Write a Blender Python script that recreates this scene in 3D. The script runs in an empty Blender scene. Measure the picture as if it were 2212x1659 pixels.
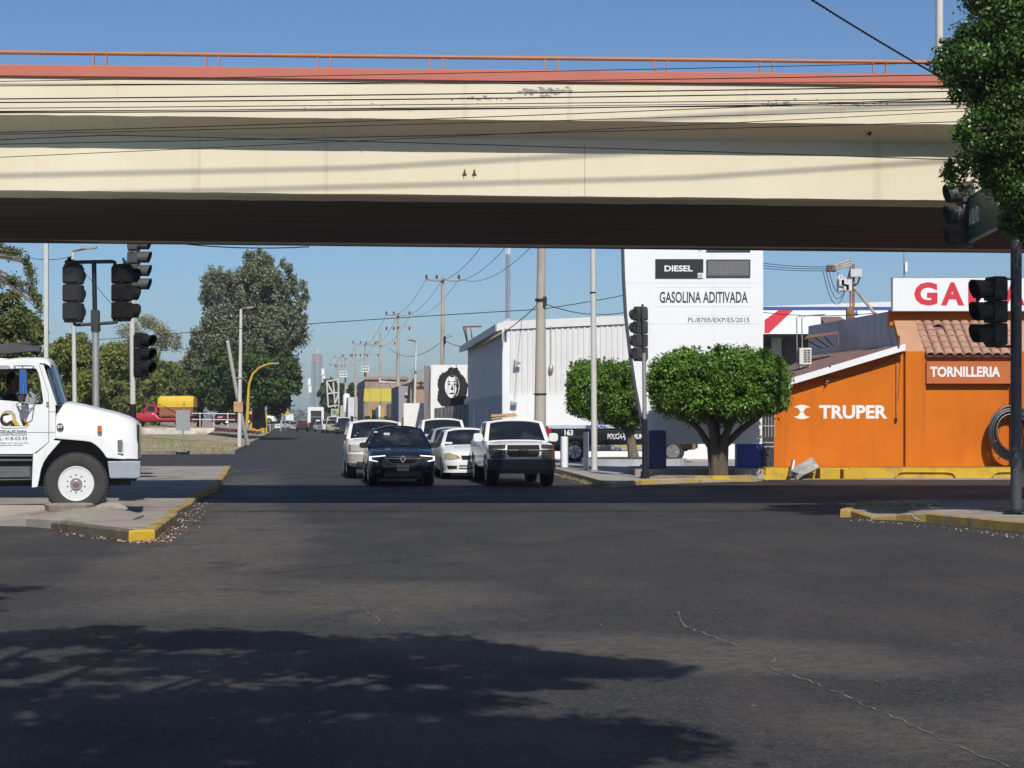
import bpy, bmesh, math, random
import numpy as np
from mathutils import Vector, Matrix
from mathutils.geometry import tessellate_polygon
R = math.radians
SC = bpy.context.scene
COL = SC.collection
# ------------------------------------------------------------------ camera, sky, sun
CAMZ = 1.7
FPX, CX, CY, HY = 3738.0, 1106.0, 829.5, 907.0     # focal length and horizon of the photograph (2212 px wide view)
cam_d = bpy.data.cameras.new("camera"); cam = bpy.data.objects.new("camera", cam_d); COL.objects.link(cam)
cam.location = (0, 0, CAMZ); cam.rotation_euler = (R(90), 0, 0)
cam_d.sensor_width = 36.0; cam_d.lens = 36.0 * FPX / 2212.0
cam_d.shift_y = (HY - CY) / 2212.0
cam_d.clip_start = 0.1; cam_d.clip_end = 6000
SC.camera = cam
SUN_EL, SUN_AZ = R(43), R(11)
world = bpy.data.worlds.new("World"); SC.world = world; world.use_nodes = True
wn = world.node_tree; bg = wn.nodes["Background"]
sky = wn.nodes.new("ShaderNodeTexSky"); sky.sky_type = 'NISHITA'; sky.sun_disc = False
sky.sun_elevation = SUN_EL; sky.sun_rotation = math.pi - SUN_AZ
sky.altitude = 0; sky.air_density = 0.95; sky.dust_density = 0.8; sky.ozone_density = 8.0
wn.links.new(sky.outputs[0], bg.inputs[0]); bg.inputs[1].default_value = 0.097
sun_d = bpy.data.lights.new("sun", 'SUN'); sun_d.energy = 5.0; sun_d.angle = R(0.53); sun_d.color = (1.0, 0.965, 0.90)
sun = bpy.data.objects.new("sun", sun_d); COL.objects.link(sun)
sdir = Vector((math.sin(SUN_AZ)*math.cos(SUN_EL), -math.cos(SUN_AZ)*math.cos(SUN_EL), math.sin(SUN_EL)))
sun.rotation_euler = sdir.to_track_quat('Z', 'Y').to_euler(); sun.location = sdir * 60
vs = SC.view_settings; vs.view_transform = 'Standard'; vs.look = 'None'; vs.exposure = 0.0; vs.gamma = 1.0; vs.use_curve_mapping = False
SC.cycles.max_bounces = 6; SC.cycles.diffuse_bounces = 3; SC.cycles.transparent_max_bounces = 12
SC.cycles.use_denoising = True

def W(px, py, D):                       # a sighted point at distance D
    return Vector(((px-CX)/FPX*D, D, CAMZ + (HY-py)/FPX*D))
def G(px, py, z=0.0):                   # the same on a level of height z
    D = (CAMZ - z)*FPX/(py-HY)
    return Vector(((px-CX)/FPX*D, D, z))
def XX(px, D): return (px-CX)/FPX*D
def ZZ(py, D): return CAMZ + (HY-py)/FPX*D
ST = 0.126                              # the street runs along (-ST, 1)

# ------------------------------------------------------------------ materials
MATS = {}
KA = 0.83                               # every paint is darkened evenly so the stronger sun leaves deeper shadows
def nd(nt, t, **kw):
    n = nt.nodes.new(t)
    for k, v in kw.items(): setattr(n, k, v)
    return n
def M(name, col, rough=0.6, metal=0.0, var=0.12, vscale=2.0, bump=0.0, bscale=40.0, col2=None, c2scale=1.5, c2lo=0.5, c2hi=0.62,
      coat=0.0, spec=0.5, emit=0.0, stretch=None, c2stretch=None, col3=None, c3scale=6.0, c3lo=0.6, c3hi=0.7, c3stretch=None, rvar=0.0):
    if name in MATS: return MATS[name]
    m = bpy.data.materials.new(name); m.use_nodes = True; nt = m.node_tree; L = nt.links
    b = nt.nodes["Principled BSDF"]
    b.inputs["Roughness"].default_value = rough; b.inputs["Metallic"].default_value = metal
    b.inputs["Coat Weight"].default_value = coat; b.inputs["Specular IOR Level"].default_value = spec
    tc = nd(nt, "ShaderNodeTexCoord")
    def coords(st):
        if not st: return tc.outputs["Object"]
        mp = nd(nt, "ShaderNodeMapping"); mp.inputs["Scale"].default_value = st
        L.new(tc.outputs["Object"], mp.inputs[0]); return mp.outputs[0]
    def noise(scale, st=None, detail=5.0):
        n = nd(nt, "ShaderNodeTexNoise"); n.inputs["Scale"].default_value = scale; n.inputs["Detail"].default_value = detail
        n.inputs["Roughness"].default_value = 0.62
        L.new(coords(st), n.inputs["Vector"]); return n.outputs["Fac"]
    def mix(fac, a, bb):
        x = nd(nt, "ShaderNodeMix", data_type='RGBA')
        L.new(fac, x.inputs[0])
        for s, v in ((6, a), (7, bb)):
            if hasattr(v, "links"): L.new(v, x.inputs[s])
            else: x.inputs[s].default_value = (*v, 1)
        return x.outputs[2]
    def ramp(f, lo, hi):
        r = nd(nt, "ShaderNodeMapRange"); r.inputs[1].default_value = lo; r.inputs[2].default_value = hi
        L.new(f, r.inputs[0]); return r.outputs[0]
    c = tuple(x*KA for x in col); col2 = tuple(x*KA for x in col2) if col2 else None; col3 = tuple(x*KA for x in col3) if col3 else None
    if var:
        out = mix(ramp(noise(vscale, stretch), 0.3, 0.7), tuple(x*(1-var) for x in c), tuple(min(x*(1+var), 1) for x in c))
    else: out = None
    if col2: out = mix(ramp(noise(c2scale, c2stretch), c2lo, c2hi), out if out is not None else c, tuple(col2))
    if col3: out = mix(ramp(noise(c3scale, c3stretch), c3lo, c3hi), out if out is not None else c, tuple(col3))
    if out is not None: L.new(out, b.inputs["Base Color"])
    else: b.inputs["Base Color"].default_value = (*c, 1)
    if rvar:
        r = nd(nt, "ShaderNodeMapRange"); r.inputs[1].default_value = .3; r.inputs[2].default_value = .7
        r.inputs[3].default_value = max(rough-rvar, .03); r.inputs[4].default_value = min(rough+rvar, 1)
        L.new(noise(vscale*1.7), r.inputs[0]); L.new(r.outputs[0], b.inputs["Roughness"])
    if bump:
        bn = nd(nt, "ShaderNodeBump"); bn.inputs["Strength"].default_value = bump; bn.inputs["Distance"].default_value = 0.02
        L.new(noise(bscale), bn.inputs["Height"]); L.new(bn.outputs[0], b.inputs["Normal"])
    if emit:
        b.inputs["Emission Color"].default_value = (*c, 1); b.inputs["Emission Strength"].default_value = emit
    MATS[name] = m; return m
def glass(name, tint=(0.5, 0.55, 0.56), alpha=0.35, rough=0.03):   # tinted pane: part mirror, part see-through
    if name in MATS: return MATS[name]
    m = bpy.data.materials.new(name); m.use_nodes = True; nt = m.node_tree; L = nt.links
    out = nt.nodes["Material Output"]; nt.nodes.remove(nt.nodes["Principled BSDF"])
    tr = nd(nt, "ShaderNodeBsdfTransparent"); tr.inputs[0].default_value = (*[t*alpha for t in tint], 1)
    gl = nd(nt, "ShaderNodeBsdfGlossy"); gl.inputs["Roughness"].default_value = rough; gl.inputs[0].default_value = (0.9, 0.95, 1, 1)
    fr = nd(nt, "ShaderNodeFresnel"); fr.inputs[0].default_value = 1.5
    mx = nd(nt, "ShaderNodeMixShader"); L.new(fr.outputs[0], mx.inputs[0]); L.new(tr.outputs[0], mx.inputs[1]); L.new(gl.outputs[0], mx.inputs[2])
    L.new(mx.outputs[0], out.inputs[0]); MATS[name] = m; return m
def leafmat(name, c1, c2, rough=0.4, trans=0.3, spec=0.5):
    if name in MATS: return MATS[name]
    m = bpy.data.materials.new(name); m.use_nodes = True; nt = m.node_tree; L = nt.links
    b = nt.nodes["Principled BSDF"]; out = nt.nodes["Material Output"]
    g = nd(nt, "ShaderNodeNewGeometry"); x = nd(nt, "ShaderNodeMix", data_type='RGBA')
    L.new(g.outputs["Random Per Island"], x.inputs[0]); x.inputs[6].default_value = (*c1, 1); x.inputs[7].default_value = (*c2, 1)
    tc = nd(nt, "ShaderNodeTexCoord"); n = nd(nt, "ShaderNodeTexNoise"); n.inputs["Scale"].default_value = 0.9
    L.new(tc.outputs["Object"], n.inputs["Vector"])
    hs = nd(nt, "ShaderNodeHueSaturation"); mr = nd(nt, "ShaderNodeMapRange"); mr.inputs[1].default_value = .3; mr.inputs[2].default_value = .7
    mr.inputs[3].default_value = .72; mr.inputs[4].default_value = 1.25
    L.new(n.outputs["Fac"], mr.inputs[0]); L.new(mr.outputs[0], hs.inputs["Value"]); L.new(x.outputs[2], hs.inputs["Color"])
    L.new(hs.outputs[0], b.inputs["Base Color"]); b.inputs["Roughness"].default_value = rough; b.inputs["Specular IOR Level"].default_value = spec
    t = nd(nt, "ShaderNodeBsdfTranslucent"); L.new(hs.outputs[0], t.inputs[0])
    mx = nd(nt, "ShaderNodeMixShader"); mx.inputs[0].default_value = trans
    L.new(b.outputs[0], mx.inputs[1]); L.new(t.outputs[0], mx.inputs[2]); L.new(mx.outputs[0], out.inputs[0])
    MATS[name] = m; return m

# ------------------------------------------------------------------ mesh builder
class MB:
    def __init__(s): s.v = []; s.f = []; s.mi = []; s.cur = 0
    def add(s, vs, fs):
        o = len(s.v); s.v += [tuple(p) for p in vs]
        for f in fs: s.f.append(tuple(i+o for i in f)); s.mi.append(s.cur)
        return s
    def box(s, lo, hi):
        x0, y0, z0 = lo; x1, y1, z1 = hi
        return s.add([(x0,y0,z0),(x1,y0,z0),(x1,y1,z0),(x0,y1,z0),(x0,y0,z1),(x1,y0,z1),(x1,y1,z1),(x0,y1,z1)],
                     [(0,3,2,1),(4,5,6,7),(0,1,5,4),(1,2,6,5),(2,3,7,6),(3,0,4,7)])
    def cbox(s, c, d): return s.box([c[i]-d[i]/2 for i in range(3)], [c[i]+d[i]/2 for i in range(3)])
    def rbox(s, c, d, r, n=3):           # box with rounded vertical-plane corners (profile in x-z, depth y)
        w, t, h = d[0]/2, d[1]/2, d[2]/2; r = min(r, w, h); pts = []
        for cx, cz, a0 in ((w-r,-h+r,-90),(w-r,h-r,0),(-w+r,h-r,90),(-w+r,-h+r,180)):
            for k in range(n+1):
                a = R(a0+90*k/n); pts.append((cx+r*math.cos(a), cz+r*math.sin(a)))
        return s.prism_y([(c[0]+x, c[2]+z) for x, z in pts], c[1]-t, c[1]+t)
    def prism_y(s, pts, y0, y1, yf=None):  # polygon in x-z, extruded along y
        n = len(pts); sh = yf or (lambda x: 0)
        vs = [(x, y0+sh(x), z) for x, z in pts] + [(x, y1+sh(x), z) for x, z in pts]
        tri = tessellate_polygon([[Vector((x, z, 0)) for x, z in pts]])
        A = sum(pts[i][0]*pts[(i+1)%n][1]-pts[(i+1)%n][0]*pts[i][1] for i in range(n)) > 0
        fs = []
        for t in tri:
            p = [pts[i] for i in t]; ccw = (p[1][0]-p[0][0])*(p[2][1]-p[0][1])-(p[2][0]-p[0][0])*(p[1][1]-p[0][1]) > 0
            t = tuple(t) if ccw else (t[0], t[2], t[1])
            fs.append(t); fs.append((t[0]+n, t[2]+n, t[1]+n))
        for i in range(n):
            j = (i+1) % n; q = (i, i+n, j+n, j) if A else (i, j, j+n, i+n)
            fs.append(q)
        return s.add(vs, fs)
    def prism_z(s, pts, z0, z1):         # polygon in x-y, extruded upward
        a = MB().prism_y([(x, y) for x, y in pts], -z1, -z0)
        return s.add([(x, z, -y) for x, y, z in a.v], a.f)
    def prism_x(s, pts, x0, x1):         # polygon in y-z, extruded along x
        a = MB().prism_y(pts, -x1, -x0)
        return s.add([(-y, x, z) for x, y, z in a.v], a.f)
    def panel(s, outer, holes, y0, y1):  # polygon with holes in x-z, thickness y0..y1
        loops = [outer] + holes; flat = [p for l in loops for p in l]; n = len(flat)
        tri = tessellate_polygon([[Vector((x, z, 0)) for x, z in l] for l in loops]); fs = []
        for t in tri:
            p = [flat[i] for i in t]; ccw = (p[1][0]-p[0][0])*(p[2][1]-p[0][1])-(p[2][0]-p[0][0])*(p[1][1]-p[0][1]) > 0
            t = tuple(t) if ccw else (t[0], t[2], t[1])
            fs.append(t); fs.append((t[0]+n, t[2]+n, t[1]+n))
        o = 0
        for l in loops:
            k = len(l)
            for i in range(k):
                j = (i+1) % k; fs.append((o+i, o+i+n, o+j+n, o+j))
            o += k
        return s.add([(x, y0, z) for x, z in flat]+[(x, y1, z) for x, z in flat], fs)
    def tube(s, p0, p1, r0, r1=None, n=8, caps=True): return s.pipe([p0, p1], [r0, r0 if r1 is None else r1], n, caps)
    def pipe(s, pts, rs, n=8, caps=True):
        pts = [Vector(p) for p in pts]
        if not hasattr(rs, "__len__"): rs = [rs]*len(pts)
        vs = []; k = len(pts); prev = None
        for i, p in enumerate(pts):
            d = (pts[min(i+1, k-1)]-pts[max(i-1, 0)]).normalized()
            if prev is None:
                u = d.orthogonal().normalized()
            else:
                u = (prev - d*prev.dot(d)); u = u.normalized() if u.length > 1e-6 else d.orthogonal().normalized()
            prev = u; w = d.cross(u)
            for j in range(n):
                a = 2*math.pi*j/n; vs.append(p + (u*math.cos(a)+w*math.sin(a))*rs[i])
        fs = []
        for i in range(k-1):
            for j in range(n):
                a, b = i*n+j, i*n+(j+1) % n; fs.append((a, b, b+n, a+n))
        if caps: fs.append(tuple(range(n-1, -1, -1))); fs.append(tuple(range((k-1)*n, k*n)))
        return s.add(vs, fs)
    def lathe(s, prof, c, axis='z', n=24, close=False):   # prof: (radius, height along axis)
        vs = []; k = len(prof)
        for r, h in prof:
            for j in range(n):
                a = 2*math.pi*j/n; x, y = r*math.cos(a), r*math.sin(a)
                vs.append({'z': (c[0]+x, c[1]+y, c[2]+h), 'y': (c[0]+x, c[1]+h, c[2]+y), 'x': (c[0]+h, c[1]+x, c[2]+y)}[axis])
        fs = []
        for i in range(k if close else k-1):
            for j in range(n):
                a, b = i*n+j, i*n+(j+1) % n; i2 = (i+1) % k
                fs.append((a, b, i2*n+(j+1) % n, i2*n+j))
        if not close: fs.append(tuple(range(n))); fs.append(tuple(range((k-1)*n, k*n)))
        return s.add(vs, fs)
    def loft(s, rings, caps=True):
        n = len(rings[0]); fs = []; vs = [p for r in rings for p in r]
        for i in range(len(rings)-1):
            for j in range(n):
                a, b = i*n+j, i*n+(j+1) % n; fs.append((a, b, b+n, a+n))
        if caps: fs.append(tuple(range(n-1, -1, -1))); fs.append(tuple(range((len(rings)-1)*n, len(rings)*n)))
        return s.add(vs, fs)
    def patch(s, p00, p10, p11, p01, bulge=(0,0,0), n=6, off=0.0, m=(0,0,0,0)):
        p00, p10, p11, p01, bulge = [Vector(p) for p in (p00, p10, p11, p01, bulge)]
        nv = (p10-p00).cross(p01-p00).normalized()*off
        vs = []; fs = []
        for i in range(n+1):
            v = m[2]+(1-m[2]-m[3])*i/n
            for j in range(n+1):
                u = m[0]+(1-m[0]-m[1])*j/n
                p = (p00*(1-u)+p10*u)*(1-v)+(p01*(1-u)+p11*u)*v
                vs.append(p + bulge*(1-(2*u-1)**2)*(1-.6*(2*v-1)**2)*1.0 + nv)
        for i in range(n):
            for j in range(n):
                a = i*(n+1)+j; fs.append((a, a+1, a+n+2, a+n+1))
        return s.add(vs, fs)
    def sphere(s, c, r, n=12, m=8):
        rr = r if hasattr(r, "__len__") else (r, r, r); vs = []; fs = []
        for i in range(1, m):
            t = math.pi*i/m
            for j in range(n):
                a = 2*math.pi*j/n; vs.append((c[0]+rr[0]*math.sin(t)*math.cos(a), c[1]+rr[1]*math.sin(t)*math.sin(a), c[2]+rr[2]*math.cos(t)))
        vs.append((c[0], c[1], c[2]+rr[2])); vs.append((c[0], c[1], c[2]-rr[2])); T = len(vs)-2
        for j in range(n):
            k = (j+1) % n; fs.append((T, j, k)); fs.append((T+1, (m-2)*n+k, (m-2)*n+j))
            for i in range(m-2): fs.append((i*n+j, (i+1)*n+j, (i+1)*n+k, i*n+k))
        return s.add(vs, fs)
    def xf(s, mat):
        s.v = [tuple(mat @ Vector(p)) for p in s.v]; return s
    def build(s, name, mats, parent=None, world=True, smooth=False, origin=None, ang=35, bevel=0.0, fix=True):
        me = bpy.data.meshes.new(name)
        o = origin
        if o is None: o = parent["_o"] if (parent is not None and world and "_o" in parent) else (0, 0, 0)
        ox, oy, oz = o
        me.from_pydata([(x-ox, y-oy, z-oz) for x, y, z in s.v], [], s.f)
        ms = mats if isinstance(mats, (list, tuple)) else [mats]
        for m in ms: me.materials.append(m)
        if len(ms) > 1:
            for p, i in zip(me.polygons, s.mi): p.material_index = i
        if fix or bevel:
            bm = bmesh.new(); bm.from_mesh(me)
            if bevel:
                bmesh.ops.remove_doubles(bm, verts=bm.verts, dist=1e-5)
                es = [e for e in bm.edges if len(e.link_faces) == 2 and e.calc_face_angle(0) > R(50)]
                bmesh.ops.bevel(bm, geom=es, offset=bevel, segments=2, affect='EDGES', profile=.6)
            bmesh.ops.recalc_face_normals(bm, faces=bm.faces); bm.to_mesh(me); bm.free()
        if smooth:
            for p in me.polygons: p.use_smooth = True
            me.set_sharp_from_angle(angle=R(ang))
        me.update()
        ob = bpy.data.objects.new(name, me); COL.objects.link(ob)
        if parent is not None: ob.parent = parent
        else: ob.location = o
        return ob

def tag(o, label, cat, group=None, kind=None):
    if label: o["label"] = label
    if cat: o["category"] = cat
    if group: o["group"] = group
    if kind: o["kind"] = kind
    return o
def thing(name, loc, label, cat, group=None, rz=0.0):
    o = bpy.data.objects.new(name, None); COL.objects.link(o); o.location = loc; o.rotation_euler = (0, 0, rz)
    o.empty_display_size = 0.3
    if rz == 0: o["_o"] = tuple(loc)
    return tag(o, label, cat, group)
def copy_tree(o, parent=None):
    c = o.copy(); COL.objects.link(c); c.parent = parent
    for ch in list(o.children): copy_tree(ch, c)
    return c
def struct(o): o["kind"] = "structure"; return o

_txt = {}
def text_mesh(body, bold=0.0):
    cu = bpy.data.curves.new("lettering", 'FONT'); cu.body = body; cu.offset = bold; cu.resolution_u = 3; cu.fill_mode = 'BOTH'; cu.extrude = 0.01
    ob = bpy.data.objects.new("lettering", cu); COL.objects.link(ob)
    bpy.context.view_layer.update()
    me = bpy.data.meshes.new_from_object(ob.evaluated_get(bpy.context.evaluated_depsgraph_get()))
    vs = [v.co.copy() for v in me.vertices]; fs = [tuple(p.vertices) for p in me.polygons]
    bpy.data.objects.remove(ob); bpy.data.curves.remove(cu); bpy.data.meshes.remove(me)
    return vs, fs
def text(mb, body, c, w, h, bold=0.0, th=0.004, xdir=(1,0,0), ndir=(0,-1,0), updir=(0,0,1), shear=0.0):
    """lettering fitted to a w x h box centred at c, standing on the plane of xdir/updir, proud by th along ndir"""
    vs, fs = text_mesh(body, bold)
    x0 = min(v.x for v in vs); x1 = max(v.x for v in vs); y0 = min(v.y for v in vs); y1 = max(v.y for v in vs)
    xd, ud, n, c = Vector(xdir), Vector(updir), Vector(ndir), Vector(c); out = []
    hh = h; ww = w if w else (x1-x0)/(y1-y0)*h
    for v in vs:
        a = ((v.x-x0)/(x1-x0)-.5)*ww; b = ((v.y-y0)/(y1-y0)-.5)*hh
        out.append(c + xd*(a+shear*b) + ud*b + n*(th if v.z > 0 else 0.0))
    mb.add(out, fs); return mb
def evaluated(ob, name=None):
    bpy.context.view_layer.update()
    dg = bpy.context.evaluated_depsgraph_get()
    me = bpy.data.meshes.new_from_object(ob.evaluated_get(dg), preserve_all_data_layers=True, depsgraph=dg)
    return me
# ------------------------------------------------------------------ common materials
m_asphalt = None
def asphalt():
    m = bpy.data.materials.new("asphalt"); m.use_nodes = True; nt = m.node_tree; L = nt.links; b = nt.nodes["Principled BSDF"]
    tc = nd(nt, "ShaderNodeTexCoord")
    def noise(sc, det=4, st=None):
        n = nd(nt, "ShaderNodeTexNoise"); n.inputs["Scale"].default_value = sc; n.inputs["Detail"].default_value = det
        src = tc.outputs["Object"]
        if st:
            mp = nd(nt, "ShaderNodeMapping"); mp.inputs["Scale"].default_value = st; L.new(src, mp.inputs[0]); src = mp.outputs[0]
        L.new(src, n.inputs["Vector"]); return n.outputs["Fac"]
    def rng(f, a, bb, lo=0, hi=1):
        r = nd(nt, "ShaderNodeMapRange"); r.inputs[1].default_value = a; r.inputs[2].default_value = bb
        r.inputs[3].default_value = lo; r.inputs[4].default_value = hi; L.new(f, r.inputs[0]); return r.outputs[0]
    def mix(f, a, bb):
        x = nd(nt, "ShaderNodeMix", data_type='RGBA'); L.new(f, x.inputs[0])
        for s, v in ((6, a), (7, bb)):
            if hasattr(v, "links"): L.new(v, x.inputs[s])
            else: x.inputs[s].default_value = (*v, 1)
        return x.outputs[2]
    def mul(a, bb):
        x = nd(nt, "ShaderNodeMath", operation='MULTIPLY'); L.new(a, x.inputs[0])
        if hasattr(bb, "links"): L.new(bb, x.inputs[1])
        else: x.inputs[1].default_value = bb
        return x.outputs[0]
    base = mix(rng(noise(.35), .35, .65), (.033, .033, .035), (.0425, .0412, .0412))
    base = mix(mul(rng(noise(.9, 5, (1, .35, 1)), .5, .68), .7), base, (.075, .060, .052))     # worn brownish patches
    base = mix(mul(rng(noise(.5, 3, (1.3, .3, 1)), .55, .72), .6), base, (.034, .035, .041))     # oily dark lanes
    # dusty worn strip along the traffic island
    sep = nd(nt, "ShaderNodeSeparateXYZ"); L.new(tc.outputs["Object"], sep.inputs[0])
    def band(cx, cy, sx, sy, rot):
        mp = nd(nt, "ShaderNodeMapping", vector_type='TEXTURE'); mp.inputs[1].default_value = (cx, cy, 0); mp.inputs[2].default_value = (0, 0, rot); mp.inputs[3].default_value = (sx, sy, 1)
        L.new(tc.outputs["Object"], mp.inputs[0]); ln = nd(nt, "ShaderNodeVectorMath", operation='LENGTH')
        fl = nd(nt, "ShaderNodeVectorMath", operation='MULTIPLY'); fl.inputs[1].default_value = (1, 1, 0)
        L.new(mp.outputs[0], fl.inputs[0]); L.new(fl.outputs[0], ln.inputs[0])
        ad = nd(nt, "ShaderNodeMath", operation='ADD'); L.new(ln.outputs["Value"], ad.inputs[0])
        L.new(rng(noise(.8), .3, .7, -.25, .25), ad.inputs[1]); return rng(ad.outputs[0], .55, 1.0, 1, 0)
    dusty = mix(rng(noise(1.6), .3, .7), (.105, .089, .076), (.140, .119, .100))
    for p in ((-3.9, 23.0, 1.5, 9.5, .05), (-1.6, 16.4, 2.2, 2.2, .5), (4.4, 9.6, 2.9, 1.6, .2), (1.2, 12.6, 2.6, 1.2, -.3), (-6.2, 40, 1.2, 20, .126)):
        base = mix(mul(band(*p), .66), base, dusty)
    base = mix(mul(band(4.5, 11.5, 1.8, 2.4, 0), .3), base, (.05, .053, .062))
    base = mix(rng(noise(7, 6), .35, .65, 0, .5), base, (.027, .027, .029))
    base = mix(mul(rng(noise(1.1, 6, (1, .6, 1)), .60, .66), .55), base, (.022, .022, .025))     # oil drips and sealed patches
    # aggregate
    vo = nd(nt, "ShaderNodeTexVoronoi"); vo.inputs["Scale"].default_value = 55; L.new(tc.outputs["Object"], vo.inputs["Vector"])
    hs = nd(nt, "ShaderNodeSeparateColor"); L.new(vo.outputs["Color"], hs.inputs[0])
    base = mix(mul(rng(hs.outputs[0], .55, 1.0), .42), base, (.125, .112, .098))
    base = mix(mul(rng(hs.outputs[1], .6, 1.0), .4), base, (.02, .02, .022))
    L.new(base, b.inputs["Base Color"])
    L.new(rng(noise(.6), .3, .7, .62, .86), b.inputs["Roughness"]); b.inputs["Specular IOR Level"].default_value = .16
    bp = nd(nt, "ShaderNodeBump"); bp.inputs["Strength"].default_value = .4; bp.inputs["Distance"].default_value = .012
    L.new(vo.outputs["Distance"], bp.inputs["Height"]); L.new(bp.outputs[0], b.inputs["Normal"])
    return m
m_asphalt = asphalt()
m_dirt = M("dry dirt", (.30, .245, .175), .95, var=.25, vscale=.7, bump=.6, bscale=12, col2=(.36, .31, .23), c2scale=.25)
m_grass = M("dry grass", (.34, .285, .165), .95, var=.3, vscale=1.2, bump=.8, bscale=18, col2=(.40, .325, .23), c2scale=.22, c2lo=.42, c2hi=.6, col3=(.22, .225, .075), c3scale=.35, c3lo=.52, c3hi=.64)
m_conc = M("pavement concrete", (.305, .265, .225), .9, var=.14, vscale=1.3, bump=.25, bscale=30, col2=(.38, .335, .285), c2scale=.6, col3=(.185, .145, .11), c3scale=.9, c3lo=.52, c3hi=.66)
m_lot = M("lot concrete", (.34, .315, .285), .9, var=.14, vscale=.8, bump=.2, bscale=30, col3=(.15, .14, .13), c3scale=1.3, c3lo=.62, c3hi=.78)
m_kerby = M("worn yellow kerb paint", (.40, .27, .075), .85, var=.2, vscale=3, bump=.35, bscale=25, col2=(.10, .085, .06), c2scale=1.4, c2lo=.56, c2hi=.66, c2stretch=(1, 1, .6), col3=(.30, .25, .16), c3scale=1.3, c3lo=.56, c3hi=.62)
m_yelk = M("fresh yellow paint", (.60, .375, .018), .7, var=.14, vscale=3, bump=.35, bscale=14, col2=(.33, .225, .07), c2scale=2.2, c2lo=.55, c2hi=.72, col3=(.27, .24, .20), c3scale=3.1, c3lo=.66, c3hi=.72)
m_kerbm = M("mossy kerb", (.115, .095, .065), .9, var=.3, vscale=3, bump=.4, bscale=25, col2=(.32, .23, .08), c2scale=2.4, c2lo=.56, c2hi=.64, col3=(.27, .24, .20), c3scale=1.2, c3lo=.6, c3hi=.7)
m_kerbb = M("faded beige kerb", (.40, .33, .21), .9, var=.2, vscale=2, bump=.35, bscale=25, col2=(.45, .30, .06), c2scale=.7, c2lo=.58, c2hi=.62, col3=(.16, .13, .09), c3scale=2, c3lo=.6, c3hi=.7)
m_kerbg = M("bare kerb concrete", (.24, .205, .165), .95, var=.2, vscale=3, bump=.4, bscale=20, col2=(.13, .11, .09), c2scale=2, c2lo=.52, c2hi=.64)
m_white = M("white wall paint", (.84, .84, .83), .75, var=.035, vscale=.6, bump=.08, bscale=20, col3=(.66, .64, .60), c3scale=1.2, c3lo=.6, c3hi=.9, c3stretch=(3, 3, .12))
m_signw = M("white sign panel", (.86, .87, .88), .4, var=.02, vscale=.4, spec=.4, col3=(.76, .76, .76), c3scale=1.0, c3lo=.58, c3hi=.9, c3stretch=(2.5, 2.5, .10))
m_corr = M("white corrugated steel", (.72, .71, .69), .5, var=.05, vscale=.7, col3=(.58, .55, .51), c3scale=1.4, c3lo=.58, c3hi=.85, c3stretch=(3, 3, .15))
m_black = M("black paint", (.012, .012, .013), .45, var=.2, vscale=5)
m_blackr = M("black rubber", (.022, .021, .020), .85, var=.25, vscale=9, bump=.2, bscale=40)
m_steel = M("galvanised steel", (.42, .43, .43), .5, metal=.55, var=.12, vscale=3)
m_polew = M("pale pole paint", (.60, .59, .55), .6, var=.08, vscale=2, col2=(.36, .25, .16), c2scale=2.5, c2lo=.66, c2hi=.74, c2stretch=(3, 3, .5))
m_concp = M("pole concrete", (.46, .40, .33), .9, var=.1, vscale=1.2, bump=.15, bscale=25, col2=(.34, .30, .25), c2scale=.8, c2stretch=(2, 2, .4))
m_rust = M("rusty steel", (.30, .135, .065), .85, var=.35, vscale=3, bump=.2, col2=(.16, .075, .045), c2scale=2.5)
m_orange = M("orange wall paint", (.66, .165, .008), .75, spec=.2, var=.09, vscale=.9, bump=.5, bscale=3.5, col2=(.58, .14, .008), c2scale=.5, c2stretch=(1, 1, .4), col3=(.47, .125, .02), c3scale=1.1, c3lo=.56, c3hi=.85, c3stretch=(2.5, 1, .12))
m_beige = M("weathered tan plaster", (.50, .27, .155), .85, var=.08, vscale=1.5)
m_tile = M("clay roof tile", (.43, .245, .165), .85, var=.16, vscale=2.5, bump=.15, col2=(.30, .17, .12), c2scale=3, c2lo=.6, c2hi=.7)
m_greyw = M("grey wall plaster", (.66, .64, .66), .9, var=.08, vscale=1.5, col2=(.54, .52, .53), c2scale=1, c2stretch=(1.5, 1.5, .3))
m_shingle = M("red brown shingle", (.235, .135, .105), .9, var=.25, vscale=4, bump=.4, bscale=20)
m_blue = M("blue base paint", (.012, .06, .42), .45, var=.05)
m_red = M("red sign paint", (.66, .03, .05), .45, var=.04)
m_dkgrey = M("dark grey plastic", (.035, .034, .033), .55, var=.2, vscale=6)
m_glassd = M("dark car glass", (.010, .012, .013), .03, var=.5, vscale=1.3, spec=.8, col2=(.055, .058, .055), c2scale=1.7, c2lo=.50, c2hi=.72)
m_chrome = M("chrome", (.75, .75, .76), .12, metal=1.0, var=.04)
m_alu = M("aluminium rim", (.62, .62, .63), .28, metal=.9, var=.06)
m_brick = M("bare brick", (.36, .235, .16), .95, var=.2, vscale=9, bump=.4, col2=(.46, .36, .27), c2scale=5)

def lift(z): return z
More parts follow.
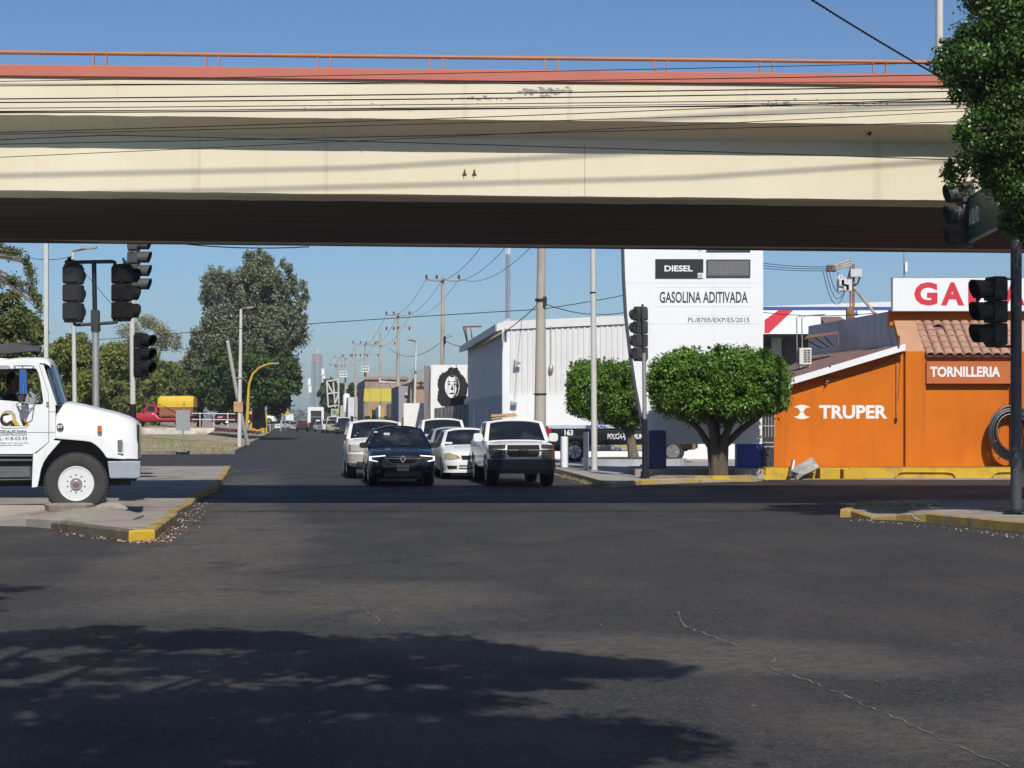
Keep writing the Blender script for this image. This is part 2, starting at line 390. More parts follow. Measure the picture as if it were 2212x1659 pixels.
# ------------------------------------------------------------------ ground
g = MB().add([(-2500, -60, -.02), (2500, -60, -.02), (2500, 4000, -.02), (-2500, 4000, -.02)], [(0, 1, 2, 3)])
struct(g.build("ground", m_dirt))
def ribbon(pts, w, z):      # flat strip
    vs = []; fs = []
    for i, p in enumerate(pts):
        a = Vector(pts[max(i-1, 0)]); b = Vector(pts[min(i+1, len(pts)-1)]); d = (b-a).normalized(); n = Vector((-d.y, d.x))
        ww = w[i] if hasattr(w, "__len__") else w
        vs += [(p[0]+n.x*ww, p[1]+n.y*ww, z), (p[0]-n.x*ww, p[1]-n.y*ww, z)]
    for i in range(len(pts)-1): fs.append((2*i, 2*i+1, 2*i+3, 2*i+2))
    return vs, fs
# junction sheet plus the street that runs away to the left of centre
road = MB()
far = 1500.0
road.add([(-70, -40, 0), (70, -40, 0), (70, 49.2, 0), (1.9, 49.2, 0), (1.9-ST*(far-49.2), far, 0), (-17-ST*(far-54), far, 0), (-17.5-ST*120, 206, 0), (-16.5, 90, 0), (-24, 82, 0), (-70, 70, 0)],
         [(0, 1, 2, 3, 4, 5, 6, 7, 8, 9)])
ro = struct(road.build("road", m_asphalt, fix=False))
m_crack = M("crack filler dust", (.155, .138, .118), .95, var=.3, vscale=6)
def crack(pix, w, seed):
    rnd = random.Random(seed); pts = []; ws = []
    P = [G(*p) for p in pix]
    for i in range(len(P)-1):
        n = max(2, int((P[i+1]-P[i]).length/.07))
        for k in range(n):
            p = P[i].lerp(P[i+1], k/n); pts.append((p.x+rnd.uniform(-.018, .018), p.y+rnd.uniform(-.05, .05))); ws.append(w*(rnd.uniform(.2, 1.2) if rnd.random() > .16 else .04))
    vs, fs = ribbon(pts, ws, .004); o = MB().add(vs, fs).build("crack", m_crack, ro); o.parent = ro
crack([(1466, 1322), (1478, 1352), (1530, 1372), (1600, 1398), (1665, 1405), (1672, 1425), (1648, 1440), (1690, 1452), (1760, 1475), (1785, 1490), (1815, 1497), (1870, 1525), (1960, 1562), (2050, 1605), (2130, 1640), (2200, 1662)], .0105, 1)
crack([(782, 1310), (797, 1325), (815, 1338), (828, 1348)], .009, 2)
crack([(190, 1370), (203, 1385)], .012, 3)
crack([(1790, 1120+8), (1900, 1124+6)], .008, 4)

def slab(name, pts, z, topm, kerbm, kw=.17, base=0.0, kind="structure", bev=.02, plain=(), special={}):
    """raised pavement: top sheet plus a kerb of real height round its edge"""
    n = len(pts); A = sum(pts[i][0]*pts[(i+1) % n][1]-pts[(i+1) % n][0]*pts[i][1] for i in range(n))
    if A < 0: pts = pts[::-1]
    P = [Vector((p[0], p[1])) for p in pts]; inn = []
    for i in range(n):
        a, b, c = P[i-1], P[i], P[(i+1) % n]; d1 = (b-a).normalized(); d2 = (c-b).normalized()
        n1 = Vector((-d1.y, d1.x)); n2 = Vector((-d2.y, d2.x)); m = (n1+n2); m = m/max(m.dot(n1), .35) if m.length > .05 else n1
        inn.append(b+m*kw)
    k = MB(); kp = MB(); plain = [(n-1-(i+1) if A < 0 else i) % n for i in plain]; SPM = {}; sp_ = {(n-1-(i+1) if A < 0 else i) % n: m for i, m in special.items()}
    zt = z if hasattr(z, "__len__") else [z]*n
    if A < 0 and hasattr(z, "__len__"): zt = zt[::-1]
    vs = [(p.x, p.y, base-.02) for p in P]+[(p.x, p.y, h-bev) for p, h in zip(P, zt)]
    vs += [(p.x+(q.x-p.x)*.12, p.y+(q.y-p.y)*.12, h) for p, q, h in zip(P, inn, zt)]+[(p.x, p.y, h) for p, h in zip(inn, zt)]
    fs = []
    for i in range(n):
        j = (i+1) % n
        for r in range(3): (kp if i in plain else SPM.setdefault(sp_[i], MB()) if i in sp_ else k).add([vs[q] for q in (r*n+i, r*n+j, (r+1)*n+j, (r+1)*n+i)], [(0, 1, 2, 3)])
    k.v = k.v; ko = k.build(name.replace("pavement", "").strip("_")+"_kerb" if "pavement" not in name else "kerb", kerbm, fix=False); ko["kind"] = kind
    t = MB(); tri = tessellate_polygon([[Vector((p.x, p.y, 0)) for p in inn]])
    t.add([(p.x, p.y, h-.006) for p, h in zip(inn, zt)], [tuple(f) for f in tri]); to = t.build(name, topm)
    for mname, b_ in SPM.items(): q = b_.build("kerb", MATS[mname], fix=False); q["kind"] = kind; q.parent = to
    if kp.v: q = kp.build("pavement_edge", topm, fix=False); q["kind"] = kind; q.parent = to
    to["kind"] = kind; ko.parent = to
    return to
# traffic island on the left: near piece, middle piece and far piece
def gp(l, z=0.0): return [tuple(G(x, y, z).xy) for x, y in l]
isl = gp([(71, 1131.5), (128, 1147), (153, 1152.6), (278, 1169.6), (334.5, 1167), (366, 1141), (383, 1127), (384, 1113), (413, 1096), (434, 1076)])+[(-6.95, 40.6), (-8.1, 49), (-9.5, 58.4), (-24, 57.4), (-24, 28.9), (-9.0, 28.4)]
slab("traffic_island", isl, [.03, .13, .15, .15, .15, .15, .14, .10, .08, .15, .15, .15, .15, .15, .05, .03], m_conc, m_kerby, plain=(12, 13, 14, 15), special={0: "mossy kerb", 1: "mossy kerb", 2: "mossy kerb", 3: "fresh yellow paint"})
wd = MB(); A_ = [(-18, 28.3, .03), (-9.0, 28.0, .035), (-7.75, 27.6, .12), (-6.5, 26.3, .156), (-5.9, 26.9, .156), (-6.0, 28.2, .156), (-6.5, 28.55, .25), (-7.2, 28.45, .30), (-18, 28.75, .27)]
wd.add(A_+[(x, y, -.01) for x, y, z in A_], [(0, 1, 8), (1, 7, 8), (1, 2, 7), (2, 3, 7), (3, 6, 7), (3, 4, 6), (4, 5, 6)]+[(i, i+9, (i+1) % 9+9, (i+1) % 9) for i in range(9)])
struct(wd.build("pavement", m_conc))
# right island under the tree
ri = gp([(1815, 1118), (1838, 1113+4), (1880, 1122), (1935, 1124), (2000, 1128), (2120, 1140), (2240, 1152)], 0)+[(14, 24.6), (30, 21), (30, 34.0), (7.8, 33.6), (6.9, 33.2)]
slab("corner_pavement", ri, [.15, .12, .05, .10, .15, .15, .15, .15, .15, .15, .15, .15], m_conc, m_kerby, plain=(8, 9, 10))
# right-hand pavement of the petrol station corner
rp = [(2.45, 43.1), (3.4, 45.4), (4.6, 46.4), (7.2, 48.6), (7.3, 56.5), (30, 56.5), (30, 62), (5.5, 62), (5.0, 120), (-6.2, 120), (.35, 64), (1.35, 56), (1.9, 49.6)]
slab("petrol_station_pavement", rp, [.13, .13, .13, .02, .02, .02, .02, .02, .02, .10, .13, .15, .15], m_lot, m_kerbb, plain=(3, 4, 5, 6, 7, 8))
lot = MB().add([(5, 62.1, .03), (40, 62.1, .03), (40, 120, .03), (-4, 120, .03), (0.8, 64, .03)], [(0, 1, 2, 3, 4)])
struct(lot.build("station_forecourt", m_lot))
# left verge rising to the embankment
vg = MB(); NX, NY = 46, 44
def vz(x, y):
    t = min(max((y-82)/34, 0), 1); t = t*t*(3-2*t)
    edge = -15.0-ST*(y-88); d = min(max((edge-x)/9, 0), 1)
    return .13+1.0*t*d*(.6+.4*d) + .05*math.sin(x*.9)*math.sin(y*.35)
def vedge(y): return -13.9-ST*(y-87)-max(0, 86-y)*2.6
ys = [79.5+i*(225-79.5)/NY*1.0 for i in range(NY+1)]
vs = []; fs = []
for i, y in enumerate(ys):
    e = vedge(y) if y > 84 else -13.9-(87-y)*2.9
    for j in range(NX+1):
        x = e-(j/NX)**1.6*70; vs.append((x, y, vz(x, y)+.012*math.sin(7*x+3*y)))
for i in range(NY):
    for j in range(NX): a = i*(NX+1)+j; fs.append((a, a+1, a+NX+2, a+NX+1))
vo_ = MB().add(vs, fs).build("grass_verge", m_grass, smooth=True); struct(vo_)
kb = []
for i, y in enumerate(ys):
    e = vedge(y) if y > 84 else -13.9-(87-y)*2.9; kb.append((e, y))
kb = [(-60, 66.5), (-34, 75.5)]+kb
k = MB()
for i in range(len(kb)-1):
    a, b = Vector(kb[i]), Vector(kb[i+1]); d = (b-a).normalized(); n = Vector((-d.y, d.x))*.18
    if n.x > 0: n = -n
    q = [(a.x, a.y), (b.x, b.y), (b.x+n.x, b.y+n.y), (a.x+n.x, a.y+n.y)]
    k.add([(x, y, -.01) for x, y in q]+[(x, y, .17) for x, y in q], [(0, 1, 5, 4), (1, 2, 6, 5), (2, 3, 7, 6), (3, 0, 4, 7), (4, 5, 6, 7)])
ko = k.build("kerb", m_kerbg); ko.parent = vo_
# litter and dry leaves along the kerbs
m_litter = leafmat("dry litter", (.26, .14, .06), (.48, .38, .27), .9, .1)
rnd = random.Random(5); lt = MB()
def scatter(pix, n, spread):
    for _ in range(n):
        i = rnd.randrange(len(pix)-1); t = rnd.random(); p = G(*pix[i]).lerp(G(*pix[i+1]), t)
        s = rnd.uniform(.010, .030); a = rnd.uniform(0, 6.28); x = p.x+rnd.gauss(spread*.4, spread); y = p.y+rnd.gauss(0, spread)
        u = (math.cos(a)*s, math.sin(a)*s); w = (-u[1]*.5, u[0]*.5); z = .008
        lt.add([(x-u[0], y-u[1], z), (x+w[0], y+w[1], z+rnd.uniform(0, .02)), (x+u[0], y+u[1], z+rnd.uniform(0, .02)), (x-w[0], y-w[1], z)], [(0, 1, 2, 3)])
scatter([(282, 1173), (338, 1170), (370, 1146), (390, 1124), (418, 1100)], 420, .13)
scatter([(120, 1148), (200, 1162), (278, 1172)], 160, .10)
scatter([(420, 1096), (440, 1080), (462, 1060)], 160, .12)
scatter([(470, 1052), (485, 1030), (505, 1008)], 90, .12)
scatter([(1840, 1124), (1950, 1134), (2100, 1150), (2230, 1166)], 130, .12)
scatter([(1225, 1034), (1260, 1044), (1320, 1060)], 160, .14)
for _ in range(520):
    D = rnd.uniform(9, 44); x = rnd.uniform(-.31, .31)*D; lt.add([(x+rnd.uniform(-.012, .012)*1.6, D+rnd.uniform(-.012, .012)*2, .007) for _ in range(3)], [(0, 1, 2)])
tag(lt.build("fallen_leaves", m_litter, fix=False), "dry leaves and scraps of paper lying along the kerbs", "litter", kind="stuff")

# ------------------------------------------------------------------ overpass
BX = 0.004
def bz(x): return -.0098*x               # the deck falls gently to the right
def bl(x): return 29.05 + BX*x           # distance of its front line at x
m_cream = M("cream bridge paint", (.765, .69, .50), .8, var=.05, vscale=.5, bump=.12, bscale=6, col2=(.765, .665, .475), c2scale=.35, c2lo=.5, c2hi=.62, c2stretch=(1, 1, 2.5), col3=(.60, .43, .26), c3scale=1.3, c3lo=.60, c3hi=.85, c3stretch=(2.6, 1, .07))
m_pink = M("salmon parapet paint", (.52, .15, .098), .7, var=.06, vscale=1.2, bump=.1)
m_rail = M("orange brown rail paint", (.42, .175, .075), .55, var=.1, vscale=4)
m_soff = M("dark bridge underside", (.085, .062, .05), .95, var=.25, vscale=1.0, stretch=(.15, 3, 1), bump=.2, bscale=8)  # dark brown underside, streaked along the span
m_peel = M("bared concrete patch", (.34, .33, .32), .9, var=.25, vscale=8)
BR = thing("overpass", (0, bl(0), 0), "cream concrete road overpass with salmon parapet crossing the whole street", "overpass")
def sweep(prof, x0, x1, nseg, jit=0.0, seed=0):
    """profile (depth offset, height) swept along the bridge line"""
    rr = random.Random(seed); rings = []
    for i in range(nseg+1):
        x = x0+(x1-x0)*i/nseg
        rings.append([(x, bl(x)+d, z+bz(x)+(rr.uniform(-jit, jit) if jit else 0)) for d, z in prof])
    return MB().loft(rings)
X0, X1 = -46, 46
# edge slab with coping, haunch and outer girder: one cross-section
prof = [(0.0, 7.38), (0.0, 6.735), (.06, 6.72), (.30, 6.64), (.46, 6.53), (.50, 6.50), (.50, 5.53), (.54, 5.50), (1.25, 5.50), (1.25, 6.2), (1.25, 7.38)]
BRb = sweep(prof, X0, X1, 220, .006, 3).build("edge_girder", m_cream, BR, smooth=True, ang=25)
pp = [(-.035, 7.37), (-.05, 7.385), (-.05, 7.555), (-.03, 7.57), (.28, 7.57), (.30, 7.37)]
sweep(pp, X0, X1, 60, .003, 4).build("parapet", m_pink, BR)
# deck soffit made of side-by-side beams with narrow joints, and the far edge
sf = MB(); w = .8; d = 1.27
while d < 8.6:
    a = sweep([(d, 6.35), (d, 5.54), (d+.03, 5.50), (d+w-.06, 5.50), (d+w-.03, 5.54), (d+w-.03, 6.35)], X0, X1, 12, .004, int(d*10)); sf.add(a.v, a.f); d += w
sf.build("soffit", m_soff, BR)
sweep([(8.46, 6.45), (8.46, 5.5), (8.95, 5.5), (8.95, 6.45)], X0, X1, 10).build("far_girder", m_cream, BR)
sweep([(8.7, 6.455), (8.7, 6.66), (8.97, 6.66), (8.97, 6.455)], X0, X1, 10).build("far_parapet", m_pink, BR)
dk = sweep([(.31, 7.11), (.31, 7.23), (8.69, 6.47), (8.69, 6.40)], X0, X1, 4).build("deck", m_asphalt, BR)
# handrail
rl = MB(); rl.pipe([(x, bl(x)+.1, 7.80+bz(x)) for x in np.linspace(X0, X1, 40)], .036, 10)
RL = rl.build("handrail", m_rail, BR, smooth=True)
ps = [202, 445, 686, 929, 1178, 1414, 1643, 1888]
xs = [XX(p+14, 29.1) for p in ps]; step = 1.9
xs += [xs[0]-step*i for i in range(1, 10)]+[xs[-1]+step*i for i in range(1, 10)]
for x in xs:
    p = MB()
    for s in (-.11, .11):
        p.cbox((x+s, bl(x)+.1, 7.705+bz(x)), (.022, .05, .27)); p.tube((x+s*.7, bl(x)+.09, 7.57+bz(x)), (x+s*.7, bl(x)+.09, 7.615+bz(x)), .02, n=6)
    p.cbox((x, bl(x)+.1, 7.578+bz(x)), (.30, .12, .014))
    p.build("rail_post", m_rail, BR)
# piers well outside the picture carry it
for x in (-30, 30):
    for dd in (1.8, 7.6): MB().lathe([(.6, -.05), (.6, 5.0), (.6, 5.52)], (x, bl(x)+dd, 0), n=20).build("pier", m_cream, BR, smooth=True)
# weathering with a shape of its own: peeled patches, a joint, rust pins
rnd = random.Random(8)
def peel(px, py, wpx, hpx, n, mat, D=29.02, name="peeled_patch", lo=.01, hi=.05):
    b = MB()
    for _ in range(n):
        x = XX(px+rnd.gauss(0, wpx), D); z = ZZ(py+rnd.gauss(0, hpx), D); y = bl(x)+(-.004 if D < 29.3 else .496); k = rnd.randint(6, 9); r = rnd.uniform(lo, hi)
        ph = rnd.uniform(0, 6.28); pts = [(x+r*rnd.uniform(.5, 1.3)*math.cos(ph+6.28*i/k)*1.5, y, z+r*rnd.uniform(.4, 1.2)*math.sin(ph+6.28*i/k)*.7) for i in range(k)]
        b.add(pts, [tuple(range(k))])
    b.build(name, mat, BR, fix=False)["kind"] = "stuff"
peel(1178, 196, 26, 4, 60, m_peel); peel(1040, 213, 40, 3, 40, m_peel, lo=.006, hi=.025); peel(1690, 223, 18, 4, 24, m_peel, lo=.006, hi=.03)
peel(1840, 223, 45, 4, 36, m_peel, lo=.006, hi=.025); peel(700, 232, 160, 12, 26, m_peel, lo=.004, hi=.016)
b = MB()
x = XX(1263, 29.6); b.add([(x-.006, bl(x)+.497, 5.54+bz(x)), (x+.006, bl(x)+.497, 5.54+bz(x)), (x+.006, bl(x)+.497, 6.44+bz(x)), (x-.006, bl(x)+.497, 6.44+bz(x))], [(0, 1, 2, 3)])
b.build("joint", M("bridge joint line", (.45, .37, .24), .9), BR, fix=False)  # construction joint drawn as a thin darker line
pn = MB()
for px in (1004, 1025):
    x = XX(px, 29.6); y = bl(x)+.47; z = ZZ(372, 29.6); pn.sphere((x, y, z), (.018, .03, .045), 8, 6); pn.cbox((x, y+.01, z-.04), (.075, .02, .010)); pn.cbox((x-.012, y, z-.06), (.008, .02, .05))
pn.build("rusty_bracket", m_rust, BR)
# lamp post standing on the far side of the deck
x = XX(2034, 37.2); LP = thing("lamp_post", (x, bl(x)+8.3, 6.5), "rusty white lamp post standing on the overpass deck", "lamp post")
MB().pipe([(x, bl(x)+8.3, 6.46), (x, bl(x)+8.3, 14.5)], [.09, .07], 12).build("pole", m_polew, LP, smooth=True)
MB().pipe([(x, bl(x)+8.3, 14.4), (x, bl(x)+7.6, 14.9), (x, bl(x)+6.6, 15.0)], .035, 8).cbox((x, bl(x)+6.3, 15.0), (.22, .6, .12)).build("lamp_arm", m_steel, LP)
# ------------------------------------------------------------------ orange hardware shop
DO = 50.5
def ox(u): return XX(1631.4+u/3, DO)
def oz(v, D=DO): return ZZ(553+v/3, D)
SH = thing("hardware_shop", (ox(960), DO, 0), "bright orange hardware shop with a tiled mansard and a red lettered white roof sign", "shop")
xl, xm = ox(110), ox(958); zb = .33
# wing: front wall under a slanting eave, left wall and shingle roof that climbs to the grey wall
def back(x, d): return x-ST*d if x > 9 else x+.075*d
zl, zr = oz(855), oz(600)
w = MB()
w.add([(xl, DO, zb-.4), (xm, DO, zb-.4), (xm, DO, zr), (xl, DO, zl), (back(xl, 9), DO+9, zb-.4), (back(xm, 9), DO+9, zb-.4), (back(xm, 9), DO+9, zr), (back(xl, 9), DO+9, zl)],
      [(0, 1, 2, 3), (4, 0, 3, 7), (5, 4, 7, 6), (1, 5, 6, 2), (3, 2, 6, 7)])
w.build("wing_wall", m_orange, SH)
r = MB(); e = .35
s = (zr-zl)/(xm-xl); x0 = xl-.12; z0 = zl-.12*s
for lo, hi in ((.02, .10),):
    r.add([(x0, DO-.32, z0+lo), (xm-.02, DO-.32, zr+lo), (back(xm, 9.2)-.02, DO+9.2, zr+lo+.05), (back(x0, 9.2), DO+9.2, z0+lo+.05),
           (x0, DO-.32, z0+hi), (xm-.02, DO-.32, zr+hi), (back(xm, 9.2)-.02, DO+9.2, zr+hi+.05), (back(x0, 9.2), DO+9.2, z0+hi+.05)],
          [(0, 3, 2, 1), (4, 5, 6, 7), (0, 1, 5, 4), (1, 2, 6, 5), (2, 3, 7, 6), (3, 0, 4, 7)])
r.build("wing_roof", m_shingle, SH)
f = MB(); f.add([(x0, DO-.36, z0-.06), (xm-.01, DO-.36, zr-.06), (xm-.01, DO-.36, zr+.13), (x0, DO-.36, z0+.13), (x0, DO-.322, z0-.06), (xm-.01, DO-.322, zr-.06), (xm-.01, DO-.322, zr+.13), (x0, DO-.322, z0+.13)],
              [(0, 1, 2, 3), (7, 6, 5, 4), (0, 3, 7, 4), (3, 2, 6, 7), (2, 1, 5, 6), (1, 0, 4, 5)])
f.build("eave_board", m_white, SH)
f = MB(); f.add([(x0+.12, DO-.1, zl-.09), (xm-.01, DO-.1, zr-.09), (xm-.01, DO-.1, zr+.0), (x0+.12, DO-.1, zl+.0), (x0+.12, DO-.003, zl-.09), (xm-.01, DO-.003, zr-.09), (xm-.01, DO-.003, zr+.0), (x0+.12, DO-.003, zl+.0)],
              [(0, 1, 2, 3), (7, 6, 5, 4), (0, 3, 7, 4), (3, 2, 6, 7), (2, 1, 5, 6), (1, 0, 4, 5)])
f.build("eave_moulding", m_orange, SH)
MB().box((ox(165)-.012, DO-.012, zb), (ox(165)+.012, DO-.002, oz(840))).build("wall_joint", m_orange, SH)
MB().tube((ox(912), DO-.03, oz(1062)), (ox(912), DO-.03, oz(600)), .014, n=6).tube((ox(912), DO-.40, oz(590)), (ox(912), DO-.40, oz(520)), .03, n=6).build("conduit", m_rust, SH)
MB().cbox((ox(910), DO-.04, oz(1060)), (.06, .07, .12)).build("switch_box", m_black, SH)
MB().pipe([(ox(470), DO-.38, oz(715)), (ox(468), DO-.12, oz(790)), (ox(462), DO-.1, oz(815)), (ox(455), DO-.1, oz(832))], .022, 6).cbox((ox(462), DO-.07, oz(805)), (.09, .12, .10)).build("lamp_bracket", m_rust, SH)
MB().pipe([(ox(480+i*36), DO-.012, oz(790-(i/12)**1.6*150+10*math.sin(math.pi*i/12))) for i in range(13)], .007, 5).build("wall_wire", m_black, SH)
MB().pipe([(ox(445), DO-.012, oz(835)), (ox(443), DO-.012, oz(885))], .006, 5).build("wall_wire", m_black, SH)
MB().pipe([(ox(940), DO-.012, oz(640)), (ox(934), DO-.012, oz(760)), (ox(925), DO-.012, oz(930))], .007, 5).build("wall_wire", m_black, SH)
# main block: grey left wall, recessed orange front between pilasters, sloped tan ribs and clay tiles
xR = 24.0; zt = oz(358, 51.3)
mb = MB(); mb.add([(xm+.03, DO+.06, zb-.4), (xR, DO+.06, zb-.4), (xR, DO+.06, 3.72), (xm+.03, DO+.06, 3.72), (back(xm, 9.6)+.03, DO+9.6, zb-.4), (xR, DO+9.6, zb-.4), (xR, DO+9.6, 3.72), (back(xm, 9.6)+.03, DO+9.6, 3.72)],
                  [(0, 1, 2, 3), (4, 0, 3, 7), (5, 4, 7, 6), (1, 5, 6, 2), (3, 2, 6, 7)])
mb.build("shop_front", m_orange, SH)
gw = MB(); o2 = .0
gw.add([(xm+o2, DO+.30, 3.5), (back(xm, 9.3)+o2, DO+9.3, 3.5), (back(xm, 9.3)+o2, DO+9.3, zt+.02), (xm+o2-ST*1, DO+1.02, zt+.02), (xm+o2+.18, DO+.30, 3.5), (back(xm, 9.3)+o2+.18, DO+9.3, 3.5), (back(xm, 9.3)+o2+.18, DO+9.3, zt+.02), (xm+o2-ST*1+.18, DO+1.02, zt+.02)],
       [(0, 1, 2, 3), (7, 6, 5, 4), (0, 3, 7, 4), (3, 2, 6, 7), (2, 1, 5, 6), (1, 0, 4, 5)])
gw.build("grey_side_wall", m_greyw, SH)
# pilasters
xp0, xp1 = ox(972), ox(1103); xq0, xq1 = ox(1652), ox(1652)+ (ox(1103)-ox(972))*1.25
for i, (a, b) in enumerate(((xp0, xp1), (xq0, xq1))):
    MB().box((a, DO-.05, zb-.4), (b, DO+.058, 3.70)).build("pilaster", m_orange, SH)
    q = MB(); A = [(a-.10, DO-.05, 3.70), (b, DO-.05, 3.70), (b-.16, DO+1.0, zt), (a-.18, DO+1.0, zt)]
    q.add(A+[(x, y+.3, z-.05) for x, y, z in A], [(0, 1, 2, 3), (7, 6, 5, 4), (0, 3, 7, 4), (3, 2, 6, 7), (2, 1, 5, 6), (1, 0, 4, 5)])
    q.build("roof_rib", m_beige, SH)
MB().box((xp0-.28, DO+.80, 4.5), (xR, DO+1.05, zt+.03)).build("parapet", m_orange, SH)
# clay tiles: rows of barrel tiles on the slope
t = MB(); y0, zz0, y1, z1 = DO-.16, oz(648), DO+.84, oz(424, 51.3)
nrow = 6; per = .275; ncol = int((xq0-xp1+.1)/per)+1
rnd = random.Random(2)
for rr in range(nrow):
    for c in range(ncol):
        f0, f1 = rr/nrow-.03, (rr+1)/nrow
        xs0 = xp1-.02+per*(c+.5)-.16*f0; lift0 = .05+rnd.uniform(-.008, .008); prof = []
        if rr > 0 and ((c == 2 and rr == 4) or (c == 10 and rr == 1)): continue
        for fr, lf, rs in ((f0, lift0, 1.0), (f1, .012, .86)):
            yy = y0+(y1-y0)*fr; zz = zz0+(z1-zz0)*fr; ring = []
            for k in range(9):
                a = math.pi*k/8; ring.append((xs0-.16*(fr-f0)+math.cos(a)*per*.5*rs, yy-.06*math.sin(a)*.3, zz+math.sin(a)*.085+lf))
            prof.append(ring)
        n = 9; vs = prof[0]+prof[1]; fs = [(k, k+1, k+1+n, k+n) for k in range(n-1)]
        vs += [(x, y+.004, z-.02) for x, y, z in prof[0]]; fs += [(k, k+2*n, k+1+2*n, k+1) for k in range(n-1)]
        t.add(vs, fs)
t.build("roof_tile", m_tile, SH, smooth=True, fix=False, ang=50)
u = MB(); A = [(xp1, y0+.03, zz0-.015), (xq0, y0+.03, zz0-.015), (xq0-.1, y1+.03, z1), (xp1-.14, y1+.03, z1)]
u.add(A+[(x, y+.05, z-.05) for x, y, z in A], [(0, 1, 2, 3), (7, 6, 5, 4), (0, 3, 7, 4), (3, 2, 6, 7), (2, 1, 5, 6), (1, 0, 4, 5)]).build("tile_bed", m_shingle, SH)
m_or2 = M("name board orange", (.52, .135, .03), .75, var=.06)  # browner, darker orange than the walls, for the name board
MB().box((xp1+.004, DO-.14, oz(827)), (xq0-.004, DO+.056, oz(683))).build("name_board", m_or2, SH)
text(MB(), "TORNILLERIA", ((ox(1126)+ox(1579))/2, DO-.141, oz(751)), ox(1579)-ox(1126), oz(717)-oz(785), bold=.035).build("lettering", m_white, SH)
b = text(MB(), "TRUPER", ((ox(414)+ox(856))/2, DO-.002, oz(1011)), ox(856)-ox(414), oz(967)-oz(1055), bold=.035)
cx, cz = ox(302), oz(1011); sc = (ox(375)-ox(230))/144
def half(sg):
    xs_ = np.linspace(-72, 72, 49); top = [(x, sg*(46*max(1-(x/72)**2, 0)**.62)) for x in xs_]; inn = []
    for x in xs_[::-1]:
        h = 34**2-(abs(x)-46)**2; y = math.sqrt(h) if h > 0 else 1.5
        y = min(max(y*.86, 1.5), 46*max(1-(x/72)**2, 0)**.62-.8); inn.append((x, sg*max(y, 0)))
    return [(cx+x*sc, cz+y*sc) for x, y in top[1:-1]]+[(cx+x*sc, cz+y*sc) for x, y in inn[1:-1]]
b.prism_y(half(1), DO-.006, DO-.002); b.prism_y(half(-1), DO-.006, DO-.002)
b.build("lettering", m_white, SH)
# white roof sign with red letters
gs = thing("roof_sign", (ox(1300), 51.0, zt), "long white roof sign lettered GAMA in red above the orange shop", "sign")
xa, xb_ = XX(1928.7, 51.0), XX(1928.7, 51.0)+7.5; za, zb2 = ZZ(671.5, 51.0), ZZ(599.7, 51.0)
MB().box((xa, 51.0, za), (xb_, 51.28, zb2)).build("panel", m_signw, gs, bevel=.01)
fr = MB()
for z in (za-.012, zb2): fr.box((xa-.01, 50.99, z), (xb_+.01, 51.29, z+.012))
for x in (xa+.6, xa+2.6, xa+4.6, xa+6.6): fr.tube((x, 51.28, za), (x, 52.0, 4.75), .025)
fr.build("frame", m_steel, gs)
lt = MB()
for ch, a, c in (("G", 1030, 1181), ("A", 1203, 1354), ("M", 1380, 1574), ("A", 1598, 1748)):
    xa_, xc_ = XX(1631.4+a/3, 51), XX(1631.4+c/3, 51)
    text(lt, ch, ((xa_+xc_)/2, 50.998, ZZ(553+245/3, 51)), xc_-xa_, ZZ(553+170/3, 51)-ZZ(553+320/3, 51), bold=.045)
lt.build("lettering", m_red, gs)
# shop pavement with its tall yellow kerb
pv = MB().box((XX(1640, 49.8), 49.80, -.02), (30, 50.8, .335)); o = struct(pv.build("shop_pavement", m_conc))
kf = MB().box((XX(1640, 49.8)-.02, 49.74, -.02), (30, 49.798, .352)); kf.box((XX(1640, 49.8)-.02, 49.74, .336), (30, 49.95, .353)); kk = kf.build("kerb", m_yelk); kk.parent = o
ap = MB().box((XX(1700, 49.8), 49.2, -.02), (30, 49.738, .03)).build("kerb_apron", m_conc); ap.parent = o
for a, c in ((910, 1300), (1540, 1900)):
    x0_, x1_ = XX(1631.4+a/3, 49.7), XX(1631.4+c/3, 49.7)
    p = MB().pipe([(x0_, 49.70, .05), (x0_+.03, 49.70, .14), (x0_+.12, 49.70, .2), (x0_+.3, 49.70, .215), (x1_-.3, 49.70, .205), (x1_-.1, 49.70, .18), (x1_-.03, 49.70, .12), (x1_, 49.70, .05)], .03, 8)
    tag(p.build("kerb_pipe", m_yelk, smooth=True), "bent yellow pipe along the kerb %s" % ("below the shop lettering" if a == 910 else "beside the coil of black cable"), "pipe", "bent yellow pipes on the kerb")
for i, (a, c, h, mm) in enumerate(((415, 545, .335, m_yelk), (567, 692, .29, m_yelk))):
    bmk = MB().box((XX(1631.4+a/3, 49.3), 49.18, 0), (XX(1631.4+c/3, 49.3), 49.73, h))
    if i == 1: bmk.box((XX(1631.4+610/3, 49.3), 49.2, h), (XX(1631.4+690/3, 49.3), 49.5, h+.03))
    tag(bmk.build("kerb_step", mm, bevel=.02), ("plain yellow step block beside the broken concrete lump", "shorter yellow step block with a chipped grey top")[i], "step", "yellow step blocks")
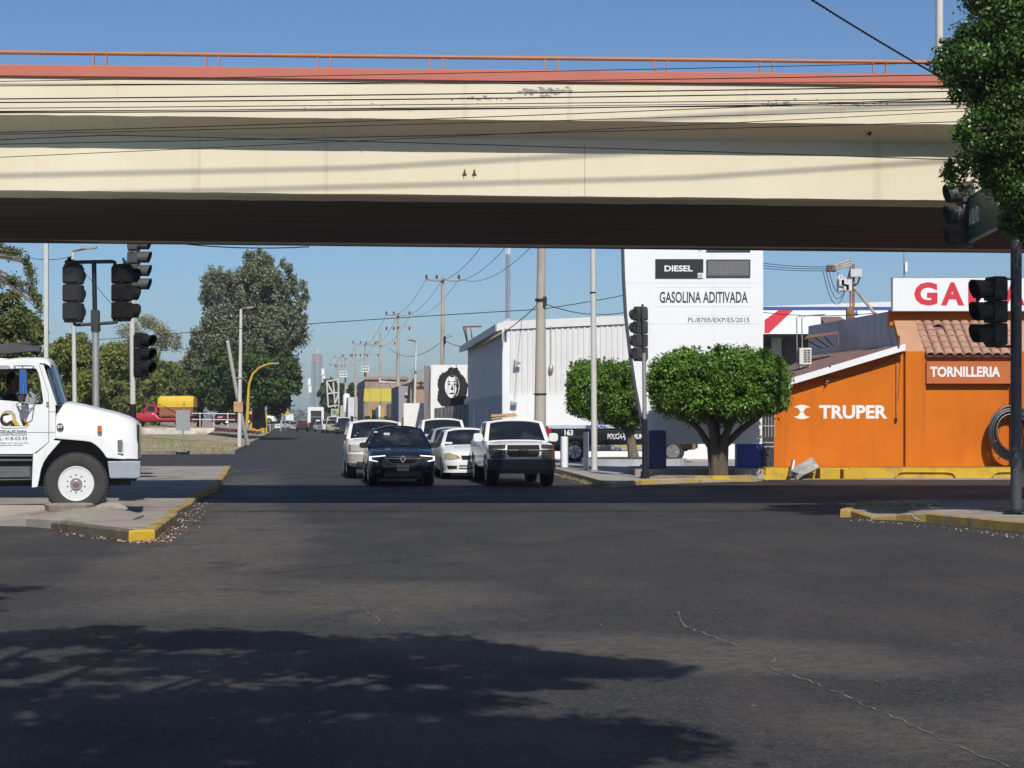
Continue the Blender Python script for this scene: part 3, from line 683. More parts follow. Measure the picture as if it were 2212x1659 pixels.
# broken lump lying on the kerb
bmx = bmesh.new(); bmesh.ops.create_icosphere(bmx, subdivisions=2, radius=1); rnd = random.Random(11)
for v in bmx.verts:
    n = v.co.copy(); f_ = min(1/max(abs(n.x)/.9, abs(n.y)/.8, abs(n.z)/.75), 1.25); v.co = Vector((n.x*.42*f_, n.y*.32*f_, n.z*.25*f_))*rnd.uniform(.9, 1.08)
bmesh.ops.rotate(bmx, verts=bmx.verts, cent=(0, 0, 0), matrix=Matrix.Rotation(R(-28), 3, 'Y')); me = bpy.data.meshes.new("concrete_lump"); bmx.to_mesh(me); bmx.free()
lump = bpy.data.objects.new("concrete_lump", me); COL.objects.link(lump); me.materials.append(M("lump concrete", (.40, .39, .36), .9, var=.2, vscale=5, bump=.4, bscale=14)); lump.location = (XX(1736, 49.4), 49.32, .30)
tag(lump, "broken grey concrete lump tipped against the yellow kerb", "rubble")
b = MB().box((-.36, -.05, -.28), (-.30, .25, .20)).xf(Matrix.Rotation(R(10), 4, 'Y')).build("broken_face", m_white); b.parent = lump
# coil of black cable
cc = thing("cable_coil", (XX(2183, 50.2), 50.2, .5), "big coil of thick black cable leaning on the orange wall", "cable coil")
cb = MB(); rnd = random.Random(4)
ccx, ccz = XX(2186, 50.2), ZZ(936, 50.2)
for i in range(11):
    rr_ = .80-.028*i+rnd.uniform(-.01, .01); yy = 50.2+rnd.uniform(-.10, .08); pts = []
    for k in range(41):
        a = 2*math.pi*k/40; pts.append((ccx+rr_*.86*math.cos(a), yy+.14*math.sin(a)+rnd.uniform(-.006, .006), ccz+rr_*math.sin(a)))
    cb.pipe(pts, .03, 7)
cb.build("cable", m_black, cc, smooth=True)
tb = MB()
for a in (200, 215, 240, 120):
    a = R(a); p = Vector((ccx+.66*.86*math.cos(a), 50.19, ccz+.66*math.sin(a))); q = Vector((math.cos(a), 0, math.sin(a)))
    tb.lathe([(.20, -.012), (.205, 0), (.20, .012)], (0, 0, 0), n=12) if False else tb.pipe([p+q*.19*math.cos(t_)+Vector((0, 1, 0))*.15*math.sin(t_) for t_ in np.linspace(0, 6.283, 13)], .007, 5)
tb.build("tie", m_red, cc)
# air conditioner and its pipe frame on the wing roof
D = 53.0
acz = ZZ(791, D); ac = thing("air_conditioner", (XX(1740, D), D, acz), "white air conditioner box standing on the brown shop roof", "air conditioner")
x0_, x1_ = XX(1727, D), XX(1753, D)
c = MB().box((x0_, D, acz+.05), (x1_, D+.55, acz+.56)); c.build("casing", M("ac casing", (.68, .66, .60), .5, var=.05), ac, bevel=.012)
gr = MB(); m_slot = M("dark slot", (.02, .02, .02), .7)
for k in range(7):
    for q in (0, 1): gr.box((x0_+.13+q*.11, D-.006, acz+.12+k*.058), (x0_+.22+q*.11, D-.001, acz+.155+k*.058))
gr.build("grille", m_slot, ac)
sd = MB().box((x0_-.006, D+.02, acz+.08), (x0_-.001, D+.53, acz+.53)); sd.build("coil_side", m_dkgrey, ac)
st = MB()
for x in (x0_+.05, x1_-.05): st.box((x-.02, D+.05, acz-.05), (x+.02, D+.5, acz+.05))
st.build("stand", m_steel, ac)
fp = MB()
for dx in (-.02, .14): fp.pipe([(x0_+dx, D+.3, acz+.4), (x0_+dx-.02, D+.3, acz+1.5), (x0_+dx+.1, D+.3, acz+1.56), (x0_+.9, D+.6, acz+1.62)], .018, 6)
tag(fp.build("service_rack", m_steel), "thin pale rack of bent pipe above the air conditioner", "rack")
# little lean-to canopy on the grey wall
D = 56.2
cn = thing("lean_to_canopy", (XX(1775, D), D, 4.0), "small rusty lean-to canopy fixed to the grey wall", "canopy")
p0, p1, p2, p3 = W(1738, 733, 55.4), W(1811, 722, 54.4), W(1811, 718, 55.1), W(1745, 726, 57.0)
sh = MB().add([p0, p1, p2, p3]+[Vector(p)+Vector((0, 0, .03)) for p in (p0, p1, p2, p3)], [(0, 3, 2, 1), (4, 5, 6, 7), (0, 1, 5, 4), (1, 2, 6, 5), (2, 3, 7, 6), (3, 0, 4, 7)])
sh.build("canopy_sheet", m_rust, cn)
fm = MB()
for a, c in ((p0, W(1775, 752, 56.0)), (p1, W(1811, 747, 54.4)), (W(1760, 729, 55.1), W(1790, 750, 55.6)), (W(1780, 727, 54.9), W(1800, 748, 55.0))): MB().tube(a, c, .02, n=6).build("strut", m_rust, cn)
# dark gate between the petrol sign and the shop
gt = thing("metal_gate", (XX(1659, 50.3), 50.3, 0), "narrow dark metal gate between the petrol sign and the orange shop", "gate")
gm = MB(); x0_, x1_ = XX(1649, 50.3), XX(1672, 50.3)
gm.box((x0_, 50.3, .05), (x1_, 50.34, 1.95)); gm.build("gate_leaf", m_dkgrey, gt)
gb = MB()
for z in (.25, .9, 1.02, 1.5): gb.box((x0_, 50.27, z), (x1_, 55.997, z+.04))
for k in range(4): gb.box((x0_+.05+k*.09, 50.275, 1.2), (x0_+.07+k*.09, 50.296, 1.9))
gb.build("gate_bar", m_steel, gt)

# ------------------------------------------------------------------ petrol price sign
DT = 50.4
TS = thing("price_sign", (XX(1620, DT), DT, 0), "tall white petrol price sign with a curved left edge on a blue base", "price sign")
le = [(1398, 959), (1389, 907), (1375, 834), (1364, 759), (1355, 680), (1350.5, 600), (1348.5, 530), (1348, 440), (1349, 330)]
pl = [(XX(a, DT), ZZ(c, DT)) for a, c in le]; xr = XX(1648.5, DT)
poly = pl + [(xr, pl[-1][1]+.4), (xr, pl[0][1])]
MB().prism_y(poly, DT, DT+.55).build("panel", m_signw, TS)
ed = MB()
for a, c in zip(pl[:-1], pl[1:]): ed.add([(a[0]-.06, DT-.012, a[1]), (a[0]-.001, DT-.012, a[1]), (c[0]-.001, DT-.012, c[1]), (c[0]-.06, DT-.012, c[1]), (a[0]-.06, DT+.6, a[1]), (a[0]-.001, DT+.6, a[1]), (c[0]-.001, DT+.6, c[1]), (c[0]-.06, DT+.6, c[1])],
                                           [(0, 1, 2, 3), (4, 7, 6, 5), (0, 3, 7, 4), (1, 5, 6, 2)])
ed.build("edge_trim", M("sign trim", (.06, .065, .09), .5), TS)
MB().box((XX(1592, DT), DT+.02, .0), (xr, DT+.5, pl[0][1])).build("base", m_blue, TS, bevel=.01)
MB().box((XX(1400, DT), DT+.1, .0), (XX(1412, DT), DT+.4, pl[0][1])).build("leg", m_steel, TS)
def tu(u): return XX(1327+u/6, DT)
def tv(v): return ZZ(525.3+v/6, DT)
b = MB()
for v in (520, 1050, -300, 1600): b.box((tu(150), DT-.0015, tv(v)), (xr, DT-.0005, tv(v)+.008))
for v0, v1 in ((575, 825), (945, 1045)): b.box((tu(535 if v0 == 575 else 930), DT-.0016, tv(v1)), (tu(1780), DT-.0005, tv(v1)+.01)); b.box((tu(535 if v0 == 575 else 930), DT-.0016, tv(v0)), (tu(1780), DT-.0005, tv(v0)+.01))
b.build("panel_seam", M("panel seam", (.55, .56, .58), .5), TS)
m_ink = M("dark lettering", (.035, .035, .045), .6, var=.05)
MB().box((tu(532), DT-.03, tv(453)), (tu(1153), DT-.001, tv(207))).build("name_plate", m_black, TS)
text(MB(), "DIESEL", (tu(832), DT-.031, tv(329)), tu(1015)-tu(650), tv(290)-tv(368), bold=.03).build("lettering", m_white, TS)
MB().rbox((tu(1116), DT-.033, tv(420)), (tu(1153)-tu(1078), .004, tv(387)-tv(453)), .02).build("price_tab", m_white, TS)
text(MB(), "45", (tu(1106), DT-.036, tv(424)), None, tv(402)-tv(446)).build("lettering", m_ink, TS)
m_disp = M("unlit display", (.15, .155, .15), .4, var=.1, vscale=8)
for v0, v1 in ((212, 440), (-121, 108)):
    MB().box((tu(1193), DT-.04, tv(v1)), (tu(1762), DT-.001, tv(v0))).build("display_frame", M("display frame", (.05, .05, .09), .5), TS)
    q = MB().box((tu(1213), DT-.044, tv(v1-20)), (tu(1742), DT-.0401, tv(v0+20)))
    q.build("display", m_disp, TS)
    sg = MB()
    for k in range(4):
        cx_ = tu(1285+k*128); 
        for dz in (-60, 0, 60): sg.box((cx_-.07, DT-.0455, tv((v0+v1)/2+dz)-.01), (cx_+.07, DT-.0442, tv((v0+v1)/2+dz)+.01))
        for dx in (-.09, .09):
            for dz in (-30, 30): sg.box((cx_+dx-.01, DT-.0455, tv((v0+v1)/2+dz)-.06), (cx_+dx+.01, DT-.0442, tv((v0+v1)/2+dz)+.06))
    sg.build("display_segment", M("unlit segment", (.19, .195, .19), .4), TS)
text(MB(), "91", (tu(1108), DT-.002, tv(92)), None, tv(68)-tv(115)).build("lettering", M("blue lettering", (.06, .24, .50), .6), TS)
text(MB(), "GASOLINA ADITIVADA", (tu(1158), DT-.002, tv(701)), tu(1730)-tu(587), tv(628)-tv(775), bold=.018).build("lettering", m_ink, TS)
text(MB(), "PL/8705/EXP/ES/2015", (tu(1355), DT-.002, tv(994)), tu(1753)-tu(957), tv(966)-tv(1023), bold=.004).build("lettering", M("grey lettering", (.12, .12, .125), .6), TS)
# blue bin, bollard, grey post on the corner
pl0 = MB().box((XX(1372, 49.4), 49.4, -.02), (XX(1650, 49.4), 52.6, .298)); struct(pl0.build("pavement", m_conc, bevel=.01))
bn = thing("litter_bin", (XX(1419, 49.85), 49.85, 0.30), "dark blue litter bin in the shade under the petrol sign", "bin")
m_binb = M("bin blue plastic", (.012, .03, .14), .5)
MB().rbox((XX(1419, 49.85), 49.85, .80), (.50, .5, 1.0), .03).xf(Matrix.Identity(4)).build("bin_body", m_binb, bn)
MB().rbox((XX(1419, 49.85), 49.85, 1.34), (.47, .54, .12), .05).build("lid", m_binb, bn)
D = 57.4
bo = thing("bollard", (XX(1219, D), D, .0), "round white bollard standing in front of the black police pickup", "bollard")
MB().lathe([(.135, -.02), (.135, 1.02), (.13, 1.06), (.10, 1.085), (.0, 1.09)], (XX(1219, D), D, .06), n=24).build("post", m_white, bo, smooth=True)
MB().lathe([(.20, .0), (.20, .08), (.14, .085)], (XX(1219, D), D, .02), n=20).build("footing", m_conc, bo)
D = 53.6
pb = thing("meter_box", (XX(1268, D), D, 0), "flat grey metal post beside the white pole at the corner", "post")
MB().box((XX(1261.5, D), D+.1, 0), (XX(1272, D), D+.55, 1.32)).build("post", m_greyw, pb, bevel=.01)
D = 57.0; px_ = XX(1396, D)
pb = thing("meter_box", (px_, D, 0), "slim grey steel post behind the black signal pole", "post")
MB().box((px_-.05, D, 0), (px_+.05, D+.25, .95)).build("post", m_steel, pb, bevel=.01); MB().rbox((px_-.1, D, .12), (.2, .25, .22), .04).build("footing", m_conc, pb)
# station canopy behind
DC = 92.0
cn = thing("station_canopy", (XX(1750, DC), DC, 0), "white petrol station canopy with a blue top stripe and a red slanted band", "canopy")
def cx2(u): return XX(1631.4+u/3, DC)
def cz2(v): return ZZ(553+v/3, DC)
xl_, xr_ = cx2(-500), cx2(1150)
MB().box((xl_, DC, cz2(505)), (xr_, DC+14, cz2(350))).build("fascia", m_signw, cn)
MB().box((xl_-.02, DC-.02, cz2(350)), (xr_, DC+14.02, cz2(330))).build("blue_stripe", M("canopy blue", (.03, .085, .33), .45), cn)
tp = MB(); tp.add([(cx2(40), DC+.05, cz2(329)), (xr_, DC+.05, cz2(329)), (xr_, DC+.05, cz2(285)), (cx2(60), DC+.05, cz2(326)), (cx2(40), DC+9, cz2(329)), (xr_, DC+9, cz2(329)), (xr_, DC+9, cz2(285)), (cx2(60), DC+9, cz2(326))],
                  [(0, 1, 2, 3), (4, 7, 6, 5), (0, 3, 7, 4), (3, 2, 6, 7), (2, 1, 5, 6), (1, 0, 4, 5)])
tp.build("roof_sheet", m_corr, cn)
MB().prism_y([(cx2(60), cz2(400)), (cx2(60), cz2(500)), (cx2(88), cz2(500)), (cx2(245), cz2(352)), (cx2(150), cz2(352)), (cx2(60), cz2(415))], DC-.012, DC-.002).build("red_band", m_red, cn)
MB().prism_y([(cx2(642), cz2(384)), (cx2(667), cz2(384)), (cx2(655), cz2(345))], DC-.03, DC-.022).build("blue_triangle", m_blue, cn)
MB().box((xl_+.1, DC+.1, cz2(512)), (xr_-.1, DC+13.9, cz2(506))).build("soffit", m_dkgrey, cn)
for x in (cx2(197), cx2(-350), cx2(900)): MB().box((x-.25, DC+3, 0), (x+.25, DC+3.5, cz2(512))).build("column", m_steel, cn)
so = thing("station_office", (cx2(60), 104, 0), "white ribbed station office half hidden behind the round trees", "building")
D = 106
so_x0, so_x1 = XX(1600, D), XX(1696, D); q = MB().box((so_x0, D, 0), (so_x1, D+8, ZZ(745, D))); q.build("wall", m_corr, so)
b = MB()
for k in range(14): x = so_x0+.1+k*(so_x1-so_x0)/14; b.box((x, D-.04, .1), (x+.05, D-.002, ZZ(752, D)))
b.build("rib", m_corr, so)
MB().box((so_x0-.05, D-.06, ZZ(745, D)), (so_x1, D+8.02, ZZ(736, D))).build("dark_band", m_dkgrey, so); MB().box((so_x0-.05, D-.05, ZZ(735.5, D)), (so_x1, D+8, ZZ(726, D))).build("pale_band", m_corr, so)
sb = thing("back_building", (XX(1710, 98), 98, 0), "dark grey building behind the shop roof", "building")
MB().box((XX(1697, 98), 98, 0), (XX(2000, 98), 104, ZZ(722, 98))).build("wall", M("dark grey wall", (.11, .105, .10), .9), sb)  # plain dark grey wall colour
D = 70
hp = thing("small_roof", (XX(1830, D), D, 0), "small pitched tan roof poking up behind the grey wall", "building")
MB().add([(XX(1780, D), D, ZZ(697, D)), (XX(1835, D), D, ZZ(697, D)), (XX(1835, D), D+2, ZZ(684, D+2)), (XX(1792, D), D+2, ZZ(684, D+2)), (XX(1780, D), D, 0), (XX(1835, D), D, 0), (XX(1835, D+4), D+4, 0), (XX(1780, D+4), D+4, 0)], [(0, 1, 2, 3), (0, 4, 5, 1), (4, 7, 3, 0), (7, 6, 2, 3), (5, 6, 2, 1)]).build("roof", m_shingle, hp)

# ------------------------------------------------------------------ warehouse
DW = 74.0
WH = thing("warehouse", (XX(1093, DW), DW, 0), "white corrugated warehouse with its left side in shade", "warehouse")
def wx(p): return XX(p, DW)
def wz(p): return ZZ(p, DW)
wx0, wx1 = wx(1096), 9.9; dpt = 23.0; zt0, zt1 = wz(694), wz(694)+.047*(wx1-wx0); zmid = wz(853)
def corr(p0, p1, zlo, zhi0, zhi1, nrm, per=.24, amp=.035):
    p0, p1, n = Vector(p0), Vector(p1), Vector(nrm); Lh = (p1-p0).length; k = int(Lh/per); pts = []
    for i in range(k):
        for f_, a_ in ((0, 0), (.5, 0), (.6, 1), (.9, 1)): pts.append(((i+f_)/k, a_))
    pts.append((1, 0)); vs = []; fs = []
    for t_, a_ in pts:
        q = p0.lerp(p1, t_)+n*amp*a_; vs += [(q.x, q.y, zlo), (q.x, q.y, zhi0+(zhi1-zhi0)*t_)]
    for i in range(len(pts)-1): fs.append((2*i, 2*i+2, 2*i+3, 2*i+1))
    return MB().add(vs, fs)
corr((wx0, DW, 0), (wx1, DW, 0), zmid+.04, zt0-.38, zt1-.38, (0, -1, 0)).build("cladding", m_corr, WH, fix=False)
sx1, sy1 = wx0-.098*dpt, DW+dpt
corr((sx1, sy1, 0), (wx0, DW, 0), zmid, zt0-.3, zt0-.3, (-1, -.1, 0)).build("cladding", m_corr, WH, fix=False)
bk = MB(); bk.add([(wx0+.02, DW+.03, 0), (wx1, DW+.03, 0), (wx1, sy1, 0), (sx1+.02, sy1, 0), (wx0+.02, DW+.03, zt0-.02), (wx1, DW+.03, zt1-.02), (wx1, sy1, zt1-.02), (sx1+.02, sy1, zt0-.02)], [(0, 1, 5, 4), (1, 2, 6, 5), (2, 3, 7, 6), (3, 0, 4, 7), (4, 5, 6, 7)])
bk.build("inner_shell", m_corr, WH)
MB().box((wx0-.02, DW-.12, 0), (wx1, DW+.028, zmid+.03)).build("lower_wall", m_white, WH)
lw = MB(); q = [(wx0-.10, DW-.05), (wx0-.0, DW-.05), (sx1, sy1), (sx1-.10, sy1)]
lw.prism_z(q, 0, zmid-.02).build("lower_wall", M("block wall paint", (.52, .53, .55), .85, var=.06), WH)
b = MB()
for k in range(7): z = .35+k*.34; b.add([(wx0-.103, DW, z), (sx1-.103, sy1, z), (sx1-.103, sy1, z+.02), (wx0-.103, DW, z+.02)], [(0, 1, 2, 3)])
b.build("block_joint", m_greyw, WH)
MB().box((wx0-.14, DW-.16, 0), (wx0+.09, DW-.04+.0, zt0-.9)).build("corner_post", m_white, WH)
pb = MB(); pb.add([(wx0-.15, DW-.10, zt0-.36), (wx1, DW-.10, zt1-.36), (wx1, DW-.10, zt1), (wx0-.15, DW-.10, zt0), (wx0-.15, DW+.3, zt0-.36), (wx1, DW+.3, zt1-.36), (wx1, DW+.3, zt1), (wx0-.15, DW+.3, zt0)],
                  [(0, 1, 2, 3), (4, 7, 6, 5), (0, 3, 7, 4), (3, 2, 6, 7), (2, 1, 5, 6), (1, 0, 4, 5)])
pb.build("parapet_flashing", m_corr, WH)
ev = MB(); ev.add([(wx0-.5, DW-.12, zt0-.45), (wx0-.02, DW-.12, zt0-.3), (wx0-.02, DW-.12, zt0+.01), (wx0-.5, DW-.12, zt0-.12), (sx1-.5, sy1, zt0-.45), (sx1, sy1, zt0-.3), (sx1, sy1, zt0+.01), (sx1-.5, sy1, zt0-.12)],
                  [(0, 1, 2, 3), (4, 7, 6, 5), (0, 3, 7, 4), (3, 2, 6, 7), (2, 1, 5, 6), (1, 0, 4, 5)])
ev.build("eave", m_corr, WH)
MB().tube((wx0-.18, DW-.1, 0), (wx0-.18, DW-.1, zt0-.35), .05).build("downpipe", m_white, WH)
for t_ in (.35, .7): MB().tube((wx0-.098*dpt*t_-.16, DW+dpt*t_, 0), (wx0-.098*dpt*t_-.16, DW+dpt*t_, 2.2), .06).build("vent_pipe", m_white, WH)
fr = MB(); a0 = W(1001, 706, 95); a1 = W(1012, 752, 96.5); a2 = W(1040, 705, 94)
fr.pipe([a1, a0, a2], .045, 6); fr.tube(W(1006, 708, 95), W(1010, 738, 96), .03); fr.tube(W(1017, 708, 95), W(1020, 735, 95), .03); fr.build("roof_frame", m_rust, WH)
for i, (a, c) in enumerate(((1113, 781), (1105, 868))):
    x, z = wx(a), wz(c); q = MB().box((x-.03, DW-.3, z), (x+.03, DW-.03, z+.04)); q.cbox((x+.1, DW-.3, z-.08), (.26, .14, .12)); q.cbox((x-.02, DW-.06, z-.02), (.06, .05, .26)); q.build("security_camera", m_steel, WH)
x, z = wx(1190), wz(797); MB().sphere((x, DW-.12, z), (.11, .12, .2), 10, 8).tube((x, DW-.1, z+.2), (x, DW-.1, zt0-.2), .012).build("wall_lamp", m_steel, WH, smooth=True)
# mural wall: a white end wall with a generic black stencilled face
DM = 100.0
MW = thing("mural_wall", (XX(970, DM), DM, 0), "white end wall painted with a large black stencilled face", "wall")
m_wallw = M("stained white wall", (.86, .84, .80), .85, var=.06, col2=(.68, .63, .56), c2scale=.7, c2lo=.58, c2hi=.72, c2stretch=(2, 2, .4))
MB().box((XX(930, DM), DM, 0), (XX(1013, DM), DM+.35, ZZ(788, DM))).build("wall", m_wallw, MW)
MB().box((XX(921, DM+3), DM+.36, 0), (XX(930, DM+.4)+.1, DM+7, ZZ(790, DM))).build("side_wall", M("grey purple wall", (.23, .19, .19), .9), MW)
def mx(u): return XX(884.8+u/4, DM)
def mzz(v): return ZZ(525.4+v/4, DM)
# (u,v) follow the wall: hair mass, face, features, shoulders
rnd = random.Random(21); hair = []
def mpoly(b, pts, d): b.prism_y([(mx(u), mzz(v)) for u, v in pts], DM-d, DM-d+.0035)
for k in range(72):     # a tall mass of wavy hair, wider below
    a = 2*math.pi*k/72; r_ = 1+.05*math.sin(5*a+1)+.02*math.sin(11*a)+rnd.uniform(-.05, .05)
    hair.append((368+(128+22*max(-math.sin(a), 0))*r_*math.cos(a), 1255-178*r_*math.sin(a)))
b = MB(); mpoly(b, hair, .012); b.build("painted_hair", m_black, MW)
b = MB(); mpoly(b, [(368+63*math.cos(a), 1238-100*math.sin(a)) for a in np.linspace(0, 6.283, 37)[:-1]], .018); b.build("painted_face", m_wallw, MW)
ft = MB()
mpoly(ft, [(392, 1150), (418, 1180), (428, 1230), (420, 1285), (398, 1325), (372, 1338), (392, 1310), (404, 1270), (406, 1245), (396, 1236), (404, 1220), (404, 1190)], .024)   # shaded cheek
for c in (342, 390): mpoly(ft, [(c-22, 1200), (c-2, 1190), (c+20, 1198), (c, 1199)], .028); mpoly(ft, [(c-16, 1218), (c, 1210), (c+16, 1218), (c, 1225)], .028)
mpoly(ft, [(366, 1215), (360, 1256), (352, 1264), (372, 1270), (380, 1262)], .028); mpoly(ft, [(338, 1297), (364, 1290), (392, 1296), (366, 1306)], .028); mpoly(ft, [(346, 1140), (392, 1140), (384, 1158), (352, 1156)], .028)
ft.build("painted_feature", m_black, MW)
bd = MB(); mpoly(bd, [(300, 1440), (330, 1400), (368, 1420), (412, 1395), (446, 1440), (436, 1475), (405, 1455), (392, 1508), (352, 1505), (335, 1460)], .024)
bd.build("painted_collar", M("faded black paint", (.05, .045, .042), .8, var=.3, vscale=6, col2=(.35, .32, .28), c2scale=5, c2lo=.6), MW)
lwl = thing("boundary_wall", (XX(905, 104), 104, 0), "low stained white wall left of the painted face", "wall")
MB().box((XX(872, 104), 104, 0), (XX(938, 104), 104.25, ZZ(871, 104))).build("wall", m_wallw, lwl)
fn = thing("sheet_fence", (XX(985, 97), 97, 0), "grey ribbed sheet fence between the painted wall and the warehouse", "fence")
corr((XX(938, 98.5), 98.5, 0), (XX(1010, 94), 95.5, 0), .1, ZZ(882, 98), ZZ(873, 96), (0, -1, 0), per=.4, amp=.06).build("sheet", M("fence sheet", (.25, .24, .22), .8, var=.3, vscale=2), fn, fix=False)
# ------------------------------------------------------------------ vehicles
def paintm(name, col, rough=.28, coat=.6, dirt=None, metal=0.0):
    return M(name, col, rough, metal=metal, var=.05, vscale=2.5, coat=coat, col2=dirt, c2scale=2.2, c2lo=.52, c2hi=.78)
m_tyre = m_blackr
FRX, FRO = [0, .60, .72, .86, .95, 1.0], [0, 0, .04, .12, .25, .5]
def dens(pts, step=.08):
    out = []
    for i, p in enumerate(pts):
        q = pts[(i+1) % len(pts)]; n = max(1, int(math.hypot(q[0]-p[0], q[1]-p[1])/step))
        for k in range(n): out.append((p[0]+(q[0]-p[0])*k/n, p[1]+(q[1]-p[1])*k/n))
    return out
def wheel(par, x, y, z, r, wd, side, spokes=5, rimr=.66, dark=False):
    k = MB(); h = wd/2
    k.lathe([(r*rimr, -h*.9), (r*.80, -h), (r*.93, -h*.96), (r*.985, -h*.78), (r, -h*.5), (r, h*.5), (r*.985, h*.78), (r*.93, h*.96), (r*.80, h), (r*rimr, h*.9)], (x, y, z), 'x', 28, close=True)
    t = k.build("wheel", m_tyre, par, world=False, smooth=True)
    o = side*h; q = MB(); R0 = r*rimr
    q.lathe([(R0*1.0, o*.9), (R0*.97, o*.95), (R0*.90, o*.86), (R0*.84, o*.45), (R0*.3, o*.3)], (x, y, z), 'x', 28)
    for i in range(spokes):
        a = 2*math.pi*i/spokes+.3; c, s_ = math.cos(a), math.sin(a)
        q.tube((x+o*.82, y+c*R0*.12, z+s_*R0*.12), (x+o*.80, y+c*R0*.92, z+s_*R0*.92), R0*.17, R0*.13, 6)
    q.lathe([(R0*.25, o*.75), (R0*.22, o*.92), (.001, o*.95)], (x, y, z), 'x', 14)
    q.build("rim", m_dkgrey if dark else m_alu, t, world=False, smooth=True)
    return t
def surf(mb, fn, u0, u1, v0, v1, n=8, off=0.0, nv=None):
    nv = nv or n; vs = []; fs = []; e = 1e-3
    for i in range(nv+1):
        for j in range(n+1):
            u = u0+(u1-u0)*j/n; v = v0+(v1-v0)*i/nv; p = fn(u, v)
            if off:
                d1 = fn(min(u+e, 1), v)-fn(max(u-e, 0), v); d2 = fn(u, min(v+e, 1))-fn(u, max(v-e, 0)); nn = d1.cross(d2).normalized(); p = p+nn*off
            vs.append(p)
    for i in range(nv):
        for j in range(n): a = i*(n+1)+j; fs.append((a, a+1, a+n+2, a+n+1))
    mb.add(vs, fs); return mb
def car(name, label, loc, rz, paint, P, group=None, cat="car", detail=True):
    """local axes: nose towards -y, x across, z up"""
    T = thing(name, loc, label, cat, group, rz if abs(rz) > 1e-9 else 1e-6)
    L, Wd, H = P["L"], P["W"], P["H"]; w = Wd/2; yf = -L/2; top = P["top"]; zb = P.get("zb", .22); wr = P.get("wr", .31)
    ay = [P["axf"], P["axr"]]; crown = P.get("crown", .03)
    offs = [0, .04, .12, .25, .5]; wf = [.60, .72, .86, .95, 1.0]
    ysl = [yf+o for o in offs]+[yf+.5+(L-1.0)*k/16 for k in range(1, 16)]+[-yf-o for o in offs[::-1]]
    wl = wf+[1.0]*15+wf[::-1]
    lip = [.09, .04, .015, 0, 0]+[0]*15+[0, 0, .01, .03, .06]; chin = [.05, .02, 0, 0, 0]+[0]*15+[0, 0, 0, .02, .05]
    tx = [t[0] for t in top]; tz = [t[1] for t in top]; rings = []
    for y, f, lp, ch in zip(ysl, wl, lip, chin):
        ww = w*f; zt = float(np.interp(y, tx, tz))-lp; z0 = zb+ch; h = zt-z0
        half = [(.75, z0), (.93, z0+.05), (.985, z0+.16), (1.0, z0+.5*h), (.985, z0+.74*h), (.955, zt-.06), (.90, zt-.015)]
        ring = [(0, y, z0)]+[(ww*a, y, z) for a, z in half]+[(ww*.5, y, zt+crown*.75), (0, y, zt+crown), (-ww*.5, y, zt+crown*.75)]+[(-ww*a, y, z) for a, z in half[::-1]]
        rings.append(ring)
    bod = MB().loft(rings)
    C = []
    gh = P.get("cabin")
    if gh:
        ybf, yrf, yrr, ybr = gh["y"]; wb_, wr_ = gh.get("wb", .90)*w, gh.get("wr", .74)*w; zr = H-.035
        zbf = float(np.interp(ybf, tx, tz))-.02; zbr = float(np.interp(ybr, tx, tz))-.02
        bw = gh.get("bow", .14)
        def line(hw, y, z, by, bz): return lambda u: Vector((hw*(2*u-1), y-by*(1-(2*u-1)**2), z+bz*(1-abs(2*u-1)**2.6)))
        C = [line(wb_, ybf, zbf, bw, .035), line(wr_, yrf, zr-.05, bw*.55, .085), line(wr_, yrr, zr-.05, -bw*.4, .085), line(wb_, ybr, zbr, -bw*.5, .02)]
        fws = lambda u, v: C[0](u)*(1-v)+C[1](u)*v
        frf = lambda u, v: C[1](u)*(1-v)+C[2](u)*v+Vector((0, 0, .03*math.sin(math.pi*v)))
        frw = lambda u, v: C[2](u)*(1-v)+C[3](u)*v
        surf(bod, fws, 0, 1, 0, 1); surf(bod, frf, 0, 1, 0, 1); surf(bod, frw, 0, 1, 0, 1)
        sides = []
        for s_ in (0, 1):
            a, b, c, d = C[0](s_), C[1](s_), C[2](s_), C[3](s_)
            fn = (lambda a, b, c, d: (lambda u, v: (a*(1-u)+d*u)*(1-v)+(b*(1-u)+c*u)*v))(a, b, c, d); sides.append(fn); surf(bod, fn, 0, 1, 0, 1, 4)
            bod.pipe([a, b, c, d], .045, 8)
        bod.pipe([C[1](u) for u in np.linspace(0, 1, 13)], .028, 6)
    tb = bod.build("body", paint, T, world=False)
    # wheel arches (and load bed) cut out for real
    cut = MB()
    for y in ay:
        for s_ in (-1, 1): cut.lathe([(wr*1.14, -.16), (wr*1.14, .17)], (s_*w, y, wr*1.02), 'x', 24)
    if P.get("bed"): b = P["bed"]; cut.box((-w*.86, b[0], b[2]), (w*.86, b[1], b[2]+1.2))
    co = cut.build("cutter", paint); md = tb.modifiers.new("cut", 'BOOLEAN'); md.object = co; md.operation = 'DIFFERENCE'; md.solver = 'FAST'
    co.parent = T
    me = evaluated(tb); tb.modifiers.clear(); old = tb.data; tb.data = me; bpy.data.meshes.remove(old); cm = co.data; bpy.data.objects.remove(co); bpy.data.meshes.remove(cm)
    for p in me.polygons: p.use_smooth = True
    me.set_sharp_from_angle(angle=R(38))
    dk = MB()
    for y in ay:
        for s_ in (-1, 1): dk.lathe([(wr*1.13, -.02), (wr*1.13, .16)], (s_*(w-.20)-.07, y, wr*1.02), 'x', 20)
    dk.box((-w*.7, yf+.35, zb-.05), (w*.7, -yf-.4, zb+.03)); dk.build("underbody", m_black, T, world=False)
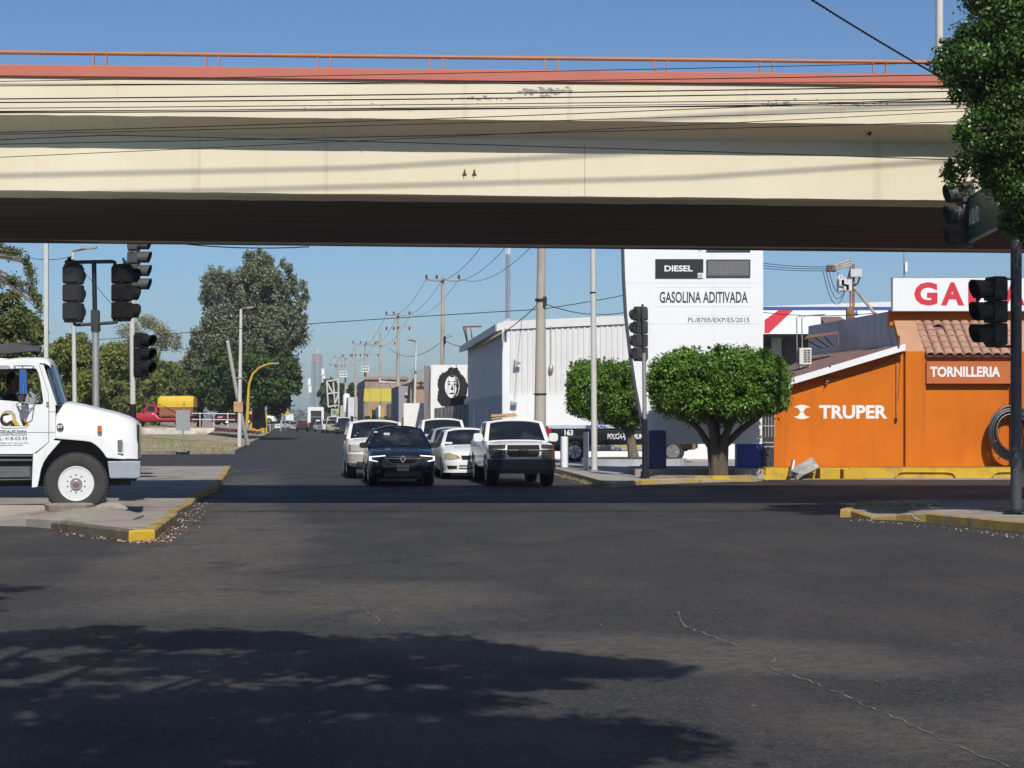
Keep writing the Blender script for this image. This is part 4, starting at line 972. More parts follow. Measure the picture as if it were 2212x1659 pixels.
    if gh:
        gm = P.get("glass", m_glassd)
        surf(MB(), fws, .045, .955, .05, .94, 10, -.008 if False else .008).build("windscreen", gm, T, world=False, smooth=True, fix=False)
        surf(MB(), frw, .07, .93, .10, .9, 8, .008).build("rear_window", gm, T, world=False, smooth=True, fix=False)
        for i, fn in enumerate(sides):
            for u0, u1 in gh.get("win", [(.13, .50), (.54, .88)]):
                surf(MB(), fn, u0, u1, .16, .88, 4, .007*(1 if i else -1)).build("side_window", gm, T, world=False, fix=False)
    wd = P.get("ww", .20)
    for y in ay:
        for s_ in (-1, 1): wheel(T, s_*(w-wd/2-.015), y, wr, wr, wd, s_, P.get("spokes", 5), dark=P.get("darkrim", False))
    T["w"] = w; T["yf"] = yf
    return T
def fface(T, name, pts, mat, d0=-.012, d1=.10, step=.08, parent=None, rear=False, mirror=False):
    w, yf = T["w"], T["yf"]; sh = lambda x: float(np.interp(min(abs(x)/w, 1), FRX, FRO))
    pp = [(-x, z) for x, z in pts][::-1] if mirror else pts
    m = MB().prism_y(dens(pp, step*2), yf+d0, yf+d1)
    b_ = bmesh.new(); t_ = bpy.data.meshes.new("t"); t_.from_pydata(m.v, [], m.f); b_.from_mesh(t_); bpy.data.meshes.remove(t_)
    xa_ = min(p[0] for p in pp); xb_ = max(p[0] for p in pp)
    for q in np.arange(math.ceil(xa_/.05)*.05, xb_, .05): bmesh.ops.bisect_plane(b_, geom=b_.verts[:]+b_.edges[:]+b_.faces[:], plane_co=(q, 0, 0), plane_no=(1, 0, 0))
    b_.verts.index_update(); m.v = [(v.co.x, v.co.y+sh(v.co.x), v.co.z) for v in b_.verts]; m.f = [tuple(v.index for v in f.verts) for f in b_.faces]; m.mi = [0]*len(m.f); b_.free()
    if rear: m.v = [(-x, -y, z) for x, y, z in m.v]
    return m.build(name, mat, parent or T, world=False)
def mirrors(T, x, y, z, mat, d=(.22, .10, .15), rad=.05):
    for s_ in (-1, 1):
        b = MB().rbox((s_*(x+d[0]/2+.02), y, z), d, rad, 4); b.tube((s_*(x-.10), y+.03, z-.05), (s_*(x+.06), y, z-.03), .025, n=6)
        b.build("mirror", mat, T, world=False, smooth=True, bevel=.0)
def plate(T, z, txt=None, x=0, rear=False, w=.30, h=.15):
    o = fface(T, "licence_plate", [(x-w/2, z-h/2), (x+w/2, z-h/2), (x+w/2, z+h/2), (x-w/2, z+h/2)], M("plate white", (.55, .55, .54), .5, var=.05), -.05, .02, rear=rear)
    b = MB()
    if txt: text(b, txt, (x, T["yf"]-.051, z), w*.84, h*.45)
    else:
        for k in range(6): b.box((x-w*.38+k*w*.13, T["yf"]-.053, z-h*.22), (x-w*.38+k*w*.13+w*.085, T["yf"]-.0505, z+h*.22))
    if not rear: b.build("plate_lettering", M("plate ink", (.16, .17, .17), .6), o, world=False)
    return o
m_navy = paintm("navy car paint", (.007, .010, .024), .25, .6)
m_carw = paintm("white car paint", (.82, .82, .81), .3, .4, dirt=(.70, .69, .66))
m_carwd = paintm("dusty white car paint", (.76, .75, .71), .42, .1, dirt=(.60, .56, .49))
m_silver = paintm("silver car paint", (.50, .51, .52), .3, .5, metal=.4)
m_lamp = M("clear headlamp", (.50, .50, .46), .08, var=.1, vscale=9, coat=.6)
m_lampy = M("yellowed headlamp", (.48, .46, .30), .15, var=.15, vscale=9, coat=.5)
m_lampd = M("smoked lamp", (.05, .05, .05), .10, var=.2, vscale=9, coat=.6)
m_led = M("lit headlamp strip", (.95, .97, 1.0), .3, var=0, emit=1.6)
m_amber = M("amber lens", (.62, .14, .02), .25, var=.05)
m_redl = M("red lens", (.42, .012, .012), .2, var=.1)
m_grille = M("black grille", (.012, .012, .013), .4, var=.2, vscale=12)
m_vis = M("pale sticker", (.55, .72, .66), .6)
SEDAN = dict(L=4.35, W=1.74, H=1.52, axf=-1.34, axr=1.30, wr=.315, top=[(-2.175, .80), (-1.6, .93), (-.86, 1.00), (.9, 1.03), (1.35, 1.04), (2.17, .98)],
             cabin=dict(y=(-.90, -.20, .72, 1.40), wb=.93, wr=.68, bow=.22))
SUV = dict(L=4.5, W=1.80, H=1.68, axf=-1.42, axr=1.27, wr=.37, zb=.33, ww=.24, top=[(-2.25, 1.00), (-1.7, 1.09), (-.75, 1.14), (2.25, 1.12)], crown=.035,
           cabin=dict(y=(-.78, -.30, 2.02, 2.20), wb=.93, wr=.80, bow=.10, win=[(.09, .36), (.39, .64), (.67, .93)]))
HATCH = dict(L=4.3, W=1.71, H=1.44, axf=-1.30, axr=1.31, wr=.30, zb=.19, top=[(-2.15, .72), (-1.7, .85), (-.95, .95), (.9, .98), (1.4, .99), (2.15, .95)],
             cabin=dict(y=(-1.00, -.20, .85, 1.55), wb=.93, wr=.70, bow=.20))
PICK = dict(L=5.2, W=1.78, H=1.70, axf=-1.72, axr=1.45, wr=.37, zb=.36, ww=.26, top=[(-2.6, 1.04), (-2.1, 1.10), (-1.25, 1.14), (.35, 1.16), (.40, 1.19), (2.6, 1.19)], bed=(.45, 2.5, .72),
            cabin=dict(y=(-1.28, -.78, .18, .34), wb=.93, wr=.80, bow=.12, win=[(.16, .86)]))
VAN = dict(L=4.9, W=1.85, H=2.0, axf=-1.6, axr=1.4, wr=.33, zb=.26, top=[(-2.45, .95), (-1.9, 1.08), (-1.5, 1.15), (2.45, 1.15)],
           cabin=dict(y=(-1.55, -.95, 2.25, 2.40), wb=.95, wr=.86, bow=.1, win=[(.10, .30)]))
HD = math.atan(ST)
def front_basic(T, z, hw, lamp, grz, bumper=None, lampw=.34, lamph=.16):
    w = T["w"]
    for mi in (False, True): fface(T, "headlight", [(w*.93-lampw, z-lamph*.5), (w*.93, z-lamph*.35), (w*.95, z+lamph*.5), (w*.93-lampw, z+lamph*.4)], lamp, mirror=mi)
    fface(T, "grille", [(-hw, z-.09), (hw, z-.09), (hw, z+.06), (-hw, z+.06)], m_grille, -.008)
    if bumper: fface(T, "bumper", [(-w*.98, grz-.10), (w*.98, grz-.10), (w*.98, grz+.08), (-w*.98, grz+.08)], bumper, -.06, .3)
# --- dark blue sedan in front
D = 44.3
s1 = car("sedan", "dark navy sedan with lit white headlights stopped at the edge of the overpass shadow", (XX(870, D)-.27, D+2.17, 0), HD, m_navy, SEDAN)
w = s1["w"]
for mi in (False, True):
    h = fface(s1, "headlight", [(.46, .70), (.60, .645), (.80, .665), (.83, .77), (.46, .80)], m_lampd, -.012, mirror=mi)
    fface(s1, "light_strip", [(.44, .795), (.845, .765), (.845, .655), (.64, .625), (.65, .645), (.795, .675), (.795, .745), (.45, .775)], m_led, -.03, .0, .05, parent=h, mirror=mi)
    fface(s1, "fog_light", [(.58, .35), (.72, .35), (.72, .42), (.58, .42)], m_lampd, -.008, mirror=mi)
fface(s1, "grille", dens([(-.44, .76), (.44, .76), (.40, .68), (.28, .575), (-.28, .575), (-.40, .68)]), m_grille, -.012)
fface(s1, "grille_bar", [(-.46, .708), (.46, .708), (.46, .719), (-.46, .719)], m_alu, -.022, .0)
cr = MB(); yq = s1["yf"]-.02
o = [(0, .80), (.085, .70), (0, .60), (-.085, .70)]; i_ = [(0, .765), (.05, .70), (0, .635), (-.05, .70)]
cr.panel(o, [i_], yq-.025, yq); cr.build("badge", m_chrome, s1, world=False)
fface(s1, "grille_trim", [(-.44, .69), (-.29, .565), (.29, .565), (.44, .69), (.42, .70), (.28, .585), (-.28, .585), (-.42, .70)], M("dark chrome", (.22, .22, .23), .3, metal=.8), -.018, 0)
fface(s1, "lower_intake", [(-.50, .24), (.50, .24), (.44, .38), (-.44, .38)], m_grille, -.006)
plate(s1, .47)
mirrors(s1, .80, -.62, 1.03, m_black, (.23, .12, .15), .06)
b = MB().rbox((-.33, -.66, 1.33), (.16, .004, .06), .01).rbox((-.62, -.62, 1.38), (.10, .004, .03), .01); b.build("windscreen_sticker", m_vis, s1, world=False)
b = MB().rbox((.02, -.62, 1.32), (.22, .02, .06), .02); b.build("inner_mirror", m_black, s1, world=False)
b = MB().rbox((.10, -.70, 1.22), (.17, .004, .13), .01); b.build("seat_back", M("pale seat", (.30, .28, .23), .8), s1, world=False)
MB().tube((.02, .4, 1.54), (.02, .45, 1.72), .005).build("antenna", m_black, s1, world=False)
# --- dusty white off-roader behind it
D = 49.6
s2 = car("off_roader", "dusty white boxy off-roader with a roof rack behind the navy sedan", (XX(815, D)-.25, D+2.25, 0), HD, m_carwd, SUV)
for mi in (False, True):
    h = fface(s2, "headlight", [(.42, .80), (.80, .80), (.80, .99), (.42, .99)], m_lamp, -.015, mirror=mi)
    fface(s2, "indicator", [(.80, .80), (.845, .80), (.845, .99), (.80, .99)], m_amber, -.014, mirror=mi)
fface(s2, "grille", [(-.40, .78), (.40, .78), (.40, .99), (-.40, .99)], m_carwd, -.03)
b = MB()
for k in range(7): b.box((-.36+k*.11, s2["yf"]-.034, .80), (-.30+k*.11, s2["yf"]-.0305, .97))
b.build("grille_slot", m_black, s2, world=False)
fface(s2, "bumper", [(-.89, .46), (.89, .46), (.89, .72), (-.89, .72)], paintm("dusty beige bumper", (.42, .39, .33), .6, 0), -.07, .35)
fface(s2, "lower_intake", [(-.62, .34), (.62, .34), (.62, .50), (-.62, .50)], m_black, -.074, .2)
for mi in (False, True): fface(s2, "fog_light", [(.42, .42), (.60, .42), (.60, .49), (.42, .49)], m_lampd, -.08, .0, mirror=mi)
mirrors(s2, .84, -.58, 1.18, m_dkgrey, (.25, .10, .19), .03)
rk = MB()
for s_ in (-1, 1): rk.pipe([(s_*.66, -.1, 1.68), (s_*.66, 0, 1.76), (s_*.66, 1.7, 1.76), (s_*.66, 1.8, 1.68)], .018, 6)
for y in (.2, .9, 1.5): rk.tube((-.66, y, 1.76), (.66, y, 1.76), .016, n=6)
rk.build("roof_rack", m_black, s2, world=False)
b = MB()
for x, z in ((-.60, 1.24), (-.50, 1.26), (-.55, 1.20), (-.44, 1.20), (-.36, 1.195), (-.52, 1.31)): b.rbox((x, -.80+.84*(z-1.12)/1.0-.035, z), (.07, .004, .02), .005)
b.build("windscreen_sticker", m_vis, s2, world=False)
# --- small white car in the middle
D = 49.2
s3 = car("compact_car", "clean white compact car with yellowed headlights between the sedan and the pickup", (XX(1022, D)-.27, D+2.15, 0), HD, m_carw, HATCH)
for mi in (False, True):
    h = fface(s3, "headlight", dens([(.34, .62), (.66, .575), (.80, .60), (.80, .73), (.70, .775), (.44, .70)]), m_lampy, -.012, mirror=mi)
    fface(s3, "indicator", [(.40, .63), (.46, .62), (.48, .69), (.42, .68)], m_amber, -.02, .0, parent=h, mirror=mi)
    fface(s3, "lower_intake", [(.46, .31), (.70, .31), (.74, .40), (.46, .40)], m_grille, -.006, mirror=mi)
fface(s3, "grille", dens([(-.33, .68), (.33, .68), (.30, .58), (-.30, .58)]), m_grille, -.012)
fface(s3, "grille_trim", [(-.35, .69), (.35, .69), (.31, .565), (-.31, .565), (-.30, .58), (.30, .58), (.33, .675), (-.33, .675)][:4], m_chrome, -.008)
MB().lathe([(.10, -.03), (.10, .0)], (0, 0, 0), 'y', 20).xf(Matrix.Translation((0, s3["yf"]-.015, .63)) @ Matrix.Diagonal((1, 1, .5, 1))).build("badge", M("dark oval badge", (.02, .04, .16), .3), s3, world=False)
for z in (.30, .375): fface(s3, "bumper_slot", [(-.40, z), (.40, z), (.40, z+.035), (-.40, z+.035)], m_grille, -.006)
fface(s3, "bumper_bar", [(-.82, .20), (.82, .20), (.82, .25), (-.82, .25)], m_carwd, -.03, .2)
plate(s3, .44, "WEK-7")
mirrors(s3, .79, -.70, .98, m_black, (.20, .11, .13), .05)
MB().rbox((-.60, -.93, 1.01), (.22, .004, .06), .01).xf(Matrix.Translation((0, -.09, 0.02))).build("windscreen_sticker", m_vis, s3, world=False)
MB().tube((.0, .1, 1.47), (.0, .16, 1.62), .005).build("antenna", m_black, s3, world=False)
for mi in (-1, 1): MB().box((mi*.856, -1.72, .50), (mi*.83, -1.62, .54)).build("side_marker", m_redl, s3, world=False)
# --- silver car just behind it, then a white pickup
D = 56.0
s4 = car("compact_car", "silver car mostly hidden behind the white compact car", (XX(990, D)-.27, D+2.15, 0), HD, m_silver, HATCH)
front_basic(s4, .66, .30, m_lamp, .4); mirrors(s4, .79, -.70, .98, m_silver, (.20, .11, .13), .05)
D = 63.0
s5 = car("pickup_truck", "tall white pickup standing behind the small white and silver cars", (XX(963, D)-.3, D+2.6, 0), HD, m_carw, dict(PICK, H=1.74))
front_basic(s5, .92, .42, m_lamp, .58, m_carw); mirrors(s5, .84, -1.0, 1.2, m_black, (.22, .10, .20), .04); MB().tube((.15, .1, 1.74), (.15, .12, 1.98), .008).build("antenna", m_black, s5, world=False)
# --- white pickup in the right-hand lane
D = 44.1
s6 = car("pickup_truck", "white two-door pickup with a plank on its roof in the right lane", (XX(1131, D)-.33, D+2.6, 0), HD, m_carw, dict(PICK, zb=.40, wr=.385, axr=1.32))
w = s6["w"]
for mi in (False, True):
    fface(s6, "headlight", [(.46, .985), (.86, .96), (.86, 1.055), (.46, 1.075)], m_lampd, -.012, mirror=mi)
    fface(s6, "lower_headlight", [(.46, .71), (.84, .71), (.85, .92), (.46, .92)], m_lampd, -.012, mirror=mi)
    fface(s6, "fog_light", [(.52, .50), (.66, .50), (.66, .54), (.52, .54)], m_lampd, -.13, .0, mirror=mi)
fface(s6, "grille", dens([(-.42, .93), (.42, .93), (.42, .98), (.40, 1.06), (-.40, 1.06), (-.42, .98)]), m_grille, -.010)
fface(s6, "lower_grille", dens([(-.36, .755), (.36, .755), (.41, .83), (.42, .91), (-.42, .91), (-.41, .83)]), m_grille, -.010)
fface(s6, "grille_bar", [(-.84, .925), (.84, .925), (.84, .945), (-.84, .945)], m_chrome, -.028, .02)
bt = MB(); yq = s6["yf"]-.035
bt.prism_y([(-.13, .91), (-.055, .91), (-.045, .89), (.055, .89), (.045, .91), (.13, .91), (.12, .955), (.055, .955), (.065, .975), (-.035, .975), (-.045, .955), (-.12, .955)], yq-.012, yq); bt.build("badge", M("dark gold badge", (.09, .075, .045), .45, metal=.4), s6, world=False)
fface(s6, "bumper", dens([(-.88, .43), (.88, .43), (.88, .70), (-.88, .70)]), M("navy black bumper", (.014, .017, .03), .3), -.11, .45)
fface(s6, "skid_panel", [(-.70, .33), (.70, .33), (.70, .44), (-.70, .44)], m_black, -.05, .3)
fface(s6, "bumper_sheen", [(-.86, .685), (.86, .685), (.86, .70), (-.86, .70)], M("blue sheen paint", (.06, .10, .20), .25), -.118, .0)  # blue sheen along the bumper's top edge, painted as a thin strip
mirrors(s6, .86, -1.05, 1.24, m_carw, (.24, .12, .22), .07)
for mi in (-1, 1): MB().box((mi*.55-.02, -1.9, 1.10), (mi*.55+.02, -1.88, 1.14)).build("hood_nozzle", m_black, s6, world=False)
D = 44.1+2.2
plk = MB().box((-.44, -.05, 0), (.26, .95, .035)).xf(Matrix.Rotation(R(-4), 4, 'Y')); plk.box((-.44, -.05, .04), (.22, .9, .10))
po = plk.build("wood_plank", M("raw plank", (.50, .31, .15), .85, var=.15, vscale=6)); po.location = (s6.location.x-.08, s6.location.y-.55, 1.765); po.rotation_euler = (0, R(-3), HD)
tag(po, "tan wooden plank lying on the roof of the white two-door pickup", "plank")
cr = MB().box((-.62, .62, 1.19), (.5, 1.3, 1.5)); co = cr.build("load_crate", M("dark crate", (.06, .05, .045), .8, var=.2)); co.location = (s6.location.x, s6.location.y, .03); co.rotation_euler = (0, 0, HD); tag(co, "dark box riding in the bed of the white two-door pickup", "box")
# --- black and white police pickup parked side-on
D = 67.6
m_polb = paintm("police black paint", (.012, .013, .016), .25, .7)
POL = dict(L=5.95, W=2.0, H=1.92, axf=-2.02, axr=1.82, wr=.405, zb=.46, ww=.27, spokes=6, top=[(-2.97, 1.16), (-2.4, 1.24), (-1.4, 1.30), (.95, 1.32), (1.0, 1.42), (2.97, 1.42)], bed=(1.08, 2.85, .9),
           cabin=dict(y=(-1.45, -.85, .75, .93), wb=.93, wr=.80, bow=.12, win=[(.14, .50), (.55, .90)]))
px0 = XX(1178, D); s7 = car("police_pickup", "black and white police pickup parked side-on in front of the warehouse", (px0+2.97, D+1.0, .06), math.pi/2, m_polb, POL, cat="pickup")
def pq(px, py): return (XX(px, D)-(px0+2.97), ZZ(py, D)-.06)       # side coordinates: along x, height
# side panels are laid on the truck's flank: local y grows towards the tail (world -x), local x = -1 faces the camera
def flank(name, pts, mat, t=.006, base=-1.004):
    b = MB(); pp = [pq(*p) for p in pts]; b.prism_x([(-x, z) for x, z in pp], base-t, base); return b.build(name, mat, s7, world=False)
flank("rail_stripe", [(1186, 918.5), (1330, 917.5), (1330, 925), (1185, 926)], M("pale blue stripe", (.50, .56, .63), .4), base=-.985, t=.012)
flank("rail_stripe", [(1331, 917.5), (1436, 918), (1436, 925.5), (1331, 925)], MATS["pale blue stripe"], base=-.985, t=.012)
m_psil = paintm("police grey stripe", (.42, .42, .42), .35, .3)
flank("sill_stripe", [(1270, 961), (1435, 961), (1435, 972.5), (1272, 973.5)], m_psil)
flank("door_line", [(1336, 915), (1337.2, 915), (1341.2, 972), (1340, 972)], m_black, t=.009)
flank("tail_light", [(1178.5, 925), (1193, 925), (1191, 934), (1183.5, 939), (1179, 933)], m_redl, t=.03)
def flt(body, px0_, px1_, py0_, py1_, mat, bold=.0, base=-1.006):
    a = pq(px0_, py0_); c = pq(px1_, py1_); b = MB()
    text(b, body, (base, -(a[0]+c[0])/2, (a[1]+c[1])/2), abs(c[0]-a[0]), abs(c[1]-a[1]), bold=bold, xdir=(0, -1, 0), ndir=(-1, 0, 0)); b.build("lettering", mat, s7, world=False)
flt("163", 1219.5, 1238, 928, 940.5, m_white, .04)
flt("RURAL", 1265, 1312, 918.8, 924.5, m_blue, .05, base=-1.0)
flt("POLICÍA", 1312.5, 1344, 934, 948.5, m_white, .03)
flt("MUNICIPAL", 1368, 1418, 937, 948.5, m_white, .03)
flt("CAJEME", 1331.5, 1386, 962.6, 969.8, m_yelk, .05, base=-1.0125)
st = []
cxs, czs = pq(1353, 942)
for k in range(14): a = math.pi/2+2*math.pi*k/14; r_ = .19 if k % 2 == 0 else .10; st.append((-(cxs+r_*math.cos(a)), czs+r_*math.sin(a)))
MB().prism_x(st, -1.012, -1.005).build("emblem", M("pale blue emblem", (.45, .58, .75), .4), s7, world=False)
front_basic(s7, 1.0, .5, m_lamp, .62, m_chrome); mirrors(s7, .96, -1.15, 1.42, m_black, (.22, .1, .22), .04)
bar = MB().rbox((0, -.25, 2.02), (1.3, .3, .13), .05); bar.build("light_bar", m_blue, s7, world=False)
# --- red stake truck with a yellow tarpaulin on the embankment
D = 150.0; z0 = 1.10
m_redc = paintm("red truck paint", (.42, .012, .03), .3, .5)
RT = dict(L=5.9, W=1.9, H=1.95, axf=-1.95, axr=1.75, wr=.36, zb=.45, ww=.28, top=[(-2.95, 1.05), (-2.3, 1.16), (-1.5, 1.22), (-.05, 1.24), (0, .8), (2.95, .8)], cabin=dict(y=(-1.55, -1.0, -.25, -.08), wb=.93, wr=.80, bow=.1, win=[(.15, .82)]))
s8 = car("stake_truck", "small red truck with a yellow tarpaulin over its brown cargo box", (XX(343, D), D+.95, z0), -math.pi/2, m_redc, RT, cat="truck")
m_stake = M("rust red cargo boards", (.30, .10, .045), .8, var=.15, vscale=3); m_tarp = M("yellow tarpaulin", (.70, .46, .02), .6, var=.06, bump=.5, bscale=5)
sbd = MB().box((-.96, .05, .92), (.96, 2.95, 1.72)); sbd.build("cargo_box", m_stake, s8, world=False)
b = MB()
for k in range(7): b.box((-.985, .1+k*.45, .88), (-.962, .16+k*.45, 1.75)); b.box((.962, .1+k*.45, .88), (.985, .16+k*.45, 1.75))
for z in (1.0, 1.68): b.box((-.99, .05, z), (-.986, 2.95, z+.04)); b.box((.986, .05, z), (.99, 2.95, z+.04))
b.build("box_rib", m_stake, s8, world=False)
rings = []; rnd = random.Random(3)
for k in range(13):
    y = -.12+k*3.12/12; e = .12 if k in (0, 12) else 0; rings.append([(x*(1-e)+rnd.uniform(-.015, .015), y, z-e*(z > 2)+rnd.uniform(-.015, .015)) for x, z in ((-1.0, 1.70), (-1.01, 2.0), (-1.0, 2.45), (-.90, 2.62), (-.5, 2.68), (0, 2.70), (.5, 2.68), (.9, 2.62), (1.0, 2.45), (1.01, 2.0), (1.0, 1.70))])
MB().loft(rings).build("tarpaulin", m_tarp, s8, world=False, smooth=True, ang=50)
for s_ in (-1, 1): MB().pipe([(s_*1.02, -.2, 2.0), (s_*1.03, .6, 1.75), (s_*1.02, 1.6, 1.15)], .02, 5).build("rope", m_black, s8, world=False)
front_basic(s8, .92, .4, m_lamp, .6, m_chrome); mirrors(s8, .9, -1.3, 1.35, m_black)
# --- traffic far down the street
def far(name, label, px, D, paint, P, away=False, cat="car", lamp=m_lamp, group="traffic far down the street"):
    t = car(name, label, (XX(px, D), D+P["L"]/2, 0), HD+(math.pi if away else 0), paint, P, group, cat)
    if away:
        for mi in (False, True): fface(t, "tail_light", [(.62, .78), (.82, .78), (.82, .98), (.62, .98)], m_redl, rear=True, mirror=mi)
    else: front_basic(t, (.92 if P["H"] > 1.6 else .70), .36, lamp, .45, None); mirrors(t, P["W"]/2-.07, P["cabin"]["y"][0]+.25, 1.05 if P["H"] < 1.6 else 1.2, m_black)
    return t
far_red = far("pickup_truck", "dark red pickup seen from behind driving away down the street", 648, 248, paintm("dark red paint", (.16, .012, .012), .3, .5), PICK, True, "pickup")
fface(far_red, "bumper", [(-.86, .45), (.86, .45), (.86, .65), (-.86, .65)], m_black, -.08, .2, rear=True); fface(far_red, "tailgate", [(-.72, .70), (.72, .70), (.72, 1.12), (-.72, 1.12)], paintm("dark tailgate", (.05, .012, .012), .4, .2), -.01, .1, rear=True)
far("sedan", "silver grey sedan with a pale grinning grille beside the bus", 688, 246, paintm("grey car paint", (.20, .22, .25), .3, .6), SEDAN)
far("sedan", "dark sedan parked by the kerb in front of a white van", 735, 206, paintm("charcoal car paint", (.03, .032, .04), .3, .6), HATCH, lamp=m_lampy)
far("van", "white panel van parked behind the dark sedan", 738, 214, m_carw, VAN, cat="van")
far("off_roader", "dusty beige off-roader parked left of the dark sedan", 715, 218, paintm("beige car paint", (.36, .33, .22), .45, .1), SUV)
far("pickup_truck", "dusty white pickup parked left of the beige off-roader", 704, 228, m_carwd, PICK, cat="pickup")
far("van", "long white van parked behind the dusty white pickup", 716, 238, m_carw, dict(VAN, H=2.15, L=5.4), cat="van")
far("sedan", "bright white sedan driving closer, leftmost in the far traffic", 596, 300, m_carw, SEDAN)
far("van", "white delivery van behind the leftmost white sedan", 599, 400, m_carw, dict(VAN, H=2.35), cat="van")
far("sedan", "silver hatchback between the white sedan and the red pickup", 632, 285, m_silver, HATCH)
far("sedan", "pale grey saloon just right of the leftmost white sedan", 614, 330, m_silver, SEDAN)
# bus and a far box lorry
def boxlorry(name, label, px, D, w_, h_, L_, dark, cat):
    T = thing(name, (XX(px, D), D, 0), label, cat, "traffic far down the street", HD)
    MB().rbox((0, L_/2, h_/2+.25), (w_, L_, h_-.3), .25, 4).build("body", m_carw, T, world=False, smooth=True)
    if dark:
        MB().rbox((.06, -.02, h_*.56), (w_*.66, .05, h_*.62), .12, 4).build("windscreen", m_glassd, T, world=False)
        MB().rbox((.06, -.055, h_*.60), (w_*.6, .012, .07), .02).build("wiper_bar", m_silver, T, world=False); MB().rbox((.36, -.05, h_*.40), (.62, .012, .52), .02).build("route_board", m_white, T, world=False)
    else:
        MB().rbox((0, -.02, h_*.36), (w_*.8, .05, h_*.2), .08, 4).build("windscreen", m_glassd, T, world=False); MB().rbox((0, -.03, h_*.18), (w_*.7, .05, .3), .05, 4).build("grille", m_grille, T, world=False)
    for y in (1.0, L_-1.5):
        for s_ in (-1, 1): wheel(T, s_*(w_/2-.16), y, .48, .48, .26, s_)
    return T
boxlorry("city_bus", "white bus front with a tall dark windscreen and a pale card in it", 682, 268, 2.5, 3.6, 9, True, "bus")
boxlorry("box_lorry", "white box lorry far off beyond the silver hatchback", 625, 500, 2.4, 3.3, 7, False, "lorry")
# wheelie bin at the bus
D = 262; bt = MB().rbox((XX(672, D), D, .65), (.7, .7, 1.3), .06); tag(bt.build("wheelie_bin", m_black), "tall black bin on the road beside the bus", "bin")
# cars parked behind the trees on the left
def parked(name, label, px, py, D, paint, P, rz):
    z = ZZ(py, D); t = car(name, label, (XX(px, D), D+1, z), rz, paint, P, "cars parked under the trees"); front_basic(t, .7, .36, m_lamp, .45); return t
parked("sedan", "dark red car parked in the shade left of the leaning pole", 500, 917, 168, paintm("maroon paint", (.12, .012, .015), .35, .4), SEDAN, HD-.9)
parked("sedan", "white car parked behind the yellow railings under the big tree", 556, 915.5, 205, m_carw, SEDAN, math.pi/2)
# ------------------------------------------------------------------ white lorry crossing on the left
SX, SZ = 164.4, 1111.5; KP = 130.7                        # side view scale: pixels per metre at its distance
DL = 28.6
m_lw = M("white lorry paint", (.82, .825, .825), .34, var=.03, coat=.3, col2=(.70, .69, .66), c2scale=1.6, c2lo=.55, c2hi=.8, col3=(.60, .56, .50), c3scale=2.2, c3lo=.60, c3hi=.85, c3stretch=(2.5, 2.5, .35))
TRK = thing("lorry", (XX(SX, DL), DL, CAMZ+(HY-SZ)/KP), "white bonneted lorry with a driver entering from the left edge", "lorry", rz=R(12))
def A(u, v): return ((u/7.143-SX)/KP, (SZ-(857.2+v/7.143))/KP)       # close-up of the bonnet and wheel
def B(u, v): return ((u/10.0-SX)/KP, (SZ-(718.9+v/10.0))/KP)         # close-up of the cab window
LW = 2.30
def lp(name, mb, mat, parent=None, **k): return mb.build(name, mat, parent or TRK, world=False, **k)
# bonnet: rounded cross-sections from cowl to grille
hoodtop = [(868, 190), (885, 140), (920, 112), (960, 103), (1060, 92), (1250, 128), (1500, 190), (1800, 262), (1980, 325), (2050, 362), (2090, 400), (2106, 450)]
arch = [(868, 640), (930, 650), (1100, 664), (1300, 682), (1400, 700), (1470, 745), (1530, 800), (1580, 860), (1620, 925), (1640, 945), (1850, 962), (2106, 962)]
us = sorted(set([868, 876, 885, 900, 930, 960, 1010, 1060, 1150, 1250, 1350, 1400, 1470, 1530, 1580, 1620, 1640, 1700, 1800, 1900, 1980, 2030, 2060, 2085, 2100, 2106]))
rings = []
for u in us:
    vt = np.interp(u, [h[0] for h in hoodtop], [h[1] for h in hoodtop]); vb = np.interp(u, [h[0] for h in arch], [h[1] for h in arch])
    x, zt = A(u, vt); _, zl = A(u, vb); x1, _ = A(868, 0); x2, _ = A(2106, 0)
    nar = .0 + .16*max(0, (u-1700)/406)**2           # nose tapers a little
    sh = .26; pts = []
    zs = max(zl+.02, zt-.55)
    prof = [(nar, zl), (nar, (zl+zs)/2), (nar+.02, zs)] if True else []
    top_in = .34+nar
    for k in range(7):
        a = math.pi/2*k/6; pts.append((top_in+(nar+.03-top_in)*math.cos(a), zs+(zt-zs)*math.sin(a)))
    half = [(nar, zl), (nar+.01, (zl+zs)/2)]+pts
    mid = [(LW*.3, zt+.025), (LW*.5, zt+.035)]
    full = half+mid; ring = [(x, y, z) for y, z in full]+[(x, LW-y, z) for y, z in full[::-1][1:]]
    rings.append(ring)
bm_ = MB().loft(rings, caps=False)
# front and rear closing faces
n = len(rings[0]); bm_.f.append(tuple(range(n))); bm_.mi.append(0); bm_.f.append(tuple(range(len(rings)*n-n, len(rings)*n))); bm_.mi.append(0)
lp("bonnet", bm_, m_lw, smooth=True, ang=32)
